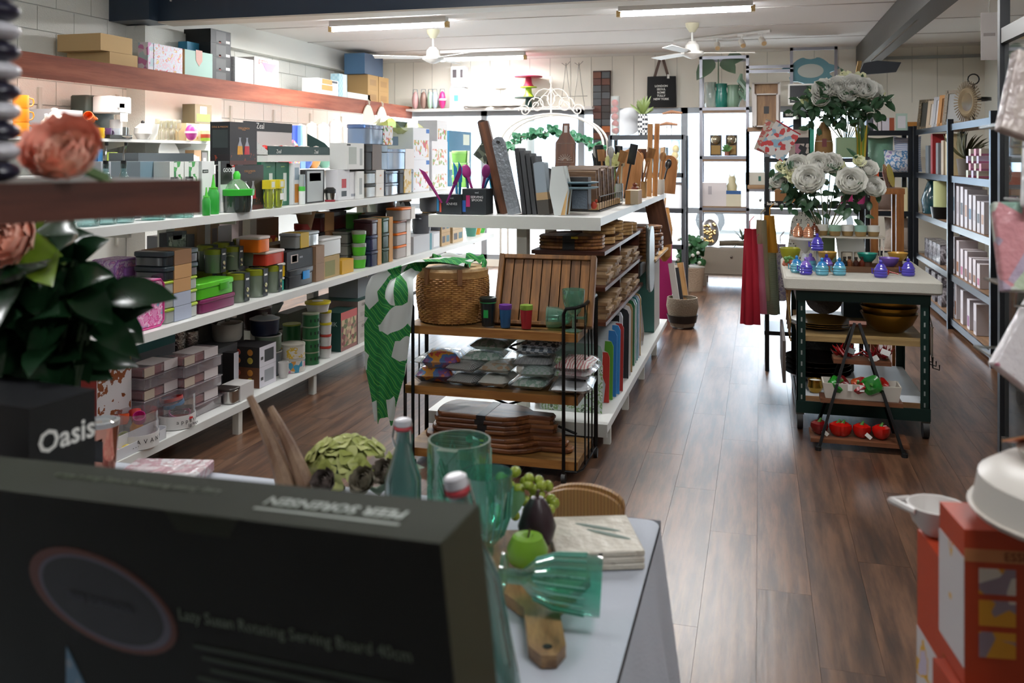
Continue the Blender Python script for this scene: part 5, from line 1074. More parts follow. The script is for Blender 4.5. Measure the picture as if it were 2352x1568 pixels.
cyb('timber_block_box','small open pale timber box on the deck edge','box',1436,1466,438,6.15,ZB1,.2,'#b3844a',top='#c9b28f',panels=[('N',.4,1,0,1,'#c7b79c')])
t=thing('utensil_flower','yellow-green artificial flower among the utensils','flower',(*at_y(1412,420,6.5)[:2],ZB1));MB().tube([(0,0,0),(0,0,.26)],.004,5).build('stem',M('#5f7a34',.6),t);b=MB();petals(b,Vector((0,0,.29)),Vector((-.2,-.5,.7)),.075,3,7);b.build('petals',M('#dfe0a8',.6),t)
for k,(px,Y,c,lab) in enumerate(((1478,7.0,'#b9935f','turned pale wooden pepper mill'),(1490,7.2,'#c9a26c','small round wooden canister'),(1500,6.95,'#7a3a24','red-brown pestle mill with round knob'),(1518,7.4,'#e4e2dc','white salt shaker by the mills'),(1536,7.7,'#c4a06c','small wooden egg cup stand'))):
 p=at_y(px,430,Y);lathed('spice_mill',lab,'mill',-.93,Y,ZB1,[('body',[(.001,0),(.025,0),(.022,.05),(.028,.09),(.016,.1),(.001,.1)],M(c,.5)),('knob',[(.012,.1),(.02,.115),(.001,.13)],M(c,.4))])
# ---------------- timber insert with serving boards ----------------
RB=MW('#3f1f14','#63341f',(1,10,10),.4,31)
t=thing('timber_insert_shelf','dark red-brown three-tier timber shelf carrying serving boards','shelf',(0,0,0))
for z,ya in ((1.065,4.98),(.86,5.0),(.66,5.02)):MB().box(-1.265,-.84,ya,6.7,z - .022,z).build('shelf_board',RB,t,0)
for y in (5.75,6.66):MB().box(-1.25,-.87,y,y+.03,.66,1.043).build('divider',RB,t,0)
MB().box(-1.265,-1.25,5.06,6.66,.162,1.043).build('back_panel',RB,t,0)
def oboard(label,x,y,z,L,W_,m,rz=0,handle=False,group=None,th=.018,strap=False):
 t=thing('serving_board',label,'serving board',(x,y,z),rz,group);pts=[]
 for i in range(24):a=2*PI*i/24;c_,s_=math.cos(a),math.sin(a);pts.append((L/2*math.copysign(abs(c_)**.55,c_),W_/2*math.copysign(abs(s_)**.6,s_)))
 MB().cprism(pts,0,th,.005).build('board',m,t,0)
 if handle:MB().prism([(L/2 - .03,-W_*.2),(L/2+.02,-.03),(L/2+.12,-.026),(L/2+.14,0),(L/2+.12,.026),(L/2+.02,.03),(L/2 - .03,W_*.2)],.0005,th - .0005).build('handle',m,t,0)
 if strap:MB().box(-.035,.035,-W_/2 - .002,W_/2+.002,.0,th+.001).build('black_strap',BLACK,t,0)
 return t
z=1.066
for k in range(4):oboard('oval acacia serving board with black strap in the front stack',-1.06,5.14,z,.38,.24,ACA,R(2),group='oval strapped boards',strap=True);z+=.0195
tb=MB().box(-.02,.02,-.001,0,0,.012).build('strap_label',M('#c9b82c',.5),None,0);tb.parent=[o for o in COL.objects if o.get('group')=='oval strapped boards'][-1];tb.location=(.035,-.122,.004)
b=thing('dark_leaf_dish','large dark carved leaf dish behind the oval boards','dish',(-1.06,5.5,1.066));MB().lathe([(.001,0),(.1,0),(.2,.05),(.205,.058),(.1,.01),(.001,.01)],24,sx=1.1,sy=.7).build('dish',WAL,b)
for s,(px,y,n_,r) in enumerate(((0,5.45,4,.1),(0,5.72,5,.11),(0,6.1,4,.12),(0,6.4,3,.11))):
 for k in range(n_):lathed('round_trivet','round pale timber trivet in a short stack, '+['first','second','third','fourth'][s]+' stack behind the oval boards','trivet',-.955+.0*s,y,1.066+.0215*k,[('disc',[(.02,0),(r - .004,0),(r,.004),(r,.016),(r - .004,.02),(.02,.02)],OAK)],'round trivets '+str(s),seg=26)
for z0,nm in ((.861,'middle'),(.661,'lower')):
 for s,(y,L,n_) in enumerate(((5.2,.2,5),(5.5,.22,6),(5.95,.24,6),(6.35,.22,5))):
  for k in range(n_):
   o=MB().box(-.11,.11,-L/2+.005*(k % 2),L/2,0,.018).build('timber_coaster_board',MW('#8a6a48','#bfa27c',(1,10,10),.6,41),None,0);o.location=(-.965+.01*(k % 3),y,z0+.0195*k)
   tag(o,f'pale rectangular timber board, {["first", "second", "third", "fourth"][s]} stack on the {nm} tier','board',f'pale board stacks {nm} {s}')
# bottom deck of the board shelving, right-hand side
def mat(label,y,w_,h_,x,m,lean=.18,edge=None,name='chopping_mat',z=ZB0,th=.006,r=.0,rz=0):
 t=thing(name,label,'chopping board',(x,y,z),rz,None,rot=(-lean,0,rz))
 b=MB();b.prism([(-w_/2,0),(w_/2,0),(w_/2,h_ - .04),(w_/2 - .012,h_ - .012),(w_/2 - .04,h_),(-w_/2+.04,h_),(-w_/2,h_ - .04)],0,th,'y');b.build('board',m,t,0)
 if edge:b=MB();b.prism([(w_/2 - .03,0),(w_/2+.001,0),(w_/2+.001,h_ - .04),(w_/2 - .012,h_ - .012),(w_/2 - .05,h_ - .01),(w_/2 - .055,h_*.6),(w_/2 - .02,h_*.35)],-.001,th+.001,'y');b.build('coloured_grip',edge,t,0)
 return t
FLG=MP(['#a8b3ae','#a8b3ae','#6f8a5c','#b7c2bd','#4a5a48'],24,'blotch')
mat('glass chopping board with leafy floral print by the cart',4.95,.36,.3,-1.03,FLG,.1)
mat('translucent green glass board behind the floral one',5.05,.3,.36,-1.02,GL('#b9d6cc',.5),.1)
for k,(c,lab) in enumerate((('#b3342c','white plastic board with red grip'),('#5a9a34','white plastic board with green grip'),('#2f74b5','white plastic board with blue grip'),('#3a86c4','larger white plastic board with sky blue grip'),('#a8332c','tall plastic board with dark red grip'))):
 mat(lab+' standing in the row beside the cart',5.18+.07*k,.3+.02*k,.3+.05*k if k<3 else .42,-1.0,GL('#dfe6ea',.35,.2),.12,M(c,.4))
t=mat('large black and silver boxed tray with white label',5.62,.42,.46,-1.05,M('#b6bcc2',.4),.08,name='boxed_tray',th=.03);MB().box(-.18,.1,-.002,0,.25,.43).build('printed_window',M('#1a1c1f',.3),t,0);MB().box(.12,.19,-.002,0,.36,.43).build('printed_badge',BLACK,t,0)
for k,(c,lab,h_) in enumerate((('#1f2226','black tray edge-on behind the silver boxed tray',.45),('#d9d4d2','white mounted board behind the black tray',.46),('#a88a62','brown cardboard sheet behind the white board',.46))):mat(lab,5.78+.09*k,.44,h_,-1.04,M(c,.5),.08,name='flat_board')
for k,(c,lab) in enumerate((('#2f6f4a','green sleeve of placemats'),('#a8b6bc','silver sleeve of placemats'),('#2f7f86','teal sleeve of placemats'),('#9fb0c4','pale blue sleeve of placemats'),('#b3925a','tan sleeve of placemats'))):mat(lab+' filed upright on the bottom deck',6.15+.08*k,.42,.45,-1.04,M(c,.3,0,.5),.06,name='placemat_pack',th=.02)
t=thing('gift_bag','clear cellophane bag with red ribbon on the bottom deck','bag',(-.98,6.85,ZB0));MB().lathe([(.001,0),(.12,0),(.13,.1),(.11,.3),(.03,.42),(.07,.5)],12).build('cellophane',GL('#d8d4d0',.45,.1),t,0);MB().lathe([(.034,.41),(.036,.43)],10).build('ribbon',M('#b3262c',.5),t);MB().sph((0,0,.14),(.08,.08,.12)).build('contents',M('#b5a89c',.7),t)
carton('teal_carton','teal carton at the back of the bottom deck','box',-1.23,-.95,7.0,7.3,ZB0,.66,'#35574f')
carton('grey_teal_carton','tall carton with teal end and white face near the far end','box',-1.05,-.83,7.15+.2,7.75,ZB0,.72,'#b9b6b0',side='#3a6a62',top='#c9c6c0')
carton('small_grey_carton','flat grey carton with black trim on the tall cartons','box',-1.15,-.9,7.0,7.35,.662,.76,'#6d6a62',top='#2a2724')
# hanging boards on the far part of the aisle side
for k in range(2):oboard('grey oval tray hooked beside the timber insert, '+('upper' if k==0 else 'lower'),-.85,6.85+.12*k,.82,.5,.34,M('#7d8a8a',.3),0).rotation_euler=(0,R(90),R(8*k))
t=thing('timber_end_rack','wooden shelf tier holding rolled boards beyond the timber insert','shelf',(0,0,0));MB().box(-1.26,-.78,7.0,8.0,.78,.8).build('shelf_board',OAK,t,0);MB().box(-1.26,-1.24,7.0,8.0,.165,1.2).build('back_panel',RB,t,0)
for k in range(8):oboard('thick dark-rimmed board in the tall stack beyond the timber insert',-.95+.01*(k % 3),7.35,.801+.03*k,.3,.3,ACA,R(8*k),group='tall stack of thick boards',th=.027)
for k in range(3):oboard('shallow woven-look timber bowl tray stacked beyond the thick boards',-.95,7.75,.801+.04*k,.3,.26,WAL,0,group='timber trays',th=.035)
t=slab('pizza_peel','large red-brown pizza peel leaning at the far end of the deck','pizza peel',1500,1545,470,600,8.1,.02,MW('#5f3a24','#83553a',(10,10,1),.5,33),.1,R(-12),1.2,z=.8)
# ---------------- black wire cart with timber shelves ----------------
CXL,CXR,CYF,CYK=-1.8,-.84,4.3,4.7
t=thing('display_cart','black wire display cart with three timber shelves and curved end rails','cart',(0,0,0))
TOPW=MW('#6e4c26','#96703c',(1,12,12),.5,51);
for z,nm in ((.73,'top'),(.42,'mid'),(.1,'low')):
 s=MB().box(CXL+.03,CXR - .02,CYF+.01,CYK,z - .04,z).build('shelf',TOPW,t,0)
 MB().box(CXL+.03,CXR - .02,CYF+.006,CYF+.01,z - .042,z - .001).build('front_edge',MW('#8a5a26','#a8763a',(1,12,12),.5,52),s,0)
for x,s in ((CXR,1),(CXL,-1)):
 zt=.86 if s>0 else .86
 xf=x - s*.085
 b=MB();b.tube([(xf,CYF - .02,.06),(xf,CYF - .02,zt - .03),(xf+s*.012,CYF - .02,zt - .005),(x - s*.03,CYF - .01,zt),(x,CYF+.06,zt+.004),(x,CYK,zt+.004)],.009,8);b.build('end_rail',BLKMETAL,t)
 MB().tube([(x,CYK,.06),(x,CYK,zt)],.011,8).build('rear_post',BLKMETAL,t)
 MB().tube([(xf,CYF - .02,.06),(x - s*.02,CYF - .015,.06),(x,CYF+.03,.06),(x,CYK,.06)],.006,6).build('lower_rail',BLKMETAL,t)
 for k in range(5):
  y=CYF+.0+.095*k;MB().tube([(x - (s*.03 if k==0 else 0),y,.06),(x - (s*.03 if k==0 else 0),y,zt)],.0045,6).build('bar',BLKMETAL,t)
 for y in (CYF - .02,CYK):
  xx=xf if y<CYK else x
  w_=MB();w_.m=Matrix.Translation((xx,y,.025)) @ Matrix.Rotation(R(90),4,'Y');w_.cyl(.025,-.01,.01,14);c_=w_.build('castor',BLACK,t);MB().tube([(xx,y,.02),(xx,y,.07)],.008,6).build('castor_stem',BLKMETAL,c_)
for z0,z1 in ((.1,.38),(.42,.69)):
 MB().tube([(CXL+.1,CYK - .01,z0+.02),(CXR - .1,CYK - .01,z1)],.007,6).build('cross_brace',BLKMETAL,t);MB().tube([(CXL+.1,CYK - .015,z1),(CXR - .1,CYK - .015,z0+.02)],.007,6).build('cross_brace',BLKMETAL,t)
# slatted tray
TR=MW('#5c3c1c','#8a5d2f',(12,12,1),.45,53)
a=at_y(1140,728,4.52);c=at_y(1372,728,4.52)
t=thing('slatted_tray','large timber tray of upright slats leaning on the cart','tray',((a.x+c.x)/2,4.44,.733),0,rot=(R(-24),0,R(2)));W=(c.x - a.x)*.95;H=.375
for s in (-1,1):MB().rbox(s*(W/2 - .012) - .014,s*(W/2 - .012)+.014,-.028,.028,0,H,.006,.003).build('side_rail',TR,t)
MB().rbox(-W/2+.02,W/2 - .02,-.022,.022,H - .025,H,.006,.003).build('top_rail',TR,t);MB().rbox(-W/2+.02,W/2 - .02,-.022,.022,0,.02,.006,.003).build('bottom_rail',TR,t)
n=9
for k in range(n):
 x0=-W/2+.028+k*(W - .056)/n;MB().box(x0+.003,x0+(W - .056)/n - .003,-.006,.012,.02,H - .025).build('slat',TR,t,0)
MB().box(-W/2+.02,W/2 - .02,.0125,.016,.01,H - .01).build('back_panel',M('#1d130c',.7),t,0)
# picnic basket with lid and banana-leaf cloth
bx,by,bz=at_y(1040,735,4.5).x,4.5,.733
WK=MW('#86592a','#b58748',(6,6,6),.6,54)
t=thing('picnic_basket','round wicker picnic basket with flat rim on the cart','basket',(bx,by,bz));RBk,HB=.185,.265
def rad(z):k=z/HB;return RBk*(.9+.12*math.sin(k*PI*.8))
b=MB();b.lathe([(.001,.002)]+[(rad(HB*i/8) - .008,max(.002,HB*i/8)) for i in range(9)],40);b.build('lining',M('#4a2f18',.8),t)
b=MB();nst=30
for j in range(24):
 z=.008+(HB - .03)*j/24;pts=[]
 for i in range(nst*2):a_=2*PI*i/(nst*2);rr=rad(z)+(.0045 if (i+j) % 2 else -.0035);pts.append((rr*math.cos(a_),rr*math.sin(a_),z))
 b.tube(pts,.0055,4,True)
o=b.build('woven_strand',WK,t);o['kind']='stuff'
b=MB()
for i in range(nst):a_=2*PI*i/nst;b.tube([(rad(z)*math.cos(a_),rad(z)*math.sin(a_),z) for z in (.0,HB*.33,HB*.66,HB - .02)],.004,4)
o=b.build('upright_stake',WK,t);o['kind']='stuff'
MB().lathe([(rad(HB) - .006,HB - .03),(rad(HB)+.008,HB - .03),(rad(HB)+.01,HB+.004),(rad(HB) - .006,HB+.006)],40).build('rim_band',MW('#9a7140','#c29a61',(3,3,8),.55,55),t)
MB().lathe([(.001,HB+.004),(rad(HB)+.004,HB+.002),(rad(HB),HB+.018),(.001,HB+.026)],36).build('lid',MW('#a8855a','#cdb48c',(8,8,8),.6,56),t)
for a_ in (-60,-115):MB().box(rad(HB)*.97,rad(HB)+.018,-.012,.012,HB - .06,HB+.02).build('strap',M('#7a5230',.6),t,0,rot=(0,0,R(a_)))
m,n_,l_,p_=newmat('banana_leaf_print')
tcn=n_.new('ShaderNodeTexCoord');wv=n_.new('ShaderNodeTexWave');wv.bands_direction='DIAGONAL';wv.inputs['Scale'].default_value=13;wv.inputs['Distortion'].default_value=3;wv.inputs['Detail'].default_value=1
ns=n_.new('ShaderNodeTexVoronoi');ns.inputs['Scale'].default_value=9;ns.voronoi_dimensions='3D'
l_.new(tcn.outputs['Object'],wv.inputs['Vector']);l_.new(tcn.outputs['Object'],ns.inputs['Vector'])
r1=ramp(n_,['#0d6b34','#15833f','#8fc24a','#0f7538'],True,[0,.3,.78,.86]);l_.new(wv.outputs['Fac'],r1.inputs[0])
sp_=n_.new('ShaderNodeSeparateColor');l_.new(ns.outputs['Color'],sp_.inputs[0]);mt=n_.new('ShaderNodeMath');mt.operation='GREATER_THAN';mt.inputs[1].default_value=.62;l_.new(sp_.outputs[0],mt.inputs[0])
mx=n_.new('ShaderNodeMix');mx.data_type='RGBA';mx.inputs[7].default_value=lin('#c9d0cd');l_.new(mt.outputs[0],mx.inputs[0]);l_.new(r1.outputs[0],mx.inputs[6]);l_.new(mx.outputs[2],p_.inputs['Base Color']);p_.inputs['Roughness'].default_value=.7
LEAFP=m
t=thing('leaf_print_cloth','green banana-leaf print tablecloth draped over the basket and cart corner','cloth',(0,0,0))
path=[at_y(*q) for q in ((1110,600,4.62),(1050,583,4.55),(975,580,4.45))]
zt=bz+HB+.022
x_l=CXL - .06
def drape(u,v):
 # u across (y), v along: over the lid, then down outside the cart's near corner
 L=v*1.15;w_=.13 - .03*math.sin(v*3);yy=by - .16+(u - .5)*w_*2 - .1*max(0,v - .3)
 wob=.012*math.sin(u*9+v*3)+.006*math.sin(u*21)
 k_=min(1,max(0,(L - .2)/.3));k_=k_*k_*(3 - 2*k_)
 xc_=bx+.12 - .36*min(1,L/.42);q=max(0,L - .42)
 z=zt+.02+.015*math.sin(L*9) - .05*max(0,min(1,(L - .28)/.14)) - q*.98+wob
 wd=.2*(1+.25*math.sin(v*PI))*(1 - .45*max(0,v - .8)/.2);ax_=(u - .5)*wd
 x=xc_+ax_*k_ - .05*q;y=by - .08 - .2*k_+ax_*(1 - k_)*.9 - .018*math.sin(u*10+v*4)*k_
 return (x,y,z - .05*abs(u - .5)*(v>.95))
o=MB().grid(drape,22,46).build('hanging_cloth',LEAFP,t,80)
def scarf(u,v):
 a_=R(150) - u*R(190);rr=rad(HB)*(.86+.16*v);return (bx+rr*math.cos(a_),by+rr*math.sin(a_),zt+.012+.035*math.sin(v*PI)+.008*math.sin(u*30+v*5) - (.16*max(0,u - .72)/.28 if True else 0))
MB().grid(scarf,40,8).build('rim_fold',LEAFP,t,80)
# drinking cups
def tumbler(label,px,Y,r,h,c,rimc,lidh=.2,extra=None):
 p=at_y(px,735,Y);t=lathed('party_cup',label,'cup',p.x,Y,.733,[('cup',[(.001,0),(r*.78,0),(r,h*(1 - lidh)),(.001,h*(1 - lidh))],M(c,.25)),('rim_cup',[(r*1.0,h*(1 - lidh)),(r*1.08,h*(1 - lidh)+.006),(r*1.05,h),(r*.9,h),(.001,h - .01)],M(rimc,.3))]);return t
t=tumbler('black travel cup with green bands and green logo',1121,4.38,.041,.145,'#11181a','#16211c',.15)
for z in (.118,.127):MB().lathe([(.0425,z),(.0432,z+.003),(.0425,z+.005)],20).build('green_band',M('#1f7a44',.4),t)
MB().box(-.012,.012,-.0395,-.037,.045,.085).build('printed_logo',M('#23a04a',.4),t,0)
tumbler('blue plastic cup stack with purple rim',1161,4.36,.031,.115,'#1f4f78','#5f2f86');tumbler('red plastic cup stack with lime rim',1209,4.36,.031,.118,'#8f1f26','#7a9a3a')
AQ=GL('#bfe9da',.88,.03)
def goblet(label,x,y,z,rot,k=1.0,name='goblet'):
 t=thing(name,label,'goblet',(x,y,z),0,None,rot=rot)
 MB().lathe([(.001,0),(.036*k,0),(.036*k,.003),(.006*k,.012),(.006*k,.055*k)],20).build('foot',AQ,t);MB().lathe([(.006*k,.055*k),(.028*k,.075*k),(.043*k,.12*k),(.046*k,.165*k),(.044*k,.165*k),(.041*k,.12*k),(.024*k,.078*k),(.001,.066*k)],24).build('bowl',AQ,t)
p=at_y(1317,740,4.36);goblet('aqua pressed-glass goblet standing on the cart',p.x,4.36,.733,(0,0,0),1.25)
p=at_y(1340,740,4.4);goblet('aqua pressed-glass goblet lying on its side on the cart',p.x+.01,4.42,.733+.055,(0,R(-90),R(6)),1.2)
# middle shelf: wrapped cloths
GING=MP(['#e9edf0','#66727f'],45,'check',.5,.3,.3);GI2=MP(['#f0f0ec','#4a4f57'],55,'stripe_x',.5,.3,.2);GRG=MP(['#e2ebe4','#a9c9b8','#eef0ec'],24,'blotch',.5,.3,.3);WAVY=MP(['#d9d6d2','#d9d6d2','#c9722c','#d9d6d2','#a83a4c'],22,'wave_x',.5,.3,.2);LINW=M('#efeee6',.6,0,.3,bump=.3,bs=30)
TROP=MP(['#c93a2a','#d9921c','#3f6aa8','#7a3f8a','#d0561f'],9,'blotch',.4,.5,.3,pos=[0,.4,.48,.56,.62])
zs=.422
packs=[(1005,895,.0,.2,.18,.07,TROP,'bright orange and blue tropical print cloth in clear wrap, under its twin'),(1020,850,.07,.2,.17,.075,TROP,'bright orange and blue tropical print cloth in clear wrap, on top'),(985,835,.072,.1,.2,.03,M('#cfd6da',.5),'flat white cloth pack behind the tropical cloths'),
 (1080,890,0,.16,.2,.045,GI2,'grey striped tea towel pack, bottom of its pile'),(1078,868,.046,.16,.2,.045,GI2,'grey striped tea towel pack, second in its pile'),(1115,840,.092,.22,.2,.05,GRG,'pale green gingham cloth pack under the top one'),(1135,822,.143,.2,.2,.05,GRG,'pale green gingham cloth pack on top of the pile'),
 (1165,893,0,.15,.2,.05,LINW,'cream linen cloth pack at the shelf edge'),(1170,860,.052,.17,.2,.045,MP(['#cfcabf','#b9c0b4','#c9a98a'],40,'cells',.5,.3,.3),'small floral cloth pack on the cream linen one'),
 (1225,890,0,.17,.2,.045,GRG,'silver green check pack lying slantwise'),(1240,868,.047,.17,.2,.045,MP(['#cdd6d8','#a9c4b8'],70,'check',.5,.3,.3),'mint check pack lying slantwise on another'),
 (1245,845,.1,.2,.2,.042,GI2,'blue and white gingham pack, lowest of the tall pile'),(1240,820,.143,.2,.2,.045,GING,'blue and white gingham pack, middle of the tall pile'),(1255,795,.19,.2,.2,.05,GING,'blue and white gingham pack, top of the tall pile'),
 (1318,895,0,.19,.26,.05,M('#d0d2d6',.5,bump=.3,bs=30),'white cloth pack at the end rail'),(1322,870,.052,.16,.22,.05,MP(['#d6cfd0','#c4a0a4','#d6cfd0'],26,'blotch',.5,.3,.3),'pale pink check cloth pack under the wavy one'),(1325,840,.104,.18,.22,.05,WAVY,'white cloth pack with orange and red wavy stripes')]
for k,(px,py,dz,w_,d_,h_,m,lab) in enumerate(packs):
 yy=4.44+(.1 if k in (2,5,6) else 0.06 if k in (11,12,13) else 0)
 p=at_y(px,py,yy);packet(lab,p.x,yy,zs+dz,w_*1.06,d_*1.25,h_*1.2,m,R(rnd(-10,10)))
# bottom shelf: paddle boards
zb=.103
a=at_y(975,1040,4.5);PB=MW('#5a3018','#8d5a30',(1,12,12),.42,57,dark='#3d200f')
def paddle(label,x,y,z,L,W_,rz,group,th=.022):
 t=thing('paddle_board',label,'serving board',(x,y,z),rz,group);h=W_/2
 pts=[(-L/2+.05 - .05*math.sin(a_),h*math.cos(a_)) for a_ in [PI*i/8 for i in range(9)]]+[(L*.12,-h),(L*.22,-h*.75),(L*.3,-h*.32),(L*.48,-h*.28),(L/2,-h*.12),(L/2,h*.12),(L*.48,h*.28),(L*.3,h*.32),(L*.22,h*.75),(L*.12,h)]
 MB().cprism(pts[::-1],0,th,.006).build('board',PB,t,0)
 MB().box(-.07,-.02,-h - .0015,h+.0015,0,th+.001).build('black_strap',BLACK,t,0);return t
xm=(CXL+CXR)/2
for k in range(3):
 q=paddle('large acacia paddle board strapped in black, lower stack on the cart base',xm+.03 - .02*k,4.47,zb+.024*k,.76 - .02*k,.3,R(-3+2.2*k),'lower acacia paddles')
 MB().box(-.055,-.02,-.152,-.1505,.004,.016).build('yellow_label',M('#c9c02c',.5),q,0)
for k in range(4):paddle('acacia paddle board strapped in black, upper stack on the cart base',xm - .02+.012*(k % 2),4.5,zb+.0725+.024*k,.66 - .01*k,.26,R(1.5 - 1.4*k),'upper acacia paddles')
# ---------------- green steel trolley with cloth top ----------------
TX0,TX1,TY0,TY1=.21,.93,5.5,6.45
GST=M('#16302b',.35,.4)
t=thing('steel_trolley','dark green slotted-angle trolley on castors with cloth-covered top','trolley',(0,0,0))
zt=.9
for x in (TX0,TX1):
 for y in (TY0,TY1):
  s=1 if x==TX0 else -1;q=1 if y==TY0 else -1
  po=MB().box(min(x,x+s*.05),max(x,x+s*.05),min(y,y+q*.006),max(y,y+q*.006),.13,zt - .08).box(min(x,x+s*.006),max(x,x+s*.006),min(y,y+q*.05),max(y,y+q*.05),.13,zt - .08).build('corner_post',GST,t,0)
  if y==TY0:
   for k in range(10):MB().box(x+s*.028 - .004,x+s*.028+.004,y - .0015,y - .0002,.18+.065*k,.205+.065*k).build('slot',M('#8a8f8c',.5),po,0)
  b=MB();b.m=Matrix.Translation((x+s*.02,y+q*.03,.05)) @ Matrix.Rotation(R(90),4,'Y');b.cyl(.05,-.016,.016,18);w_=b.build('castor',M('#1a1816',.6),t);MB().box(x+s*.02 - .022,x+s*.02+.022,y+q*.03 - .03,y+q*.03+.03,.09,.14).build('castor_fork',M('#4a4640',.4,.6),w_,0)
for z in (.14,.8):
 MB().box(TX0,TX1,TY0 - .004,TY0+.004,z - .04,z+.03).build('rail',GST,t,0);MB().box(TX0,TX1,TY1 - .004,TY1+.004,z - .04,z+.03).build('rail',GST,t,0)
 for x in (TX0,TX1):MB().box(x - .004,x+.004,TY0,TY1,z - .04,z+.03).build('rail',GST,t,0)
OAKT=MW('#8a7048','#a88c5c',(1,10,10),.5,61)
MB().box(TX0+.01,TX1 - .01,TY0+.01,TY1 - .01,.52,.55).build('middle_shelf',OAKT,t,0);MB().box(TX0+.01,TX1 - .01,TY0+.01,TY1 - .01,.17,.2).build('lower_shelf',M('#c9ced2',.5),t,0);MB().box(TX0+.01,TX1 - .01,TY0+.005,TY0+.01,.17,.2).build('lower_shelf_edge',MW('#7a5838','#96704a',(1,8,8),.5,62),t,0)
CL=M('#c4c1b6',.85,bump=.15,bs=200)
b=MB();b.rbox(TX0 - .07,TX1+.06,TY0 - .05,TY1+.05,.822,zt,.02,.012);b.build('cloth_top',CL,t)
lf=MB().box(TX1+.02,TX1+.04,TY0+.1,TY0+.5,.35,.68);
t2=thing('wire_hook_rack','gold wire rack with small hooks hung on the trolley side','rack',(0,0,0));b=MB()
for k in range(7):b.tube([(TX1+.03,TY0+.1+.05*k,.45),(TX1+.03,TY0+.1+.05*k,.62)],.003,4)
for z in (.45,.62):b.tube([(TX1+.03,TY0+.08,z),(TX1+.03,TY0+.42,z)],.004,4)
b.tube([(TX1+.03,TY0+.1,.62),(TX1+.008,TY0+.25,.8)],.003,4);b.build('wire_grid',M('#8a8474',.35,.9),t2)
for k in range(3):MB().tube([(TX1+.03,TY0+.12+.1*k,.45),(TX1+.035,TY0+.12+.1*k,.38),(TX1+.07,TY0+.12+.1*k,.37),(TX1+.07,TY0+.12+.1*k,.4)],.004,5).build('hook',BLKMETAL,t2)
t2=thing('brass_hanger_rail','brass rail with wavy hangers on the trolley side','rail',(0,0,0));b=MB()
for k in range(5):
 y=TY0+.15+.16*k;b.tube([(TX0 - .03,y,.8),(TX0 - .035,y+.03,.7),(TX0 - .03,y - .02,.6),(TX0 - .035,y+.02,.5)],.005,5)
b.tube([(TX0 - .03,TY0+.1,.8),(TX0 - .03,TY1 - .1,.8)],.005,5);b.tube([(TX0 - .03,TY0+.1,.5),(TX0 - .03,TY1 - .1,.5)],.005,5);b.build('rail_frame',M('#9a7a3c',.3,.9),t2)
tag(MB().box(TX0 - .03,TX0 - .012,TY0+.06,TY1 - .15,.25,.5).build('brown_panel',M('#4a403a',.6),None,0),'flat dark brown panel hung low on the trolley side','panel')
# jars on the cloth
PUR=M('#4a3fb0',.15,0,.6);PU2=M('#5a49bd',.15,0,.6);AQB=M('#5fa8bd',.12,0,.7);LIL=M('#8a6fc9',.15,0,.6)
def jar(label,px,py,Y,m,knob,k=1.0,z=None):
 p=at_y(px,py,Y);t=thing('beehive_jar',label,'jar',(p.x,Y,zt if z is None else z));r=.034*k;pf=[(.001,0),(r*.9,0)]
 for i in range(3):pf+=[(r*1.05,.008*k+.014*i*k),(r*1.08,.012*k+.014*i*k),(r*.98,.019*k+.014*i*k)]
 pf+=[(r*.8,.056*k),(.001,.057*k)]
 MB().lathe(pf,20).build('body',m,t);MB().lathe([(r*.86,.055*k),(r*.7,.066*k),(r*.45,.076*k),(.001,.078*k)],20).build('lid',knob,t);MB().sph((0,0,.086*k),(.01*k,.01*k,.012*k),10,8).build('knob',knob,t)
 MB().tube([(-r*1.0,0,.04*k),(-r*1.35,0,.05*k),(-r*1.3,0,.02*k),(-r*.95,0,.02*k)],.004,6).build('ear',m,t)
BLK=M('#2f7fbd',.15,0,.6)
for px,py,Y,m,kb,lab in ((1830,612,5.66,AQB,BLK,'aqua beehive jar with blue knob behind the purple one'),(1851,617,5.58,PUR,LIL,'purple beehive jar with lilac lid between two aqua ones'),(1887,617,5.58,AQB,BLK,'aqua beehive jar with blue knob near the table edge'),(1928,615,5.6,AQB,BLK,'aqua beehive jar standing beside the timber tray'),(2023,619,5.56,PUR,PUR,'deep purple beehive jar near the timber tray end'),(2086,612,5.68,PUR,PUR,'deep purple beehive jar at the table corner'),(1862,595,5.82,AQB,LIL,'aqua beehive jar with lilac lid in the second row'),(1893,595,5.8,LIL,PUR,'lilac beehive jar in the second row')):jar(lab,px,py,Y,m,kb,1.05)
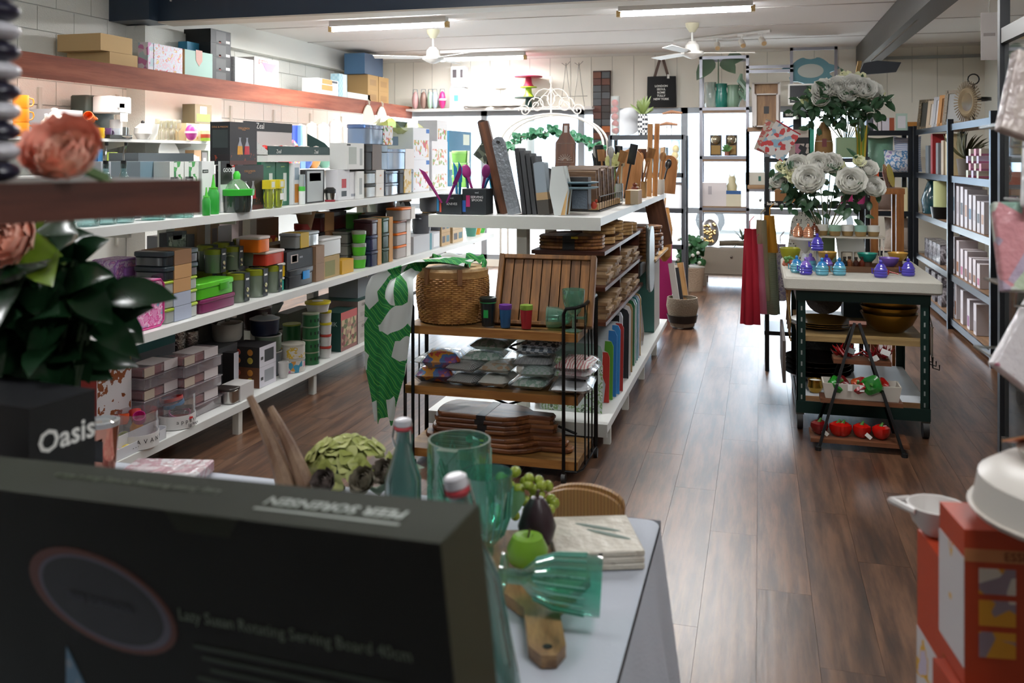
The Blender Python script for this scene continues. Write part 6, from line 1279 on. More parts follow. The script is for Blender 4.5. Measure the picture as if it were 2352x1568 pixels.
# timber tray with sauce bottles and bowls
a=at_y(1880,600,5.85);c=at_y(2075,600,5.85)
t=thing('timber_tray','long low timber tray under the coloured bowls','tray',((a.x+c.x)/2+.03,5.86,zt),R(4));W=(c.x - a.x)/2
MB().box(-W,W,-.1,.1,0,.012).build('tray_floor',WAL,t,0)
for s in (-1,1):MB().box(-W,W,s*.1 - .006,s*.1+.006,.0,.035).build('tray_side',MW('#5a3c24','#7d5a3a',(1,8,8),.5,63),t,0);MB().box(s*W - .006,s*W+.006,-.1,.1,0,.035).build('tray_end',WAL,t,0)
for px,c_,lab,Y in ((1900,'#c9a04a','mustard yellow bowl on the timber tray',5.9),(1992,'#1f8a78','teal green bowl on the timber tray',5.88),(2042,'#7d5fb5','lilac purple bowl at the front of the timber tray',5.84),(2062,'#d0a246','ochre yellow bowl at the end of the timber tray',5.97)):
 p=at_y(px,590,Y);lathed('small_bowl',lab,'bowl',p.x,Y,zt+(.055 if px !=2042 else .035),[('bowl',bowl_profile(.06,.05,.004,.5),M(c_,.3))]);
 lathed('bowl_stand','timber ring stand under the '+lab.split(' bowl')[0]+' bowl','stand',p.x,Y,zt+.013,[('ring',[(.02,0),(.028,0),(.028,.04 if px !=2042 else .02),(.02,.04 if px !=2042 else .02),(.02,0)],WAL)])
for k,(px,c_,lab) in enumerate(((1940,'#16201c','black sauce bottle'),(1952,'#7a4a2c','tan capped sauce bottle'),(1962,'#3a1c12','dark brown sauce bottle'),(1975,'#5a2414','red-brown sauce jar'))):
 p=at_y(px,590,5.8);lathed('sauce_bottle',lab+' standing in the timber tray','bottle',p.x,5.8+.02*(k % 2),zt+.013,[('body',[(.001,0),(.017,0),(.017,.045),(.008,.055),(.008,.065),(.001,.065)],M(c_,.15,0,.5)),('cap',[(.01,.062),(.01,.075),(.001,.075)],M('#2a2018',.4))])
t=lathed('red_scoop','small red plastic scoop lying beside the purple jar','scoop',at_y(2047,610,5.68).x,5.68,zt,[('cup',cup_profile(.022,.03,.002,.7),M('#a8201c',.35))]);MB().tube([(.02,0,.02),(.07,-.01,.008)],.004,6).build('handle',M('#a8201c',.35),t)
# tiered cake stand frame with ceramic cups
t=thing('tier_stand','white wire tier stand carrying the ceramic cups','stand',(0,0,0));a=at_y(1865,540,6.08);c=at_y(2030,540,6.08);zs_=a.z
MB().box(a.x,c.x,6.0,6.2,zs_ - .008,zs_).build('upper_plate',M('#bdb6a8',.4),t,0)
for x in (a.x+.01,c.x - .01):
 for y in (6.01,6.19):MB().tube([(x,y,zt),(x,y,zs_)],.005,6).build('leg',M('#d0cbc0',.4),t)
for k,(px,top) in enumerate(((1888,'#c6c3b8'),(1917,'#8fae98'),(1944,'#d2d0c8'),(1972,'#8ab0a0'),(1997,'#cfcdc4'))):
 p=at_y(px,530,6.08);lathed('dipped_cup',('stone','sage','white','mint','cream')[k]+' and tan dipped ceramic cup on the tier stand','cup',p.x,6.08 - .02*(k % 2),zs_,[('body',[(.001,0),(.03,0),(.037,.03),(.001,.03)],M('#8a6f45',.5)),('glaze',[(.037,.03),(.038,.068),(.035,.068),(.034,.03)],M(top,.3))],seg=22)
for k,(px,c_,lab) in enumerate(((1908,'#56776c','dark sage glazed beaker'),(1945,'#b9b0a0','oatmeal beaker'),(1975,'#c2b8a8','sand beaker'),(2003,'#b5ac9f','pale taupe beaker'),(2040,'#c7c2b4','cream beaker'),(1880,'#d0cdc2','white beaker'))):
 p=at_y(px,570,6.12);lathed('glazed_beaker',lab+' under the tier stand','beaker',p.x,6.12,zt,[('cup',cup_profile(.036,.085,.003,.8),M(c_,.35))])
# copper pots on white pedestal
p=at_y(1850,545,5.98);zp=p.z
t=lathed('pedestal_plate','white pedestal plate holding the copper beehive jars','cake stand',p.x,5.98,zt,[('foot',[(.001,0),(.05,0),(.03,.02),(.022,.08),(.001,.08)],M('#b9bcc0',.35)),('plate',[(.001,.08),(.1,zp - zt - .012),(.1,zp - zt),(.001,zp - zt - .004)],M('#d2cfc8',.35))],seg=28)
COP=M('#c98a68',.2,.5,.4)
for k,(dx,dy,m) in enumerate(((-.045,0,COP),(.015,-.04,COP),(.055,.03,M('#5a2c1a',.2,0,.5)))):jar(['copper beehive jar at the back of the pedestal plate','copper beehive jar at the front of the pedestal plate','dark brown glass beehive jar on the pedestal plate'][k],0,0,6,m,m,.9,zp);jo=[o for o in COL.objects if o.name.startswith('beehive_jar') and o.parent is None][-1];jo.location=(p.x+dx,5.98+dy,zp)
t=thing('ceramic_flower_ball','little bunch of coral and green ceramic flowers on the cloth','ornament',(*at_y(1812,575,5.9)[:2],zt));b=MB();[b.sph((rnd(-.03,.03),rnd(-.03,.03),.015+rnd(0,.03)),.014,8,6) for _ in range(10)];b.build('coral_flowers',M('#c9765c',.5),t);b=MB();[b.sph((rnd(-.035,.035),rnd(-.035,.03),.04+rnd(0,.025)),.012,8,6) for _ in range(8)];b.build('green_leaves',M('#5a8a4c',.5),t)
jar('purple beehive jar standing alone on the small stand',1877,575,5.75,PUR,PUR,1.05,at_y(1877,575,5.75).z);q=at_y(1877,575,5.75);lathed('jar_stand','small clear stand under a purple beehive jar','stand',q.x,5.75,zt,[('post',[(.02,0),(.02,.003),(.006,.01),(.006,q.z - zt - .008),(.04,q.z - zt - .003),(.04,q.z - zt),(.001,q.z - zt)],GL('#cfd0d4',.6))])
lathed('lime_bowl','lime yellow bowl at the back corner of the cloth','bowl',at_y(1815,550,6.25).x,6.25,zt,[('bowl',bowl_profile(.07,.09),M('#a8a82c',.3))])
# perforated plate and square plates at the back
for px,Y,w_,h_,m,lab,rd in ((1835,6.38,56,95,MP(['#cfccc4','#2a2826'],60,'dots',.4,pos=[0,.0]),'white pierced oval plate leaning behind the copper jars',1.0),(1870,6.4,50,85,M('#cfcabf',.35),'cream square plate standing behind the vase',.2),(1958,6.42,60,66,M('#c9c7c2',.35),'white rounded platter standing behind the cups',.6)):
 a=at_y(px,545,Y);k=dep(a.x,Y)/F;slab('display_plate',lab,'plate',px - w_/2,px+w_/2,545 - h_,560,Y,.012,MP(['#35322e','#cfccc4'],75,'dots',.4,pos=[0,.33]) if rd==1.0 else m,.15,R(8 if px<1850 else -6),rd,z=zt)
for px,c_ in ((1990,'#d8641c'),):pass
# middle and lower shelf goods
zm=.551
GOLD=M('#8a6a2c',.35,.75)
for k in range(3):p=at_y(1885,690,5.8);lathed('gold_charger','large dull gold charger plate in the stack on the trolley shelf','plate',p.x,5.82,zm+.012*k,[('plate',plate_profile(.19,.02),GOLD)],'gold charger plates',seg=36)
p=at_y(2042,690,5.8)
for k in range(3):lathed('gold_bowl','gold rimmed deep bowl nested in the stack on the trolley shelf','bowl',p.x,5.8,zm+.04*k,[('bowl',bowl_profile(.165,.11,.004,.5),M('#9a7530',.3,.8))],'gold bowls',seg=36)
packet('crumpled clear bag in the top gold bowl',p.x,5.8,zm+.13,.24,.2,.09,M('#aab4b8',.5),0,name='plastic_bag',cat='bag')
p=at_y(1930,655,6.2);lathed('silver_platter','embossed silver platter tilted behind the gold plates','platter',p.x - .1,6.25,zm+.12,[('plate',plate_profile(.12,.02),M('#6f6a68',.35,.7,bump=.5,bs=60))],rot=(R(70),0,0));carton('blue_gift_box','grey-blue box behind the gold bowls','box',p.x+.02,p.x+.22,6.2,6.4,zm,zm+.2,'#3f5662')
zl=.201
for k in range(4):p=at_y(1880,830,5.85);lathed('dark_tray','dark brown glazed oval dish stacked on the lower trolley shelf','dish',p.x,5.95,zl+.03*k,[('dish',plate_profile(.2,.045),M('#1d1614',.2,0,.4))],'dark glazed dishes',seg=30)
p=at_y(1870,740,6.1);tag(MB().rbox(p.x - .1,p.x+.25,6.15,6.4,zl,zl+.28,.03,.01).build('black_basket',M('#111210',.7,bump=.8,bs=80),None),'black woven basket at the back of the lower trolley shelf','basket')
p=at_y(1872,895,5.62);t=lathed('gold_tealight_cup','gold wire tealight cup on the lower trolley shelf','candle holder',p.x,5.6,zl,[('cup',[(.03,0),(.045,.03),(.04,.06),(.043,.075),(.038,.075),(.035,.06),(.001,.02)],M('#b08a3a',.25,.9)),('candle',[(.001,.05),(.036,.05),(.036,.068),(.001,.068)],PAPER)])
# ---------------- A-frame stand with peppers ----------------
f0=at_z(1880,1035,0);f1=at_z(2078,1050,0);f0.y=f1.y=5.14
apx=at_y(1968,742,5.32)
t=thing('a_frame_stand','black A-frame stand with three narrow timber shelves of artificial peppers','stand',(0,0,0))
back=.36
for s,f in ((0,f0),(1,f1)):
 MB().tube([f,apx+Vector((.012 if s else -.012,0,0))],.011,4).build('front_leg',BLKMETAL,t);MB().tube([f+Vector((0,back - .02,0)),apx+Vector((.012 if s else -.012,.03,0))],.011,4).build('rear_leg',BLKMETAL,t)
 MB().cyl(.017,0,.02,10,f).build('foot',BLACK,t)
MB().tube([apx+Vector((-.04,.01,-.005)),apx+Vector((.05,.01,-.005))],.018,6).build('top_bar',MW('#5a3020','#7a4630',(1,8,8),.5,71),t)
SH=[]
for (pl_,pr_,py,yy) in ((1915,2048,825,5.28),(1885,2075,915,5.22),(1862,2090,1005,5.16)):
 a=at_y(pl_,py,yy);c=at_y(pr_,py,yy);SH.append((a.x,c.x,a.z,yy));MB().box(a.x,c.x,yy,yy+(.2 if py>1000 else .14),a.z - .022,a.z).build('timber_shelf',MW('#5f3822','#7d5034',(1,8,8),.45,72),t,0)
def pepper(label,x,y,z,k,c,stem='#3f7a2c',rot=(0,0,0),name='bell_pepper',cat='pepper'):
 t=thing(name,label,cat,(x,y,z),0,None,rot=rot);b=MB();N=20;pf=[(0,.0),(.55,.03),(.85,.2),(1,.55),(.95,.8),(.55,.95),(.15,.9),(0,.88)];vs=[];fs=[]
 for r_,h_ in pf:
  for i in range(N):a_=2*PI*i/N;q=r_*(1+.1*math.cos(4*a_));vs.append((k*q*math.cos(a_),k*q*math.sin(a_),1.75*k*h_))
 for j in range(len(pf) - 1):
  for i in range(N):fs.append((j*N+i,j*N+(i+1) % N,(j+1)*N+(i+1) % N,(j+1)*N+i))
 b.add(vs,fs);b.build('fruit',M(c,.15,0,.6),t);MB().tube([(0,0,1.5*k),(.004,0,1.75*k),(.01,0,2.0*k)],[.012,.007,.006],7).build('stem',M(stem,.5),t)
x0,x1,z,yy=SH[2]
for k,(px,lab) in enumerate(((1882,'dark red pepper at the end of the bottom shelf of the A-frame'),(1912,'red tomato-shaped pepper behind the A-frame leg'),(1945,'red tomato on the bottom shelf, second from the dark pepper'),(1980,'glossy red tomato with paper tag on the bottom shelf'),(2020,'red tomato with green stalk beside the A-frame leg'))):
 p=at_y(px,990,yy+.07);pepper(lab,p.x,yy+.08,z,.044,'#6a0f14' if k==0 else '#b3160f',name='artificial_tomato' if k else 'bell_pepper',cat='tomato' if k else 'pepper');
 if k in (0,3):o=MB().box(-.006,.03,-.001,.001,-.01,.01).build('price_tag',PAPER,[q for q in COL.objects if q.parent is None][-1] if False else None,0);o.parent=[q for q in COL.objects if q.parent is None and q.get('category') in ('tomato','pepper')][-1];o.location=(.02,-.05,.03);o.rotation_euler=(0,R(40),0)
x0,x1,z,yy=SH[1]
a=at_y(1890,905,yy);c=at_y(2072,905,yy)
t=thing('white_planter_box','white timber trough full of artificial peppers on the A-frame','trough',((a.x+c.x)/2,yy+.08,z),0);W=(c.x - a.x)/2;WT=M('#c9c3b8',.6)
MB().box(-W+.02,W - .02,-.065,.065,0,.008).build('base',WT,t,0)
for s in (-1,1):
 MB().add([(-W+.015,s*.065,0),(W - .015,s*.065,0),(W,s*.075,.085),(-W,s*.075,.085),(-W+.015,s*.057,0),(W - .015,s*.057,0),(W,s*.067,.085),(-W,s*.067,.085)],[(0,1,2,3),(7,6,5,4),(3,2,6,7),(0,4,5,1)]).build('long_side',WT,t,0)
 MB().add([(s*(W - .015),-.065,0),(s*(W - .015),.065,0),(s*W,.075,.085),(s*W,-.075,.085),(s*(W - .023),-.065,0),(s*(W - .023),.065,0),(s*(W - .008),.075,.085),(s*(W - .008),-.075,.085)],[(0,1,2,3),(7,6,5,4),(3,2,6,7)]).build('short_side',WT,t,0)
for s_,u in ((-.3,0),(0,1)):MB().box(W*s_ - .012,W*s_+.012,-.08,-.078,.05,.085).build('price_tag',PAPER,t,0,rot=(0,0,0))
for k,(px,c_,lab) in enumerate(((1908,'#1f7a24','bright green pepper with paper tag in the white trough'),(1935,'#5a1214','dark maroon pepper in the white trough'),(1962,'#8a1218','crimson pepper with green calyx in the white trough'),(1985,'#a8441c','orange-brown pepper in the white trough'),(2010,'#1a6a20','large green pepper lying at the end of the white trough'),(2030,'#8f1410','red pepper under the large green one'))):
 p=at_y(px,890,yy+.08);pepper(lab,p.x,yy+.08+.02*(k % 2 - .5),z+.03+(.035 if k==4 else 0),.05 if k !=4 else .055,c_,rot=(R(40) if k !=4 else R(70),rnd(-.4,.4),rnd(-1,1)))
x0,x1,z,yy=SH[0]
for k,(px,lab) in enumerate(((1938,'bunch of spiky red chillies on the upper shelf of the A-frame'),(2018,'bunch of dark red chillies with tags on the upper shelf of the A-frame'))):
 p=at_y(px,820,yy+.06);t=thing('chilli_bunch',lab,'chillies',(p.x,yy+.07,z));b=MB()
 for i in range(26):d_=rdir(.5);d_.z=abs(d_.z)*.8+.05;q=Vector((rnd(-.04,.04),rnd(-.03,.03),.012));b.tube([q,q+d_*.04,q+d_*.075+Vector((0,0,.01))],[.008,.007,.001],6)
 b.build('chillies',M('#8a1014' if k==0 else '#6a0d12',.2,0,.5),t)
 for i in range(2 if k else 1):MB().box(-.025,.025,-.001,.001,-.015,.015).build('price_tag',PAPER if k else M('#8d9496',.5),t,0,loc=(.03 - .06*i,-.06,.05 - .04*i),rot=(0,R(20 - 50*i),0))
# ---------------- back of the shop ----------------
t=thing('window_ledge','long white ledge over the shop window holding cake stands','shelf',(0,0,0));a=at_y(880,252,12.3);zk=a.z
MB().box(XL+.05,at_y(1362,252,12.3).x,12.2,YB - .005,zk - .03,zk).build('shelf_board',M('#dcd6d0',.5),t,0)
ECOL=[('#c9a0a0','dusty pink'),('#8a6f66','brown'),('#a9c9b4','mint'),('#a8b9c4','pale blue'),('#b5286c','magenta')]
for k,(c,nm) in enumerate(ECOL):
 p=at_y((954,973,989,1002,1016)[k],245,12.33);t=thing('egg_lantern',nm+' egg-shaped tin in the row on the window ledge','tin',(p.x,12.33,zk));MB().sph((0,0,.13),(.05,.06,.13),14,10).build('shell',M(c,.4),t);MB().tube([(-.045,0,.16),(-.03,0,.29),(.03,0,.29),(.045,0,.16)],.006,5).build('wire_handle',M('#6d7a80',.4),t)
 if k==4:MB().cyl(.062,.12,.15,16).build('band',M('#d9bccb',.5),t)
for k in range(2):carton('candle_box',['white box with blue leaf mark on the window ledge','white box with two dark round windows on top of another'][k],'box',at_y(1036,230,12.28).x,at_y(1068,230,12.28).x,12.28,12.46,zk+.31*k,zk+.31*k+.3,'#d9d9dc',panels=[('N',.3,.6,.35,.65,'#4a86b0')] if k==0 else [('N',.1,.4,.45,.85,'#2a2226'),('N',.65,.85,.45,.85,'#2a2226'),('N',0,1,.05,.2,'#c98aa0')])
for k,(px,r) in enumerate(((1098,.2),(1148,.15),(1180,.12))):
 p=at_y(px,245,12.33);t=thing('tier_cake_stand','white '+['single','two','three'][k]+'-tier cake stand on the window ledge','cake stand',(p.x,12.29,zk));MB().tube([(0,0,0),(0,0,.42+.06*k)],.008,6).build('rod',M('#c9c9c4',.4),t)
 for i in range(1+k % 2):MB().lathe(plate_profile(r*(1 - .4*i),.02),24,(0,0,.004+.25*i)).build('plate',M('#dcd8d2',.4),t)
p=at_y(1214,245,12.3);t=thing('cake_pedestal','pink and lime pedestal cake stands nested one on the other','cake stand',(p.x,12.3,zk))
for i,c in enumerate(('#2c4a44','#a9c22c','#b52c50')):MB().lathe([(.001,0),(.08,0),(.05,.05),(.04,.13),(.001,.13)],18,(0,0,.15*i)).build('foot',M(c,.4),t);MB().cyl(.2 if i !=1 else .12,.13,.142,24,(0,0,.15*i)).build('plate',M(c,.4),t)
for k,px in enumerate((1300,1330)):
 p=at_y(px,245,12.35);t=thing('wire_easel','tall thin wire plate stand on the window ledge, '+['beside the pedestal stands','beside the patchwork panel'][k],'stand',(p.x,12.35,zk));b=MB()
 for s in (-1,1):b.tube([(s*.08,0,0),(s*.03,0,.35),(0,0,.62)],.005,5)
 b.tube([(-.12,0,.15),(.12,0,.15)],.005,5);b.tube([(-.06,0,.62),(0,0,.58),(.06,0,.64)],.004,5);b.build('wire',M('#9a958c',.4,.6),t)
# garden arch with garland
t=thing('garden_arch','white scrolled metal garden arch in front of the shop window','arch',(0,9.7,0));AW=M('#ddd8d0',.45);ax0,ax1=at_y(1150,320,9.7).x,at_y(1385,320,9.7).x;am=(ax0+ax1)/2;hw=(ax1 - ax0)/2;z0=at_y(1200,330,9.7).z;ztp=at_y(1255,262,9.7).z
for s in (-1,1):
 for y in (0,.3):MB().tube([(am+s*hw,y,0),(am+s*hw,y,z0)],.014,6).build('post',AW,t)
for y in (0,.3):MB().tube([(am+hw*math.cos(PI*i/20),y,z0+(ztp - z0)*math.sin(PI*i/20)) for i in range(21)],.014,6).build('arch_bar',AW,t)
for s in (-1,1):
 for (cx_,cz_,r0) in ((.28,.1,.1),(.1,.16,.14),(.52,.04,.07)):MB().tube([(am+s*hw*cx_+s*r0*(1 - i/26)*math.cos(i*.45),0,ztp+cz_+r0*(1 - i/26)*math.sin(i*.45)) for i in range(24)],.007,5).build('scroll',AW,t)
MB().tube([(am,0,ztp - .1),(am,0,ztp+.36)],.01,6).build('finial_rod',AW,t);MB().sph((am,0,ztp+.38),(.02,.02,.05)).build('finial',AW,t);MB().tube([(am - .25,0,ztp+.03),(am,0,ztp+.3),(am+.25,0,ztp+.03)],.007,5).build('crest',AW,t)
t=thing('ivy_garland','ivy garland with white berries strung under the garden arch','garland',(0,9.66,0));b=MB();pts=[]
for i in range(40):u=i/39;pts.append(Vector((ax0+(ax1 - ax0)*u,0,at_y(1255,318,9.66).z+.2*math.sin(PI*u) - .12+.02*math.sin(i))))
MB().tube(pts,.005,5).build('vine',M('#5a4a34',.7),t)
for p in pts:
 for _ in range(4):d_=rdir(-.2);leaf(b,p,d_,Vector((0,-1,.4)),rnd(.05,.09),rnd(.05,.08))
b.build('ivy_leaves',M('#2f6a4a',.5),t)
# tote bag
p0,p1=at_y(1485,176,12.4),at_y(1553,246,12.4);t=thing('tote_bag','black tote bag with white city names hung on the back wall','bag',((p0.x+p1.x)/2,12.44,p1.z));W,H=(p1.x - p0.x)/2,p0.z - p1.z
MB().grid(lambda u,v:((u - .5)*2*W*(1 - .04*v),-.03*math.sin(PI*u) - .01,v*H),10,6).build('bag',M('#17181a',.8),t);MB().grid(lambda u,v:((u - .5)*2*W*(1 - .04*v),.03,v*H),2,2).build('back',M('#17181a',.8),t)
for s in (-1,1):MB().add([(s*W*.55,-.02,H),(s*W*.35,-.02,H),(-s*.01,0,H*1.65),(s*.03,0,H*1.65)],[(0,1,2,3)] if s<0 else [(3,2,1,0)]).build('strap',M('#5a4740',.8),t,0)
for k,s in enumerate(('LONDON','SEOUL','ROME','TULLY','NEW YORK')):text(s,.04,t,(0,-.045,H*(.68 - .105*k)),RN,PAPER,bold=.001)
MB().box(W*.4,W*.55,-.05,-.045,H*.92,H*1.05).build('price_tag',PAPER,t,0)
# steel frame shelving with cabinet
YS=11.35;SQ=M('#8d8d94',.35,.5)
def xs_(px):return at_y(px,300,YS).x
def zs(py,px=1660):return at_y(px,py,YS).z
t=thing('steel_display_frame','grey steel display frame with timber shelves over a putty cabinet','display frame',(0,0,0))
def sq(a,c):MB().box(min(a[0],c[0]) - .018,max(a[0],c[0])+.018,min(a[1],c[1]) - .018,max(a[1],c[1])+.018,min(a[2],c[2]) - .018,max(a[2],c[2])+.018).build('steel_bar',SQ,t,0)
xa,xb,xc,xd,xe=xs_(1610),xs_(1717),xs_(1818),xs_(1920),xs_(1790);zf=zs(568)
for x in (xa,xb):
 for y in (YS,YS+.35):sq((x,y,zf),(x,y,zs(132)))
for z in (zs(132),zs(250),zs(362),zs(480)):
 for y in (YS,YS+.35):sq((xa,y,z),(xb,y,z))
SHT=MW('#7d6046','#9a7a58',(1,8,8),.5,81)
for py in (246,358,474):MB().box(xa+.02,xb+.0,YS - .01,YS+.36,zs(py) - .07,zs(py)).build('timber_shelf',SHT,t,0)
for py in (156,166):sq((xb,YS,zs(py)),(xc,YS,zs(py)))
for x in (xc,xd):sq((x,YS,zs(240)),(x,YS,zs(118)))
for py in (118,240):sq((xc,YS,zs(py)),(xd,YS,zs(py)))
for x in (xb,xe):sq((x,YS,zs(436)),(x,YS,zs(300)))
for py in (300,436):sq((xb,YS,zs(py)),(xe,YS,zs(py)))
for py in (293,424):MB().box(xb,xe,YS - .02,YS+.3,zs(py) - .05,zs(py)).build('timber_shelf',SHT,t,0)
MB().box(xa - .03,xs_(1760),YS - .05,YS+.42,zs(632),zf).build('cabinet',M('#8a8074',.5),t,0);MB().box(xa+.02,xs_(1735),YS - .06,YS - .05,zs(628),zs(574)).build('cabinet_door',M('#857b6f',.5),t,0);MB().sph(((xs_(1680)),YS - .07,zs(588)),.015).build('knob',M('#4a4038',.4),t)
for x in (xa+.02,xs_(1740)):
 for y in (YS,YS+.35):MB().box(x - .05,x+.05,y - .04,y+.04,0,zs(632)).build('leg',M('#7d7064',.5),t,0)
def jug(label,px,py,r,h,m,kind=0):
 p=at_y(px,py,YS+.15);z=zs(246);t=thing('jug',label,'jug',(p.x,YS+.15,z));MB().lathe([(.001,0),(r*.8,0),(r,h*.3),(r*.75,h*.75),(r*.85,h),(r*.8,h),(r*.7,h*.75),(.001,.02)],20).build('body',m,t);MB().tube([(r*.8,0,h*.9),(r*1.5,0,h*.7),(r*.95,0,h*.3)],.014,6).build('handle',m,t);return t
jug('clear glass jug on the steel frame',1632,240,.085,.32,GL('#dfe8e4',.7));jug('teal glazed jug on the steel frame',1657,240,.085,.3,M('#1f7a6c',.2,0,.5));t=jug('sage fish-shaped gurgle jug on the steel frame',1684,240,.09,.28,M('#7d9c86',.3));MB().tube([(.06,0,.2),(.14,0,.12),(.17,0,.22),(.08,0,.34),(.1,0,.42)],[.04,.05,.05,.04,.015],8).build('tail',M('#7d9c86',.3),t)
t=thing('alocasia_stem','patterned alocasia leaves in the glass jug','plant',(*at_y(1650,240,YS+.15)[:2],zs(246)+.25));b=MB()
for (dx,dz,L,w_) in ((-.12,-.3,.36,.2),(.1,-.22,.3,.18),(.2,.02,.24,.18)):leaf(b,Vector((dx*.5,0,.35)),Vector((dx*2,-.3,dz)),Vector((0,-1,.2)),L,w_)
b.build('leaves',MP(['#1c2a1e','#1c2a1e','#7d9a7a'],60,'stripe_x',.4),t);MB().tube([(0,0,0),(0,0,.36)],.008,5).build('stem',M('#3f5a34',.5),t)
for k,px in enumerate((1644,1680)):
 a,c=at_y(px - 13,358,YS+.1),at_y(px+13,358,YS+.1);o=carton('bauble_box','brown window box with a gold bauble, '+['beside the frame post','beside its twin'][k],'box',a.x,c.x,YS+.1,YS+.25,zs(358),zs(310),'#3a2c20',panels=[('N',.1,.9,.08,.5,'#8a6a2c')]);MB().sph((0,-.085,.2),.06,14,10).build('bauble',M('#b0a58c',.2,.8),o)
t=thing('small_succulent_pot','tiny potted succulent between the bauble boxes','plant',(*at_y(1663,358,YS+.05)[:2],zs(358)));MB().cyl(.03,0,.05,10).build('pot',M('#7a4a3a',.6),t);b=MB();[leaf(b,Vector((0,0,.05)),rdir(1.2),Vector((0,-1,0)),.1,.03) for _ in range(14)];b.build('leaves',M('#4f7a44',.5),t)
carton('white_flat_box','large white box on the lower timber shelf of the frame','box',xs_(1613),xs_(1668),YS,YS+.3,zs(474),zs(420),'#cfc8c8',panels=[('N',.25,.4,.5,.85,'#a8a2a6')]);carton('wine_glass_carton','cream box with navy lid band on the frame','box',xs_(1668),xs_(1702),YS,YS+.2,zs(474),zs(438),'#c9c2aa',panels=[('N',0,1,.78,1,'#1f4f86')])
t=lathed('tan_cat_figure','stacked cream cat ornament on the navy-lidded box','ornament',xs_(1674),YS+.1,zs(438),[('body',[(.001,0),(.06,0),(.065,.06),(.045,.1),(.05,.14),(.035,.18),(.001,.18)],M('#b9b08e',.5))]);[MB().cyl(.012,.17,.21,6,(s*.025,0,0),.002).build('ear',M('#b9b08e',.5),t) for s in (-1,1)]
p=at_y(1630,560,YS+.1);t=thing('geode_ornament','silver cut-egg geode ornament with gold crystals on the cabinet','ornament',(p.x,YS+.1,zf));MB().sph((0,0,.17),(.12,.08,.17),16,12).build('shell',M('#a5a2a2',.3,.5),t);b=MB();[b.sph((rnd(-.07,.07),-.075,.17+rnd(-.12,.12)),.02,6,4) for _ in range(30)];b.build('crystals',M('#a88a58',.3,.6),t)
t=thing('air_plant_log','driftwood log with dark air plant on the cabinet','plant',(*at_y(1690,560,YS+.1)[:2],zf));MB().tube([(-.2,0,.04),(0,0,.05),(.2,0,.04)],.035,8).build('log',M('#5a5040',.8),t);b=MB();[leaf(b,Vector((.08,0,.08)),rdir(.6),Vector((0,0,1)),.18,.03) for _ in range(16)];b.build('leaves',M('#3f4a3a',.6),t)
# timber trays, framed sign, agate
for k,(pl_,pr_,yt,yb) in enumerate(((1730,1790,188,290),(1735,1786,212,288))):
 a,c=at_y(pl_,yt,YS - .05 - .12*k),at_y(pr_,yb,YS - .05 - .12*k);t=thing('framed_tray',['large white-edged timber tray standing behind another on the frame','smaller white-edged timber tray with black tag on the frame'][k],'tray',((a.x+c.x)/2,YS - .05 - .12*k+.1,zs(293)),0);W,H=(c.x - a.x)/2,a.z - c.z
 MB().box(-W,W,0,.015,0,H).build('tray_base',MW('#7d5a3a','#a07a50',(8,8,1),.5,82),t,0)
 for s in (-1,1):MB().box(s*W - .015,s*W+.015,-.05,.015,0,H).build('side_rim',M('#d2ccc6',.5),t,0);MB().box(-W,W,-.05,.015,(H - .015 if s>0 else 0),(H if s>0 else .015)).build('end_rim',M('#d2ccc6',.5),t,0)
 if k:MB().box(-.03,.03,-.006,0,H*.4,H*.62).build('swing_tag',BLACK,t,0)
def sign(px0,px1,y0_,y1_,Y,s,lab,fr=True,al=.02):
 a,c=at_y(px0,y0_,Y),at_y(px1,y1_,Y);t=thing('brand_sign',lab,'sign',((a.x+c.x)/2,Y,c.z));W,H=(c.x - a.x)/2,a.z - c.z
 MB().box(-W,W,0,.012,0,H).build('panel',M('#16181c',.4),t,0)
 if fr:
  for q in ((-W - .02,-W,-.02,H+.02),(W,W+.02,-.02,H+.02)):MB().box(q[0],q[1],-.006,.018,q[2],q[3]).build('frame_side',PAPER,t,0)
  for z in (-.02,H):MB().box(-W,W,-.006,.018,z,z+.02).build('frame_rail',PAPER,t,0)
 text(s,H*(.3 if fr else .75),t,(-W+al,-.008,H*(.22 if fr else .5)),RN,PAPER,'LEFT',bold=.002);return t
sign(1814,1868,197,236,YS - .1,'ladelle','square black framed brand sign on the steel frame behind the peonies')
t=thing('agate_platter','wavy teal agate-look platter standing on the steel frame','platter',(*at_y(1862,195,YS)[:2],zs(195,1862)),0,rot=(R(75),0,0));b=MB();b.prism([((.28+.04*math.sin(5*a_)+.03*math.sin(9*a_))*math.cos(a_),.17+(.17+.02*math.sin(7*a_))*math.sin(a_)) for a_ in [2*PI*i/40 for i in range(40)]],0,.02);b.build('platter',M('#5f8a94',.3),t,0);MB().prism([(.15*math.cos(a_),.17+.09*math.sin(a_)) for a_ in [2*PI*i/24 for i in range(24)]],.02,.022).build('centre',M('#b5b9b2',.3),t,0)
carton('linen_gift_box','pale box with teal ribbon print inside the small steel frame','box',xs_(1712),xs_(1772),YS,YS+.25,zs(424),zs(396),'#b9b5a8',panels=[('N',.5,.6,.3,.7,'#1f5a50')])
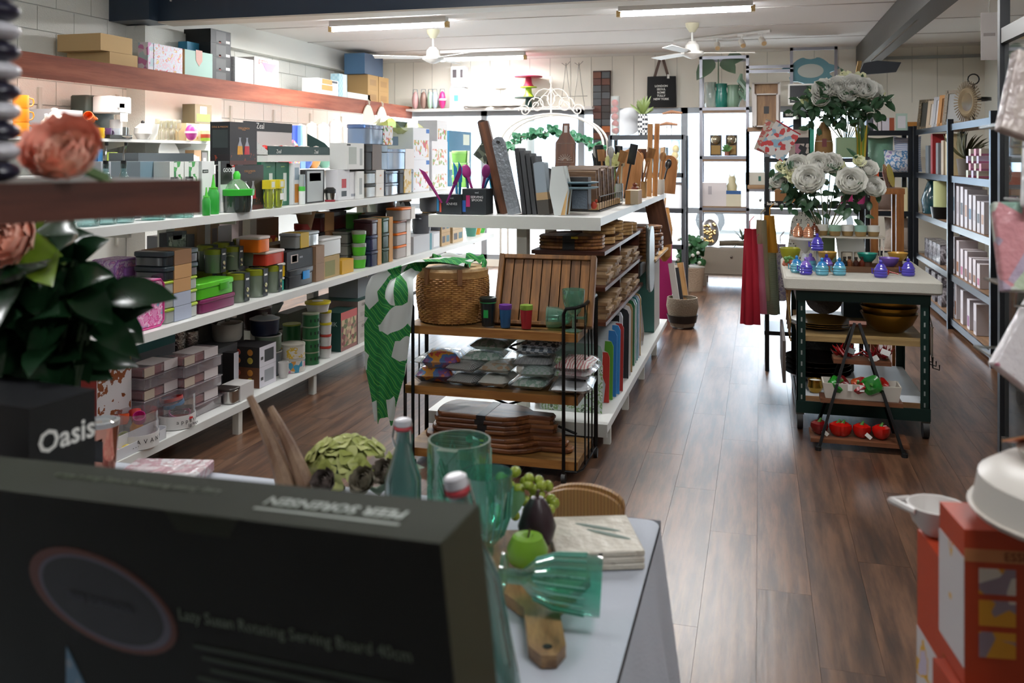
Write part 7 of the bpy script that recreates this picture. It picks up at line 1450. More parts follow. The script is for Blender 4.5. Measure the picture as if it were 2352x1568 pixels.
# black shop rack near the window
YR=9.9
t=thing('black_rack','black steel rack by the window holding vases and canisters','rack',(0,0,0));ra,rb_=at_y(1402,310,YR).x,at_y(1570,310,YR).x;zr=[at_y(1500,q,YR).z for q in (310,397,478,560)]
for x in (ra,rb_):
 for y in (YR,YR+.4):MB().box(x - .02,x+.02,y - .02,y+.02,0,zr[0]).build('post',M('#3a3d42',.4),t,0)
for z in zr:MB().box(ra,rb_,YR - .02,YR+.42,z - .05,z).build('shelf',M('#2b2d31',.4),t,0)
def onrack(px,h_=0):p=at_y(px,300,YR+.1);return p.x
t=lathed('apple_vase','tall clear cylinder vase filled with red apples','vase',onrack(1413),YR+.1,zr[0],[('glass',[(.001,0),(.05,0),(.05,.44)],GL('#e9eeee',.8))]);[MB().sph((rnd(-.005,.005),0,.05+.078*i),.042,12,8).build('apple',M('#b52a22',.3),t) for i in range(5)]
t=thing('glass_plate','large ribbed clear plate on a stand','plate',(onrack(1440),YR+.2,zr[0]),0,rot=(R(80),0,0));MB().lathe(plate_profile(.16,.015),30,(0,.16,0)).build('plate',M('#bfc2c6',.2),t)
t=lathed('lattice_vase','white vase with dark lattice print holding a spiky plant','vase',onrack(1478),YR+.05,zr[0],[('vase',[(.001,0),(.05,0),(.062,.1),(.055,.23),(.05,.23),(.001,.2)],MP(['#d8d8d6','#2c3038'],38,'check',.4))]);b=MB();[leaf(b,Vector((0,0,.22)),rdir(1.6),Vector((0,-1,.1)),rnd(.14,.24),.03) for _ in range(24)];b.build('spiky_leaves',M('#5a6a34',.5),t)
for k,px in enumerate((1530,1540)):t=thing('driftwood_branch','curved driftwood piece '+['lying on the black rack','floating above another on a rod'][k].replace('floating','mounted'),'driftwood',(onrack(px),YR+.2,zr[0]));MB().tube([(-.1,0,.11+.13*k),(0,0,.13+.13*k),(.12,0,.115+.13*k)],[.01,.022,.012],7).build('wood',M('#8a6248',.8),t);MB().tube([(0,0,0),(0,0,.12+.13*k)],.006,5).build('rod',M('#b9b5ae',.4),t)
t=lathed('turned_finial','white turned finial ornament near the patchwork panel','ornament',at_y(1393,320,YR+.1).x+.02,YR+.1,zr[0],[('finial',[(.001,0),(.03,0),(.02,.04),(.035,.1),(.025,.15),(.012,.17),(.02,.19),(.001,.22)],WHITE)]);t.location.x=ra+.03
t=lathed('lemon_vase','clear square vase filled with lemons on the black rack','vase',onrack(1552),YR+.05,zr[1],[('glass',[(.001,0),(.055,0),(.055,.36)],GL('#eef0ea',.75))]);[MB().sph((rnd(-.01,.01),0,.05+.07*i),(.038,.038,.045),10,8).build('lemon',M('#d2b01c',.4),t) for i in range(4)]
for k,(px,c,w_,zi) in enumerate(((1430,'#9aa3ad',.1,1),(1470,'#c9c4ba',.12,1),(1510,'#7d8a92',.1,1),(1440,'#b0a08c',.12,2),(1490,'#8d9296',.12,2),(1540,'#d5d6da',.14,2))):carton('homewares_box',('grey','cream','slate','tan','mid grey','white patterned')[k]+f' homewares box on the {["", "second", "third"][zi]} shelf of the black rack','box',onrack(px) - w_,onrack(px)+w_,YR+.05,YR+.3,zr[zi],zr[zi]+.28,c)
# magenta board, leaning boards, basket, plant at far end
slab('ironing_pad','rounded magenta padded board standing past the board shelving','padded board',1513,1543,445,640,8.75,.04,M('#a8186a',.7),0,0,.9,z=.0)
for k,(px,m,lab,yt) in enumerate(((1562,M('#cfcdc8',.5),'tall white framed board leaning at the end of the board shelving',545),(1570,M('#26282c',.4),'tall black board leaning behind the timber pole',560),(1582,MW('#a5794a','#c49a66',(9,9,1),.5,83),'long honey timber board leaning at the end of the row',552))):slab('leaning_board',lab,'board',px - 6,px+8,yt,695,8.42+.1*k,.04,m,.12,R(-9),z=0)
p=at_z(1545,730,0);t=lathed('storage_basket','black and cream woven basket on the floor past the board shelving','basket',-.7,8.52,0,[('basket',[(.001,.01),(.11,.01),(.15,.2),(.14,.28),(.13,.28),(.14,.2),(.001,.03)],M('#8d8272',.8,bump=.5,bs=80)),('dark_band',[(.13,.05),(.145,.12),(.138,.12)],BLACK)])
t=thing('kraft_cone_bag','tall brown paper bag hanging from the far end of the shelving','bag',(-.86,8.45,.62));MB().lathe([(.03,.0),(.1,.05),(.13,.3),(.07,.5)],10,sx=.6).build('paper',M('#a8763a',.8),t,30);MB().tube([(0,0,.48),(0,.1,.62)],.008,5).build('string',M('#7d5a34',.8),t)
p=at_z(1590,640,0);t=thing('potted_geranium','leafy green plant with white flowers in a woven pot beside the cabinet','plant',(at_y(1588,600,10.9).x,10.9,0));MB().lathe([(.001,0),(.13,0),(.16,.28),(.001,.28)],16).build('pot',M('#b5a08a',.8,bump=.5,bs=60),t);b=MB();[leaf(b,Vector((rnd(-.12,.12),rnd(-.1,.1),.3+rnd(0,.3))),rdir(.4),Vector((0,-1,.6)),rnd(.07,.12),.08) for _ in range(150)];b.build('leaves',M('#2c5f34',.5),t);b=MB();[b.sph((rnd(-.15,.15),-.13,.4+rnd(-.1,.25)),.022,7,5) for _ in range(9)];b.build('flowers',PAPER,t)
# ---------------- linen stand, aprons, peonies ----------------
YD=6.95;la,lb=at_y(1762,300,YD).x,at_y(1992,300,YD).x
t=thing('linen_stand','black metal linen display stand with two shelves behind the trolley','display stand',(0,0,0));BK=M('#15171a',.4)
for x in (la,lb):
 for y in (YD,YD+.4):MB().box(x - .015,x+.015,y - .015,y+.015,0,1.6).build('post',BK,t,0)
for z in (1.59,1.25,.3):MB().box(la - .02,lb+.02,YD - .02,YD+.42,z - .03,z).build('shelf',BK,t,0)
xm_=at_y(1835,300,YD).x;MB().box(xm_ - .03,xm_+.03,YD+.3,YD+.34,1.59,1.95).build('sign_post',BK,t,0)
MB().tube([(la - .02,YD - .05,1.2),(la - .02,YD+.42,1.2)],.01,6).build('hanging_rail',M('#b9b9b4',.3,.8),t)
sign(1798,1868,257,270,YD+.26,'ladelle','long black brand sign on top of the linen stand',False);sign(1760,1800,462,475,YD - .05,'ladelle','small black brand sign on the lower shelf edge of the linen stand',False,.005)
def onD(px,z,nm,lab,cat,w_,h_,c,dy=.1,**k):x=at_y(px,330,YD+dy).x;return carton(nm,lab,cat,x - w_/2,x+w_/2,YD+dy,YD+dy+.05,z,z+h_,c,**k)
onD(1836,1.592,'tea_towel_pack','cream tea towel pack with dark flamingo print','linen pack',.15,.21,'#cfc6ba',panels=[('N',.05,.95,.5,.72,'#1f2124'),('N',.3,.95,.08,.5,MP(['#1f2124','#c98aa0','#cfc6ba'],30,'cells'))]);onD(1866,1.592,'teal_linen','folded teal linen standing on edge','linen',.04,.22,'#3aa88c')
for k,(px,py,a_,c) in enumerate(((1775,320,22,MP(['#c4b9a8','#b35a52','#b9b0a0'],26,'blotch')),(1790,325,32,MP(['#d9d4d0','#d9d4d0','#c03a3a','#8fb0c4','#d9d4d0'],34,'cells')))):
 p=at_y(px,py,YD - .03 - .03*k);t=thing('hanging_tea_towel',['beige floral tea towel clipped behind the strawberry one','white tea towel with red and blue motifs clipped to the linen stand'][k],'tea towel',(p.x,YD - .03 - .03*k,p.z),0,rot=(0,R(a_),0));MB().box(-.1,.1,0,.006,-.12,.12).build('towel',c,t,0);MB().tube([(-.1,-.002,.12),(.1,-.002,.12)],.005,5).build('hem',M('#b5303a' if k else '#a39684',.6),t);MB().tube([(0,.003,.12),(.02,.06,.15)],.006,5).build('clip',M('#4a90c4',.4),t)
p=at_y(1892,330,YD+.12);lathed('wicker_cone','tall woven seagrass cone with red tag on the linen stand','ornament',p.x,YD+.12,1.592,[('cone',[(.001,0),(.068,0),(.066,.1),(.05,.2),(.02,.265),(.001,.27)],MP(['#7a5630','#a5804c','#8d6a3c'],42,'stripe_z',.7)),('tag_string',[(.064,.12),(.065,.124)],PAPER)]);o=MB().box(-.016,.016,-.004,0,-.03,.03).build('red_tag',M('#6e2a2c',.5),None,0);o.parent=[q for q in COL.objects if q.name=='wicker_cone'][0];o.location=(0,-.068,.11)
t=thing('asparagus_bunch','bunch of green and yellow artificial stalks beside the pale vase','ornament',(*at_y(1978,330,YD+.08)[:2],1.592));[MB().tube([(.012*(i - 2),0,0),(.016*(i - 2),0,.17),(.02*(i - 2),.0,.24)],[.008,.009,.004],6).build('stalk',M(['#b59a1f','#6f8a2c'][i % 2],.5),t) for i in range(5)]
SAGE=M('#8ba07a',.45)
def peony(px,py,Y,r,ax=Vector((-.1,-1,.5))):p=at_y(px,py,Y);return p,r
def bouquet(label,vx,vy,vz,vw,vh,heads,nlv,spread,zc,lm):
 t=thing('peony_vase',label,'flower vase',(vx,vy,vz));MB().rbox(-vw,vw,-vw,vw,0,vh,.008,.004).build('vase',SAGE,t)
 O=Vector((vx,vy,vz));b=MB();st=MB();lv=MB()
 for i,(px,py,dy,r,bud) in enumerate(heads):
  p=at_y(px,py,vy+dy) - O;ax=Vector((p.x*.8+rnd(-.15,.15),-.8+dy,.55));h=MB()
  petals(h,p,ax,r,3 if bud else 6,6 if bud else 10,.8);h.build('flower',M('#fbfaf3' if not bud else '#eeeec8',.6),t,80)
  q=Vector((p.x*.12,0,vh*.9));st.tube([q,q.lerp(p,.5)+Vector((0,0,.02)),p - ax.normalized()*r*.2],.0035,5)
 for i in range(nlv):
  hd=random.choice(heads);p=at_y(hd[0],hd[1],vy+hd[2]) - O;q=p*rnd(.62,1.02)+Vector((rnd(-1,1)*spread,rnd(-.6,.6)*spread,rnd(-.8,.25)*spread));leaf(lv,q,rdir(.1),Vector((rnd(-.5,.5),-1,.6)),rnd(.06,.11),rnd(.03,.045))
 st.build('stems',M('#6a6a4a',.6),t);lv.build('leaves',lm,t)
LVD=M('#274a2c',.45)
bouquet('square sage vase of large white peonies on the trolley',at_y(1895,520,6.2).x,6.2,zt,.058,.23,[(1858,415,-.14,.1,0),(1955,420,-.14,.095,0),(1880,380,-.02,.085,0),(1832,382,-.02,.075,0),(1908,378,.0,.075,0),(1796,385,0,.045,1),(1815,398,-.05,.05,1),(1790,418,0,.06,0),(1825,410,-.08,.045,1),(1972,372,0,.045,1),(1995,390,0,.06,0),(2005,432,-.03,.075,0),(1925,385,0,.05,1)],130,.06,0,LVD)
bouquet('pale green vase of white garden flowers above the linen stand',at_y(1943,330,YD+.12).x,YD+.12,1.592,.07,.15,[(1893,208,-.2,.085,0),(1925,203,-.2,.085,0),(1958,200,-.2,.09,0),(1985,207,-.2,.085,0),(2005,212,-.16,.07,0),(1885,230,-.2,.065,0),(1945,218,-.22,.07,0),(1868,206,0,.03,1),(1850,232,0,.035,1),(1942,178,.05,.05,1),(1975,180,.05,.05,1),(2020,215,0,.04,1)],260,.11,0,LVD)
APR=[(1722,'#a8142a','red apron',745,525),(1738,'#c9788f','pink apron hanging beside the red one',720,560),(1748,'#a39a7c','khaki apron with leather ties',690,505),(1768,'#c48a24','mustard yellow tea towel folded over the hook',580,495),(1772,MP(['#a9b39c','#6f8070'],46,'stripe_z',.8),'sage striped tea towel hanging under the yellow one',722,566),(1792,MP(['#a9a0c4','#d5d0da','#4a3f5c'],30,'blotch'),'lilac floral apron at the end of the rail',690,560)]
for k,(px,c,lab,yb,yt) in enumerate(APR):
 Y=YD - .35+.07*k if k<3 else YD - .3+.05*k;p=at_y(px,yt,Y);q=at_y(px,yb,Y);H=p.z - q.z;t=thing('apron' if k !=3 else 'tea_towel',lab+' on the side of the linen stand','apron',(p.x,Y,q.z));m=c if not isinstance(c,str) else M(c,.8)
 MB().grid(lambda u,v:((u - .5)*.1*(1.35 - .6*v)+.008*math.sin(u*14+k),-.025*math.sin(u*PI)+.014*math.sin(u*11+v*2+k),v*H),14,8).build('cloth',m,t,80);MB().tube([(0,0,H),(0,.03,H+.05),(.03,.1,H+.08)],.004,5).build('neck_loop',m,t)
MB().tube([(la - .05,YD - .4,1.29),(la - .05,YD+.1,1.29)],.01,6).build('apron_rail',M('#b9b9b4',.3,.8),[o for o in COL.objects if o.name=='linen_stand'][0])
onD(1805,1.252,'timber_crate','small timber crate on the lower shelf of the linen stand','crate',.16,.1,'#9a6a3c',.0);onD(1975,1.0+.252,'stripe_cushion','orange, grey and pink striped cushion behind the peonies','cushion',.26,.24,'#d8581c',.05,panels=[('N',0,1,.28,.62,'#8d8a90'),('N',0,1,0,.28,'#b52c70')])
# timber stool
a=at_y(2030,440,6.9);t=thing('timber_stool','honey timber stool holding a plate rack beside the linen stand','stool',(a.x,6.95,0));HW=MW('#8a5224','#ab6f36',(9,9,1),.4,91);zst=at_y(2030,432,6.9).z
MB().box(-.1,.13,-.12,.15,zst - .04,zst).build('seat',HW,t,0);[MB().box(x - .025,x+.025,y - .025,y+.025,0,zst - .04).build('leg',HW,t,0) for x in (-.07,.1) for y in (-.09,.12)]
for k in range(2):lathed('picnic_plate',['red gingham plate standing on the stool','yellow plate standing on the stool'][k],'plate',a.x+.01+.03*k,6.95,zst+.085,[('plate',plate_profile(.085,.012),MP(['#c9c4bc','#a8403a'],60,'check') if k==0 else M('#c9b84a',.4))],rot=(R(20),R(78),0))
# ---------------- black racks at the right ----------------
RK=M('#20242a',.3,.5);LV=[.1,.51,.97,1.42,1.9]
def rack(lab,x0,x1,y0,y1,px_):
 t=thing('black_racking',lab,'shelving',(0,0,0))
 for (x,y) in px_:MB().box(x - .025,x+.025,y - .025,y+.025,0,1.95).build('post',RK,t,0)
 for z in LV:
  s=MB().box(x0,x1,y0,y1,z - .02,z - .001).build('shelf_board',MW('#7a5c40','#97765a',(9,.8,9),.6,92),t,0);MB().box(x0 - .012,x0,y0,y1,z - .055,z+.004).build('front_beam',M('#262b33',.3,.6),s,0);MB().box(x0,x1,y0 - .012,y0,z - .055,z+.004).build('end_beam',RK,s,0)
rack('black steel racking along the side wall with boxed candles',1.72,2.2,7.5,11.0,[(x,y) for x in (1.71,2.19) for y in (7.5,9.1,11.0)])
rack('black steel racking across the back corner with cushions',1.18,1.68,11.1,11.6,[(x,y) for x in (1.19,1.67) for y in (11.12,11.58)])
def rk(nm,lab,cat,px,w_,h_,z,c,dp_=.16,group=None,**k):
 y=at_x(px,400,1.76).y;return carton(nm,lab,cat,1.75,1.75+dp_,y - w_,y,z,z+h_,c,group=group,**k)
ORD=['first','second','third','fourth','fifth','sixth','seventh','eighth','ninth','tenth']
def facebox(nm,labf,px0,n_,stp,z,h_,c,pc,pv):
 for k in range(n_):
  o=rk(nm,labf % ORD[k],'box',px0+stp*k,.1,h_[k % len(h_)],z,c);H=h_[k % len(h_)];MB().box(-.081,-.0805,-.035,.035,H*pv[0],H*pv[1]).build('printed_panel',M(pc[k % len(pc)],.5),o,0)
facebox('diffuser_box','tall white boxed diffuser, %s along the shelf from the upright',2190,8,9.5,LV[2],[.42,.36,.36,.34,.3,.3,.26,.26],'#cfcdd4',['#3f6a8a','#b9b4bc','#2c3440','#b08d78'],(.3,.6))
facebox('candle_box','white candle box with copper print, %s along the shelf from the upright',2190,7,9.5,LV[1],[.34,.32,.26,.26,.22,.22,.2],'#d5cdd2',['#8a5a3c','#9a6a48','#b05a80','#7a4a30'],(.12,.4))
facebox('gift_candle_box','white and grey boxed candle, %s on the lowest shelf',2194,4,15,LV[0],[.36,.3,.26,.26],'#cfcad0',['#8a5a3c','#c9c2c8','#8f5f8a','#a9a2a8'],(.1,.45))
for k in range(12):rk('soap_box',f'small pastel soap box, {ORD[k % 6]} in the {["lower", "upper"][k // 6]} pile by the palm','box',2222+6*(k % 6),.07,.06,LV[3]+.062*((k//6)*2+(k % 2)),['#cfd6c9','#d9a3b8','#c9c3dc','#d6d0c4'][k % 4],.12,panels=[('N',0,1,0,.3,'#b56a90')])
y=at_x(2212,400,1.85).y;t=thing('palm_pot','spiky dark palm in a grey pot on the racking','plant',(1.88,y,LV[3]));MB().cyl(.07,0,.16,14,r1=.09).build('pot',M('#5f5852',.7),t);b=MB();[leaf(b,Vector((0,0,.15)),rdir(1.4),Vector((-1,-.5,.2)),rnd(.2,.32),.04) for _ in range(22)];b.build('fronds',M('#4a4a2c',.6),t)
for k,(c,w_,h_) in enumerate((('#5f666c',.18,.3),('#8a1a1c',.1,.42),('#6a6c70',.12,.32),('#a89a84',.12,.34),('#c9b88f',.12,.4))):rk('towel_roll',('slate grey','deep red','mid grey','taupe','cream')[k]+' boxed linen standing on the far bay of the racking','linen box',2128+12*k,w_,h_,LV[3],c)
y=at_x(2142,450,1.85).y;lathed('teal_vase','dark teal glazed bird vase on the far bay','vase',1.85,y,LV[2],[('vase',[(.001,0),(.1,0),(.12,.15),(.07,.3),(.05,.36),(.09,.4),(.001,.42)],M('#0f3a44',.15,0,.5))]);y=at_x(2166,450,1.8).y;t=lathed('olive_cylinder','pale olive cylinder lantern with wire cup in front','lantern',1.8,y,LV[2],[('cylinder',[(.001,0),(.09,0),(.09,.38),(.001,.38)],M('#a5ab78',.6)),('wire_cup',[(.1,0),(.12,.12),(.118,.12)],BLKMETAL)])
for k in range(7):rk('mesh_basket',f'silver mesh packed basket, {ORD[k]} in the lower far bay of the racking','basket',2126+9*k if k<4 else 2128+14*(k - 4),.2,.2 if k<4 else .3,LV[1] if k<4 else LV[0],MP(['#8d8a92','#3a383c','#b9b6be','#5a575e'],38,'cells',.3,.4))
def frm(px,w_,h_,fc,ic,lab,Y=None,X=1.76):
 y=at_x(px,280,X).y;t=thing('photo_frame',lab,'picture frame',(X+.05,y,LV[4]+.003),0,rot=(0,R(8),R(38)));
 for s in (-1,1):MB().box(-.012,.012,s*w_/2 - .02,s*w_/2+.02,0,h_).build('frame_side',fc,t,0);MB().box(-.012,.012,-w_/2,w_/2,(h_ - .035) if s>0 else 0,h_ if s>0 else .035).build('frame_rail',fc,t,0)
 MB().box(-.002,.004,-w_/2+.02,w_/2 - .02,.03,h_ - .03).build('picture',ic,t,0)
frm(2120,.26,.34,MP(['#8a7a5c','#4a3f2c'],60,'dots',.5),M('#2c2c24',.3),'photo frame with pierced bead border on top of the racking');frm(2137,.2,.3,M('#b5a48c',.5),M('#c9c6c2',.3),'pale timber photo frame on top of the racking');frm(2150,.2,.32,M('#a5a8ad',.4),M('#cfcfd2',.3),'silver photo frame on top of the racking');frm(2163,.2,.32,M('#a5743c',.5),M('#8a5f34',.5),'orange timber photo frame on top of the racking');frm(2182,.26,.34,M('#7d7466',.6,bump=.8,bs=60),M('#8d8f90',.2),'ornate grey photo frame on top of the racking')
y=at_x(2236,250,1.85).y;t=thing('shell_mirror','small oval mirror with sunburst twig frame on the racking','mirror',(1.8,y,LV[4]+.19),0,rot=(R(90),0,R(-60)));MB().lathe([(.06,0),(.09,.02),(.12,.0),(.06,0)],24,sy=1.25).build('frame_ring',M('#7a6a50',.8),t);MB().lathe([(.001,.005),(.065,.005)],24,sy=1.25).build('glass',M('#8a8d8c',.08,.9),t);b=MB();[b.tube([(.1*math.cos(a_),.125*math.sin(a_),.01),(.165*math.cos(a_),.19*math.sin(a_),0)],.006,4) for a_ in [2*PI*i/40 for i in range(40)]];b.build('twig_frame',M('#7a6c58',.8),t)
y=at_x(2236,230,2.0).y;t=thing('candle_ring','black round hanging candle ring with a loop handle on the racking','candle holder',(2.0,y,LV[4]));MB().lathe([(.13,.24),(.155,.24),(.155,.27),(.13,.27),(.13,.24)],28).build('ring',BLKMETAL,t);MB().cyl(.12,0,.01,20).build('base',BLKMETAL,t);MB().tube([(0,0,0),(0,0,.4)],.014,6).build('rod',BLKMETAL,t);MB().tube([(.05*math.cos(a_),0,.45+.05*math.sin(a_)) for a_ in [2*PI*i/14 for i in range(14)]],.007,5,True).build('loop',BLKMETAL,t);MB().tube([(-.14,0,.255),(.14,0,.255)],.008,5).build('cross_bar',BLKMETAL,t)
def bk(nm,lab,cat,px0,px1,z,h_,c,Y=11.15,dp_=.2,**k):return carton(nm,lab,cat,at_y(px0,300,Y).x,at_y(px1,300,Y).x,Y,Y+dp_,z,z+h_,c,**k)
bk('gift_box','charcoal and silver boxes wrapped as a gift on the corner racking','box',1990,2004,LV[4],.2,'#4a4e56');bk('gift_box','white gift box with black bow on the corner racking','box',2006,2024,LV[4],.15,'#cfc9cc',panels=[('N',.45,.55,0,1,'#1a1a1c')]);bk('gift_box','white and rust gift box with teal tissue on the corner racking','box',2026,2054,LV[4],.15,'#c9c6d0',panels=[('N',.6,1,0,1,'#9a4a2c')],top='#2f7a60');bk('photo_frame','pale green upright photo frame on the corner racking','picture frame',2058,2084,LV[4],.2,'#a8c0b4',dp_=.02,panels=[('N',.15,.85,.15,.85,'#d5d5da')]);bk('timber_box','orange timber keepsake box on the corner racking','box',2085,2108,LV[4],.1,'#a8702c')
for k,(px,w_,h_,c,lab,z) in enumerate(((2018,.34,.42,M('#6f9a84',.5,0,.3,bump=.3,bs=20),'sage green cushion in clear wrap',LV[3]),(2076,.3,.42,MP(['#c9cdd6','#7d8fb5'],14,'stripe_z',.6),'white and lilac zigzag cushion',LV[3]),(2066,.34,.26,MP(['#cfd3da','#4a7fb0','#cfd3da','#8a7fb0'],14,'blotch',.6),'blue brush-print cushion leaning in front',LV[3]),(2068,.34,.38,M('#a89c90',.6,bump=.5,bs=20),'beige wrapped cushion on the lower corner shelf',LV[1]),(2030,.26,.4,M('#7d6a60',.7,bump=.4,bs=20),'brown wrapped throw on the corner shelf',LV[2]))):
 Y=11.3 - (.08 if k==2 else 0);x=at_y(px,350,Y).x;t=thing('cushion',lab,'cushion',(x,Y,z+.004),0,rot=(R(-8),0,0));b=MB()
 for s in (-1,1):b.grid(lambda u,v:((u - .5)*w_*(1 - .06*math.sin(PI*v)),s*.08*(math.sin(PI*u)*math.sin(PI*v))**.5 if 0<u<1 and 0<v<1 else 0,v*h_*(1 - .05*math.sin(PI*u))),10,10)
 b.build('cover',c,t,60)
x=at_y(2086,470,11.25).x;lathed('lamp_shade','cream tapered lamp shade with small dots on the corner racking','lamp shade',x,11.28,LV[2],[('shade',[(.13,0),(.09,.27),(.087,.27),(.127,0),(.13,0)],MP(['#b9ae86','#7a6a3c'],22,'dots',.7,pos=[0,.0]) if False else M('#c2b78f',.7))])
# glass cabinet and hanging sign
t=thing('glass_cabinet','tall black-framed glass cabinet beside the napkin rack','cabinet',(0,0,0));gx0,gx1,gy0,gy1=1.27,1.7,3.9,5.35
for x in (gx0,gx1):
 for y in (gy0,gy1):MB().box(x - .025,x+.025,y - .025,y+.025,0,2.55).build('post',BK,t,0)
for z in (.06,2.25,2.52):MB().box(gx0 - .02,gx0+.02,gy0,gy1,z - .04,z+.04).build('rail',M('#4a4642',.4),t,0);MB().box(gx0,gx1,gy1 - .02,gy1+.02,z - .04,z+.04).build('rail',BK,t,0)
for y,a_ in ((gy1,0),):MB().box(gx0+.02,gx1 - .02,y - .004,y+.002,.1,2.2).build('pane',GL('#e6ebea',.93),t,0)
MB().box(gx0 - .003,gx0+.003,gy0+.03,gy1 - .03,.1,2.2).build('pane',GL('#e6ebea',.93),t,0)
for z in (.6,1.1,1.6):MB().box(gx0+.01,gx1,gy0+.03,gy1 - .03,z - .008,z).build('glass_shelf',GL('#dfe8e4',.8),t,0)
MB().box(gx1,gx1+.02,gy0,gy1,0,2.5).build('back_panel',M('#8d8a84',.7),t,0)
o=carton('picnic_sign','timber sign with round dark emblem inside the glass cabinet','sign',1.5,1.53,4.75,5.2,1.1,1.5,'#a8967c');MB().sph((-.016,.0,.28),(.003,.07,.07),16,8).build('emblem',M('#4a4a4c',.6),o);text('PIC',.09,o,(-.018,0,.12),(R(90),0,R(-90)),M('#7a5a44',.6))
for k in range(3):lathed('cabinet_vase',['grey','white','rose'][k]+' vase inside the glass cabinet','vase',1.5,4.4+.3*k,[.6,1.6,.1][k],[('vase',[(.001,0),(.06,0),(.09,.12),(.04,.25),(.05,.3)],M(['#8d9296','#cfcdc8','#c98a90'][k],.4))])
a,c=at_y(2253,30,6.2),at_y(2292,138,6.2);t=thing('hanging_sign','pale grey card sign hanging from the ceiling on a hook','sign',((a.x+c.x)/2,6.2,c.z));W=(c.x - a.x)/2;MB().box(-W,W,0,.006,0,a.z - c.z).build('card',M('#b0a8a2',.6),t,0);MB().tube([(0,.003,a.z - c.z),(0,.003,ZC - c.z)],.003,4).build('hook_wire',STEEL,t);MB().box(-W*.7,W*.7,-.001,0,.15,.17).build('printed_line',M('#8a827c',.6),t,0)
for k,(px,Y) in enumerate(((2000,8.2),)):
 p=at_y(px,140,Y);t=thing('hanging_tool_bundle','bundle of dark leather straps and timber handles hung from the long beam by chain','hanging goods',(p.x,Y,0));z=p.z;MB().tube([(0,0,z),(1.3 - p.x,0,2.768)],.008,5).build('chain',M('#8d8a86',.4,.7),t);MB().prism([(-.1,z - .12),(.2,z - .1),(.24,z - .02),(.05,z),(-.06,z - .02)],-.02,.02,'y').build('leather_wrap',M('#2c3038',.6),t,0);[MB().tube([(-.08 - .01*i,-.02,z),(-.12 - .012*i,-.02,z - .25)],.008,5).build('handle',M('#8a6a2c',.5),t) for i in range(3)]
# ---------------- white table in front ----------------
ZT=.8;X0,X1,Y0,Y1=-1.75,-.21,.5,1.98
t=thing('display_table','table under a floor-length white cloth near the boxed turntable','table',(0,0,0));TCL=M('#b9bfc9',.85,bump=.1,bs=150)
for x in (X0+.06,X1 - .06):
 for y in (Y0+.06,Y1 - .06):MB().box(x - .03,x+.03,y - .03,y+.03,0,ZT - .03).build('leg',WAL,t,0)
MB().box(X0+.01,X1 - .01,Y0+.01,Y1 - .01,ZT - .03,ZT - .008).build('table_top',OAK,t,0)
o=thing('tablecloth','white cloth with hanging folds over the front table','tablecloth',(0,0,0));b=MB()
b.rbox(X0,X1,Y0,Y1,ZT - .004,ZT,.03,.002);P_=[]
for i in range(161):
 u=i/40;s=int(u) % 4;f_=u - int(u);q=[(X0+(X1 - X0)*f_,Y0),(X1,Y0+(Y1 - Y0)*f_),(X1 - (X1 - X0)*f_,Y1),(X0,Y1 - (Y1 - Y0)*f_)][s];n_=[(0,-1),(1,0),(0,1),(-1,0)][s];P_.append((q,n_,i))
def sk(u,v):
 (q,n_,i)=P_[min(160,int(round(u*160)))];o_=.004+v*(.1+.035*math.sin(i*.55)+.015*math.sin(i*1.3));return (q[0]+n_[0]*o_,q[1]+n_[1]*o_,ZT - .002 - v*.72)
b.grid(sk,160,5);b.build('cloth',TCL,o,60)
def vw(r,z,d):return Vector((r*CA - d*SA,r*SA+d*CA,z))
def basis(o,xv,zv,loc):
 xv=xv.normalized();zv=(zv - xv*zv.dot(xv)).normalized();yv=zv.cross(xv);m=Matrix((xv,yv,zv)).transposed().to_4x4();o.location=loc;o.rotation_euler=m.to_euler()
# turntable box
TRc=vw(-.0675,1.236,.838);wv_=(vw(.5525,.04,-.242) - vw(0,0,0));up=vw(-.2,.98,0)
BW,BH,BD=.8,.4,.085
GB=M('#0d100a',.8);GTOP=M('#23281a',.8)
t=thing('turntable_box','large dark olive boxed serving turntable standing on the white table','box');xv=wv_.normalized();zv=(up - xv*up.dot(xv)).normalized();basis(t,wv_,up,TRc - xv*BW - zv*BH)
MB().box(0,BW,0,BD,0,BH).build('body',GB,t,0);MB().box(0,BW,0,BD,BH,BH+.001).build('top_panel',GTOP,t,0);MB().box(BW,BW+.001,0,BD,0,BH).build('end_panel',M('#2d2f1f',.5),t,0)
GT_=M('#6d7a68',.5)
text('PEER SORENSEN',.024,t,(BW - .15,.045,BH+.002),(0,0,PI),M('#9aa39a',.5),bold=.0005);MB().box(BW - .24,BW - .06,.024,.028,BH+.001,BH+.0015).build('printed_rule',M('#8d978d',.5),t,0);text('Lazy Susan Rotating Serving Board 40cm',.016,t,(BW - .44,.05,BH+.002),(0,0,PI),M('#59624f',.5))
text('Lazy Susan Rotating Serving Board 40cm',.018,t,(BW - .19,-.0012,BH - .115),RN,GT_)
for k in range(11):MB().box(BW - .32+.01*(k % 3),BW - .05 - .012*(k % 4),-.0012,0,BH - .15 - .012*k - (.02 if k>6 else 0),BH - .146 - .012*k - (.02 if k>6 else 0)).build('printed_line',M('#2f3a2c',.6),t,0)
for r_,c,dx in ((.085,'#5a2a1c',0),(.076,'#55505c',.004),(.07,'#07080a',.002)):MB().prism([(r_*1.35*math.cos(a_)+dx,r_*.62*math.sin(a_)) for a_ in [2*PI*i/36 for i in range(36)]],-.0022+r_*.012,-.0001,'y').build('printed_badge',M(c,.5),t,0,loc=(BW - .455,0,BH - .115),rot=(0,R(12),0))
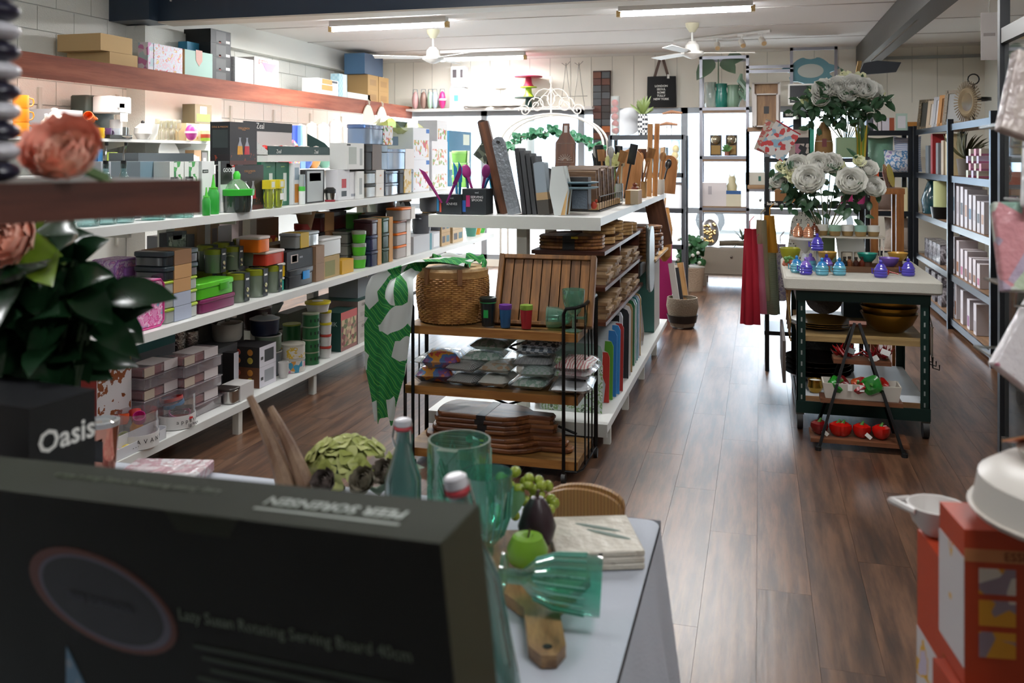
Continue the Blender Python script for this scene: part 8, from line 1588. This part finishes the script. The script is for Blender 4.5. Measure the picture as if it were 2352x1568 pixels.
text('PEER SORENSEN',.014,t,(BW - .455,-.003,BH - .118),(R(90),R(3),0),M('#3a3c44',.5));MB().prism([(0,0),(.06,0),(.055,.05),(.0,.15),(-.01,.09)],-.001,0,'y').build('printed_fan',MP(['#7d8b98','#587a92'],60,'dots',.5,pos=[0,.35]),t,0,loc=(BW - .52,0,BH - .33))
MB().prism([(-.05,0),(.05,0),(.035,-.02),(-.035,-.02)],-.0012,0,'y').build('tuck_flap',GTOP,t,0,loc=(BW - .29,0,BH))
# oasis carton
A_,B_=at_d(65,940,1.25),at_d(218,895,1.356);t=thing('drink_bottle_box','black carton with white wordmark beside the leafy plant','box');basis(t,B_ - A_,Vector((0,0,1)),Vector((A_.x,A_.y,ZT)));L=(B_ - A_).xy.length;H=A_.z - ZT
MB().box(0,L,0,.2,0,H).build('body',M('#101113',.45),t,0);MB().box(.0,L,0,.2,H,H+.001).build('lid_edge',M('#1d1e21',.4),t,0);text('Oasis',.045,t,(L*.55,-.0015,H - .055),RN,PAPER,bold=.0008)
# foreground shelf, rose, bead vase
a,c=at_d(-200,425,.9),at_d(452,412,1.15);t=thing('corner_shelf','dark red-brown shelf board carrying coral roses and a bead vase','shelf');basis(t,Vector((c.x - a.x,c.y - a.y,0)),Vector((0,0,1)),Vector((c.x,c.y,c.z)));BRW=MW('#3a1a12','#552a1e',(1,12,12),.4,95)
MB().box(-.8,0,0,.28,-.042,0).build('board',M('#55504c',.5),t,0);MB().box(-.8,0,-.004,0,-.044,0).build('front_edge',BRW,t,0);MB().box(0,.004,-.004,.28,-.044,0).build('end_edge',BRW,t,0);0
zsf=c.z
def rose(label,p,r,col,name='artificial_rose',ax=Vector((.3,-.7,.6))):
 t=thing(name,label,'flower',tuple(p));b=MB();petals(b,Vector((0,0,0)),ax,r,6,8,.9);b.build('petals',M(col,.6),t,80);MB().tube([(0,.01,-.01),(.01,.06,-.03)],.004,5).build('stem',M('#4f6a3a',.6),t)
p=at_d(112,372,1.02);rose('coral artificial rose resting on the dark shelf',(p.x,p.y,zsf+.032),.044,'#ffb9a4');p=at_d(160,395,1.03);rose('peach artificial rose bud resting on the dark shelf',(p.x,p.y,zsf+.024),.032,'#ffd0ba')
p=at_d(-12,400,.98);t=thing('bead_vase','tall vase of alternating dark and pearl beads on the dark shelf','vase',(p.x,p.y,zsf));[MB().sph((0,0,.011+.022*i),(.026,.026,.0125),14,8).build('bead',M('#cfcfd6',.2) if i % 2 else M('#1c1c30',.3),t) for i in range(16)]
# leafy plant
t=thing('leafy_plant','glossy dark green camellia-like plant with a peach rose','plant',tuple(at_d(60,900,1.6).xy)+(ZT,));O=Vector(t.location);MB().lathe([(.001,0),(.09,0),(.12,.2),(.11,.2),(.001,.15)],18).build('pot',M('#2a2622',.7),t);b=MB();lt=MB();st=MB()
for i in range(260):
 px,py=rnd(-80,235),rnd(505,860)
 if max(0,px - 20)/225+abs(py - 690)/300>1.0:continue
 q=at_d(px,py,rnd(1.48,1.7)) - O;d_=Vector((rnd(-.4,1),rnd(-1,.2),rnd(-.7,.5)));(lt if py<600 and random.random()<.6 else b).__class__;leaf(lt if py<610 and random.random()<.5 else b,q,d_,Vector((.2,-1,.7)),rnd(.09,.15),rnd(.05,.075));st.tube([Vector((0,0,.18)),q*.6,q],.003,4)
b.build('leaves',M('#16301c',.22),t);lt.build('young_leaves',M('#5f7a1c',.3),t);st.build('stems',M('#33452a',.6),t);h=MB();petals(h,at_d(22,545,1.45) - O,Vector((.2,-1,.3)),.05,6,8,.9);h.build('peach_rose',M('#ffcbb8',.6),t,80)
# tumblers and napkins at the back of the table
def on(px,py,z=ZT):return at_z(px,py,z)
p=on(232,1095);lathed('rose_gold_tumbler','rose gold steel tumbler with clear lid and black sticker','tumbler',p.x,p.y,ZT,[('cup',[(.001,0),(.032,0),(.043,.13),(.001,.13)],M('#c08a78',.12,.95)),('lid',[(.044,.128),(.044,.14),(.036,.142),(.034,.136),(.001,.136)],GL('#d5dadc',.5))]);o=MB().box(-.012,.016,-.002,0,.05,.1).build('sticker',M('#17181b',.5),[q for q in COL.objects if q.name=='rose_gold_tumbler'][0],0);o.location=(.02,-.036,0)
p=on(178,1100);lathed('small_tumbler','short steel cup beside the rose gold tumbler','tumbler',p.x - .02,p.y,ZT,[('cup',[(.001,0),(.03,0),(.036,.07),(.001,.07)],M('#b0a0a0',.2,.9)),('lid',[(.037,.068),(.03,.08),(.001,.08)],GL('#d5dadc',.6))])
PNK=MP(['#c9bcc0','#b9909a','#d5d0d4','#c4a4ac'],18,'blotch',.3,.5,.3)
p=on(370,1108);t=thing('napkin_pack','pink marbled napkin pack lying flat at the back of the table','napkin pack',(p.x,p.y,ZT),R(12));MB().rbox(-.1,.1,-.085,.085,0,.028,.004,.002).build('napkins',PNK,t)
for k in range(2):
 p=on(632+48*k,1180,ZT);t=thing('carved_horn','tall curved timber carving, '+['slimmer','banded'][k]+' one of the pair behind the box','ornament',(p.x,p.y,ZT),R(-15));b=MB();pts=[(.05 - .13*v**1.5,0,.25*v*(1 - .1*k)) for v in [i/10 for i in range(11)]];b.tube(pts,[.026 - .018*(i/10) for i in range(11)],8);b.build('timber',MW('#6a4c38','#8f745c',(8,8,2),.6,96),t)
# hydrangea bunch
t=thing('flower_bunch','bunch of lime hydrangea and dusty roses lying on the table','flower bunch',tuple(on(800,1150)));O=Vector(t.location);b=MB();b2_=MB()
for i in range(90):
 a_,e_=rnd(0,2*PI),rnd(-.1,PI/2);n_=Vector((math.cos(a_)*math.cos(e_),math.sin(a_)*math.cos(e_),math.sin(e_)));p=Vector((0,0,.075))+Vector((n_.x*.095,n_.y*.07,n_.z*.06))*rnd(.85,1.12);x_=n_.orthogonal().normalized();y_=n_.cross(x_)
 for k in range(4):d_=x_*math.cos(k*PI/2+a_)+y_*math.sin(k*PI/2+a_);leaf(random.choice((b,b2_)),p,d_+n_*rnd(.1,.7),n_,.027,.03,.05)
b.build('hydrangea',M('#b9be78',.6),t);b2_.build('hydrangea',M('#98a050',.6),t);[(lambda h:(petals(h,at_d(*q) - O,Vector((-.2,-1,.7)),.03,6,7,.9),h.build('dusty_rose',M(c,.7),t,80)))(MB()) for q,c in (((835,1105,1.93),'#8a8270'),((745,1110,1.95),'#6d625c'),((885,1085,2.0),'#7d7468'))];b=MB();[leaf(b,Vector((rnd(-.1,.12),rnd(-.08,.06),rnd(.02,.06))),rdir(0),Vector((0,-.3,1)),.09,.045) for _ in range(16)];b.build('leaves',M('#52664e',.6),t)
# glass jug, goblets, swing-top bottles
JG=GL('#c9f0e4',.93,.04)
p=on(1055,1215);t=thing('pressed_glass_jug','large aqua pressed-glass jug with leaf ribs and pouring lip','jug',(p.x,p.y,ZT));r,H=.068,(1.6 - ZT) - (1010 - 360)/F*dep(p.x,p.y)
MB().lathe([(.001,0),(r*.9,0),(r*.96,.02),(r,H),(r - .005,H),(r - .009,.02),(.001,.012)],36).build('body',JG,t)
for k in range(22):
 a_=2*PI*k/22;[MB().tube([(r*1.0*math.cos(a_),r*1.0*math.sin(a_),z),(r*1.01*math.cos(a_+.13),r*1.01*math.sin(a_+.13),z+.03),(r*1.0*math.cos(a_+.26),r*math.sin(a_+.26),z)],.0016,4).build('leaf_rib',GL('#b8ecdc',.7,.05),t) for z in ([.03+.022*q for q in range(6)] if k % 2 else [])]
MB().prism([(-.022,H),(.022,H),(0,H - .03)],-r - .018,-r+.006,'y').build('pouring_lip',JG,t,0);MB().tube([(0,r,H - .02),(0,r+.05,H - .04),(0,r+.045,.06),(0,r,.04)],.009,8).build('handle',GL('#6fc0a0',.6),t)
def gob(label,loc,rot,k):
 t=thing('ribbed_goblet',label,'goblet',loc,0,None,rot=rot);pf=[(.001,.0),(.036,.0),(.034,.006),(.012,.012),(.012,.035),(.03,.055),(.042,.09),(.046,.14),(.046,.165),(.043,.165),(.042,.14),(.038,.09),(.001,.05)];MB().lathe([(a*k,c*k) for a,c in pf],30).build('glass',GL('#bdeee3',.93,.03),t);[MB().tube([(.031*k*math.cos(q),.031*k*math.sin(q),.056*k),(.043*k*math.cos(q),.043*k*math.sin(q),.09*k),(.0468*k*math.cos(q),.0468*k*math.sin(q),.14*k)],.0018,4).build('rib',GL('#b0ece0',.7,.05),t) for q in [2*PI*i/20 for i in range(20)]]
p=on(1118,1300);gob('ribbed aqua goblet standing beside the jug',(p.x,p.y,ZT),(0,0,0),1.1)
p=on(1150,1385,ZT+.03);gob('ribbed aqua goblet lying on the timber paddle',(p.x,p.y,ZT+.077),(0,R(93),R(8)),1.05)
def swing(label,p,rot,h):
 t=thing('swing_top_bottle',label,'bottle',p,0,None,rot=rot);MB().lathe([(.001,0),(.036,0),(.037,.02),(.037,h*.55),(.016,h*.78),(.013,h*.9),(.016,h*.92)],22).build('glass',GL('#6f9a94',.6,.04),t);MB().lathe([(.016,h*.915),(.018,h*.93),(.016,h*.945)],16).build('seal',M('#a8323a',.5),t);MB().lathe([(.013,h*.935),(.017,h*.95),(.017,h*.99),(.012,h),(.001,h)],16).build('stopper',M('#c9c9ce',.3),t)
 [MB().tube([(s*.018,0,h*.97),(s*.021,-.004,h*.85),(s*.017,0,h*.78)],.0018,5).build('wire_clip',CHROME,t) for s in (-1,1)]
p=on(1120,1690);swing('dark glass swing-top bottle leaning beside the box end',(p.x - .0,p.y+.06,ZT),(0,R(-11),R(15.5)),.345);p=on(975,1215);swing('dark glass swing-top bottle behind the box',(p.x,p.y - .12,ZT),(0,0,0),.27)
# paddle with fruit
a,c=on(1228,1300,ZT+.02),on(1268,1555,ZT+.02);t=thing('fruit_paddle','large olive-timber paddle board under the fruit with drilled handle','serving board',(a.x,a.y,ZT+.001),math.atan2(c.y - a.y,c.x - a.x));b=MB();b.prism([(-.16,-.08),(-.08,-.105),(.05,-.1),(.11,-.06),(.16,-.03),(.28,-.03),(.31,-.012),(.31,.012),(.28,.03),(.16,.03),(.11,.06),(.05,.1),(-.08,.105),(-.16,.08)],0,.02);b.build('board',MW('#5a4028','#9a7850',(2,9,9),.4,97,dark='#33241a'),t,0);MB().cyl(.008,.019,.0206,12,(.285,0,0)).build('handle_hole',BLACK,t)
zf_=ZT+.0215
p=on(1165,1300,zf_);t=thing('apple','green apple on the timber paddle','apple',(p.x,p.y,zf_));MB().lathe([(.001,.012),(.018,.001),(.036,.02),(.039,.042),(.028,.064),(.012,.066),(.001,.056)],22).build('fruit',M('#6f9a2c',.3),t);MB().tube([(0,0,.056),(.004,.002,.078)],.002,5).build('stalk',M('#3a2a1a',.7),t)
p=on(1198,1255,zf_);t=thing('fig','dark purple avocado-shaped fruit behind the apple','fruit',(p.x,p.y,zf_));MB().lathe([(.001,0),(.03,.006),(.038,.035),(.026,.07),(.012,.09),(.001,.093)],20).build('fruit',M('#2c1c22',.35),t);MB().tube([(0,0,.09),(.003,0,.105)],.004,5).build('stalk',M('#4a3a2a',.7),t)
p=on(1195,1235,zf_);t=thing('grape_bunch','bunch of pale green grapes beside the goblet','grapes',(p.x,p.y+.06,zf_));[MB().sph((rnd(-.055,.055),rnd(-.03,.03),.011+rnd(0,.08)),rnd(.01,.012),10,8).build('grape',M('#8a9a34',.25),t) for _ in range(46)];b=MB();leaf(b,Vector((-.03,-.02,.06)),Vector((.3,-1,-.3)),Vector((0,-.4,1)),.07,.06);b.build('leaf',M('#355f34',.5),t)
t=thing('leaf_napkins','cream napkin pack with green leaf print on the table corner','napkin pack',(-.325,1.785,ZT),R(20));[MB().rbox(-.087,.087,-.087,.087,.0125*k,.0125*k+.0118,.003,.002).build('napkin_layer',M('#c9c3b4',.4,0,.5,bump=.3,bs=40),t) for k in range(3)];[MB().sph((.0+.03*k,.03 - .02*k,.0372),(.05,.008,.0006),12,6).build('printed_leaf',M('#55685e',.5),t,rot=(0,0,R(-28 - 6*k))) for k in range(2)];MB().box(-.004,.004,-.0885,-.087,.012,.034).build('barcode',INK,t,0)
for k in range(2):p,q=at_y(1240+12*k,1115,1.93+.016*k),at_y(1428+6*k,1115,1.93+.016*k);slab('striped_board','rounded striped timber board standing at the table edge, '+['front','rear'][k],'chopping board',1240+12*k,1428+6*k,1120 - 5*k,1190,1.93+.016*k,.014,MP(['#8a6238','#a8814e','#5f3f24','#96703f'],14,'stripe_x',.5),0,0,.45,z=ZT)
# ---------------- steamer boxes and napkin rack at the right ----------------
ORG=M('#a83a1c',.5);PIC=MP(['#c4bfc0','#c4bfc0','#c99a2c','#b9aec0'],12,'blotch',pos=[0,.45,.6,.64])
def obox(lab,A,Lf,zt_,zb,dp_):
 t=thing('steamer_box',lab,'box');basis(t,Vector((A.x - Lf.x,A.y - Lf.y,0)),Vector((0,0,1)),Vector((Lf.x,Lf.y,zb)));L=(A - Lf).xy.length;H=zt_ - zb;MB().box(0,L,0,dp_,0,H).build('body',ORG,t,0);MB().box(0,L,-.001,0,H*.12,H*.82).build('picture_panel',PIC,t,0)
 [MB().box(L,L+.001,.02,.07,H*(.2+.2*k),H*(.36+.2*k)).build('photo_square',MP(['#c9c2b8','#c98f2c','#8a7a86'],30,'cells'),t,0) for k in range(3)];MB().box(L,L+.001,0,dp_,H*.8,H*.88).build('name_band',M('#b5764a',.5),t,0);text('ESSENTIALS',.018,t,(L+.002,.1,H*.84),RX,M('#6a2a14',.5));return t
A_,L_=at_d(2215,1215,1.3),at_d(2158,1150,1.406);obox('orange microwave steamer box with photos, upper one of the stack',A_,L_,A_.z,A_.z - .23,.3);zb_=A_.z - .232
obox('orange microwave steamer box with photos, lower one on the floor',A_+Vector((-.01,-.02,0)),L_+Vector((-.015,-.03,0)),zb_,0,.3);A2,L2=at_d(2165,1290,1.45),at_d(2107,1215,1.58);obox('orange steamer box standing behind the stack',A2,L2,A2.z,0,.1)
n_=(A_ - L_).xy.normalized();cc=(A_+L_)/2+Vector((-n_.y,n_.x,0))*.17+Vector((n_.x,n_.y,0))*.05;lathed('domed_dish','white covered dish with clear ribbed dome on the orange box','dish',cc.x,cc.y,A_.z+.001,[('base',[(.001,0),(.11,0),(.152,.018),(.157,.026),(.001,.026)],M('#c9c2b8',.4)),('dome',[(.15,.026),(.142,.07),(.115,.088),(.001,.09)],M('#cfcac2',.35))],seg=36)
p=cc+Vector((-.03,.03,.093));t=lathed('vented_cover','beige vented cover with steel clip on the dome','cover',p.x,p.y,p.z,[('lid',[(.001,0),(.05,0),(.055,.012),(.04,.022),(.001,.022)],M('#a39c92',.4))]);tag(MB().box(-.05,.05,-.035,.035,0,.002).build('orange_card',MP(['#b8432a','#b8432a','#c98a5a'],22,'stripe_x'),None,0,(p.x - .01,p.y+.02,p.z+.024),(R(-25),R(8),R(30))),'orange printed card resting on the beige lid','card')
t=lathed('white_handle_bowl','white bowl with side handle set on the rear orange box','bowl',(A2.x+L2.x)/2+.02,(A2.y+L2.y)/2+.045,A2.z+.001,[('bowl',bowl_profile(.05,.05),M('#c9c6c2',.35))]);MB().tube([(-.04,.03,.045),(-.075,.0,.05),(-.04,-.03,.045)],.006,6).build('handle',M('#c9c6c2',.35),t)
t=thing('napkin_rack','chrome wire rack of napkin packs beside the orange boxes','rack');b0=at_d(2420,900,1.75);basis(t,Vector((CA,SA,0)),Vector((0,0,1)),Vector((b0.x,b0.y,0)))
for s in (-.0,.3):MB().tube([(s,.05,0),(s,.05,2.0)],.01,6).build('upright',CHROME,t)
NAP=[(255,MP(['#a89a94','#b5a8a0','#9a7a5c'],12,'blotch',.3,.6,.3),'brown floral'),(455,MP(['#d0d2d2','#c4c8c6','#9aa8a0'],20,'blotch',.3,.6,.3),'white'),(640,MP(['#b5c4a8','#c98a90','#c9d0c4','#b0a0b4','#8fb0a0'],18,'cells',.3,.6,.3),'green and pink floral'),(850,MP(['#cfcacc','#cfcacc','#b5788a','#8aa070'],16,'blotch',.3,.6,.3,pos=[0,.45,.6,.66]),'white lily'),(1070,MP(['#6fb0a0','#a98ab0','#c9d0cc','#3f8a78'],14,'blotch',.3,.6,.3),'teal hydrangea'),(1270,MP(['#c4c6c8','#b0b3b8','#d0d2d4'],24,'blotch',.3,.6,.3),'silver grey'),(1450,MP(['#cfd2ce','#c9ccc8','#55605a'],18,'blotch',.3,.6,.3,pos=[0,.5,.7]),'pale mint')]
NP=[(2290,300,0,20),(2350,475,0,10),(2300,672,4,0),(2275,838,0,38),(2325,1120,0,40),(2330,1290,0,38),(2335,1530,0,40)]
for k,(py,m,nm) in enumerate(NAP):
 px,yb,a1_,rl=NP[k];p=at_d(px,yb,1.68);z=p.z;xl=(px - 2420)/F*1.7 - .03;b=MB();b.tube([(xl,-.05,z+.012),(.3,-.05,z - .002)],.0028,5);b.tube([(xl,-.05,z+.012),(xl+.02,.05,z+.01),(0,.05,z)],.0028,5);[b.tube([(xl+x,-.05,z+.01),(xl+x,-.04,z - .03),(xl+x+.07,-.04,z - .03),(xl+x+.07,-.05,z+.01)],.0022,5) for x in (.03,.16)];b.build('wire_holder',M('#b9b6b2',.25,.9),t)
 q=thing('napkin_packet',nm+' napkin packet in glossy wrap held on the wire rack','napkin pack',tuple(p),0,None,rot=(R(-14),R(rl),R(15.5 - a1_)));MB().rbox(0,.2,-.012,.012,0,.17,.004,.003).build('napkins',m,q)
# ---------------- stacked look-alikes get their place in the stack ----------------
import collections
_by=collections.defaultdict(list)
for o in COL.objects:
 if o.parent is None and o.get('label') and o.get('group'):_by[o['label']].append(o)
ORDN=['second','third','fourth','fifth','sixth','seventh']
for lab,L in _by.items():
 if 1<len(L)<9 and max(max(abs(a.location.x - L[0].location.x),abs(a.location.y - L[0].location.y)) for a in L)<.12:
  L.sort(key=lambda a:a.location.z)
  if L[-1].location.z - L[0].location.z>.008*len(L):
   for i,o in enumerate(L):o['label']=lab+(', bottom one' if i==0 else ', top one' if i==len(L) - 1 else ', '+ORDN[i - 1]+' up')
# ---------------- lettering becomes plain mesh ----------------
bpy.context.view_layer.update()
_dg=bpy.context.evaluated_depsgraph_get()
for o in [q for q in COL.objects if q.type=='FONT']:
 me=bpy.data.meshes.new_from_object(o.evaluated_get(_dg));me.name='lettering'
 if not me.materials:me.materials.append(o.data.materials[0])
 n_=o.name;pa=o.parent;lo,ro,sc_=o.location.copy(),o.rotation_euler.copy(),o.scale.copy()
 bpy.data.objects.remove(o);q=link(n_,me,pa,lo,ro);q.scale=sc_
# ---------------- nudge touching goods apart ----------------
from mathutils.bvhtree import BVHTree
bpy.context.view_layer.update()
_G={}
for o in [q for q in COL.objects if q.parent is None and q.get('category')]:
 V=[];P=[]
 for c in [o]+list(o.children_recursive):
  if c.type=='MESH':
   n0=len(V);mw=c.matrix_world;V+=[mw @ v.co for v in c.data.vertices];P+=[tuple(n0+i for i in f.vertices) for f in c.data.polygons]
 if V and len(V)<9000:
  lo=[min(v[i] for v in V) for i in range(3)];hi=[max(v[i] for v in V) for i in range(3)]
  if max(hi[i] - lo[i] for i in range(3))<.8:_G[o.name]=[V,P,lo,hi,None]
for it in range(5):
 N=sorted(_G,key=lambda n:_G[n][2][0]);moved=0
 for i,a in enumerate(N):
  A=_G[a]
  for b in N[i+1:]:
   B=_G[b]
   if B[2][0]>A[3][0]:break
   pen=[min(A[3][k],B[3][k]) - max(A[2][k],B[2][k]) for k in range(3)]
   if min(pen)<=0:continue
   k=min(range(3),key=lambda j:pen[j])
   if pen[k]>(.018 if k==2 else .045):continue
   for g in (A,B):
    if g[4] is None:g[4]=BVHTree.FromPolygons(g[0],g[1])
   if not A[4].overlap(B[4]):continue
   vol=lambda g:(g[3][0] - g[2][0])*(g[3][1] - g[2][1])*(g[3][2] - g[2][2])
   m,s,nm=(A,B,a) if (A[2][2]>B[2][2] if k==2 else vol(A)<vol(B)) else (B,A,b)
   sg=1 if k==2 or m[2][k]+m[3][k]>s[2][k]+s[3][k] else -1
   d=Vector((0,0,0));d[k]=sg*(pen[k]+.0015)
   COL.objects[nm].location+=d;m[0]=[v+d for v in m[0]];m[2][k]+=d[k];m[3][k]+=d[k];m[4]=None;moved+=1
 if not moved:break
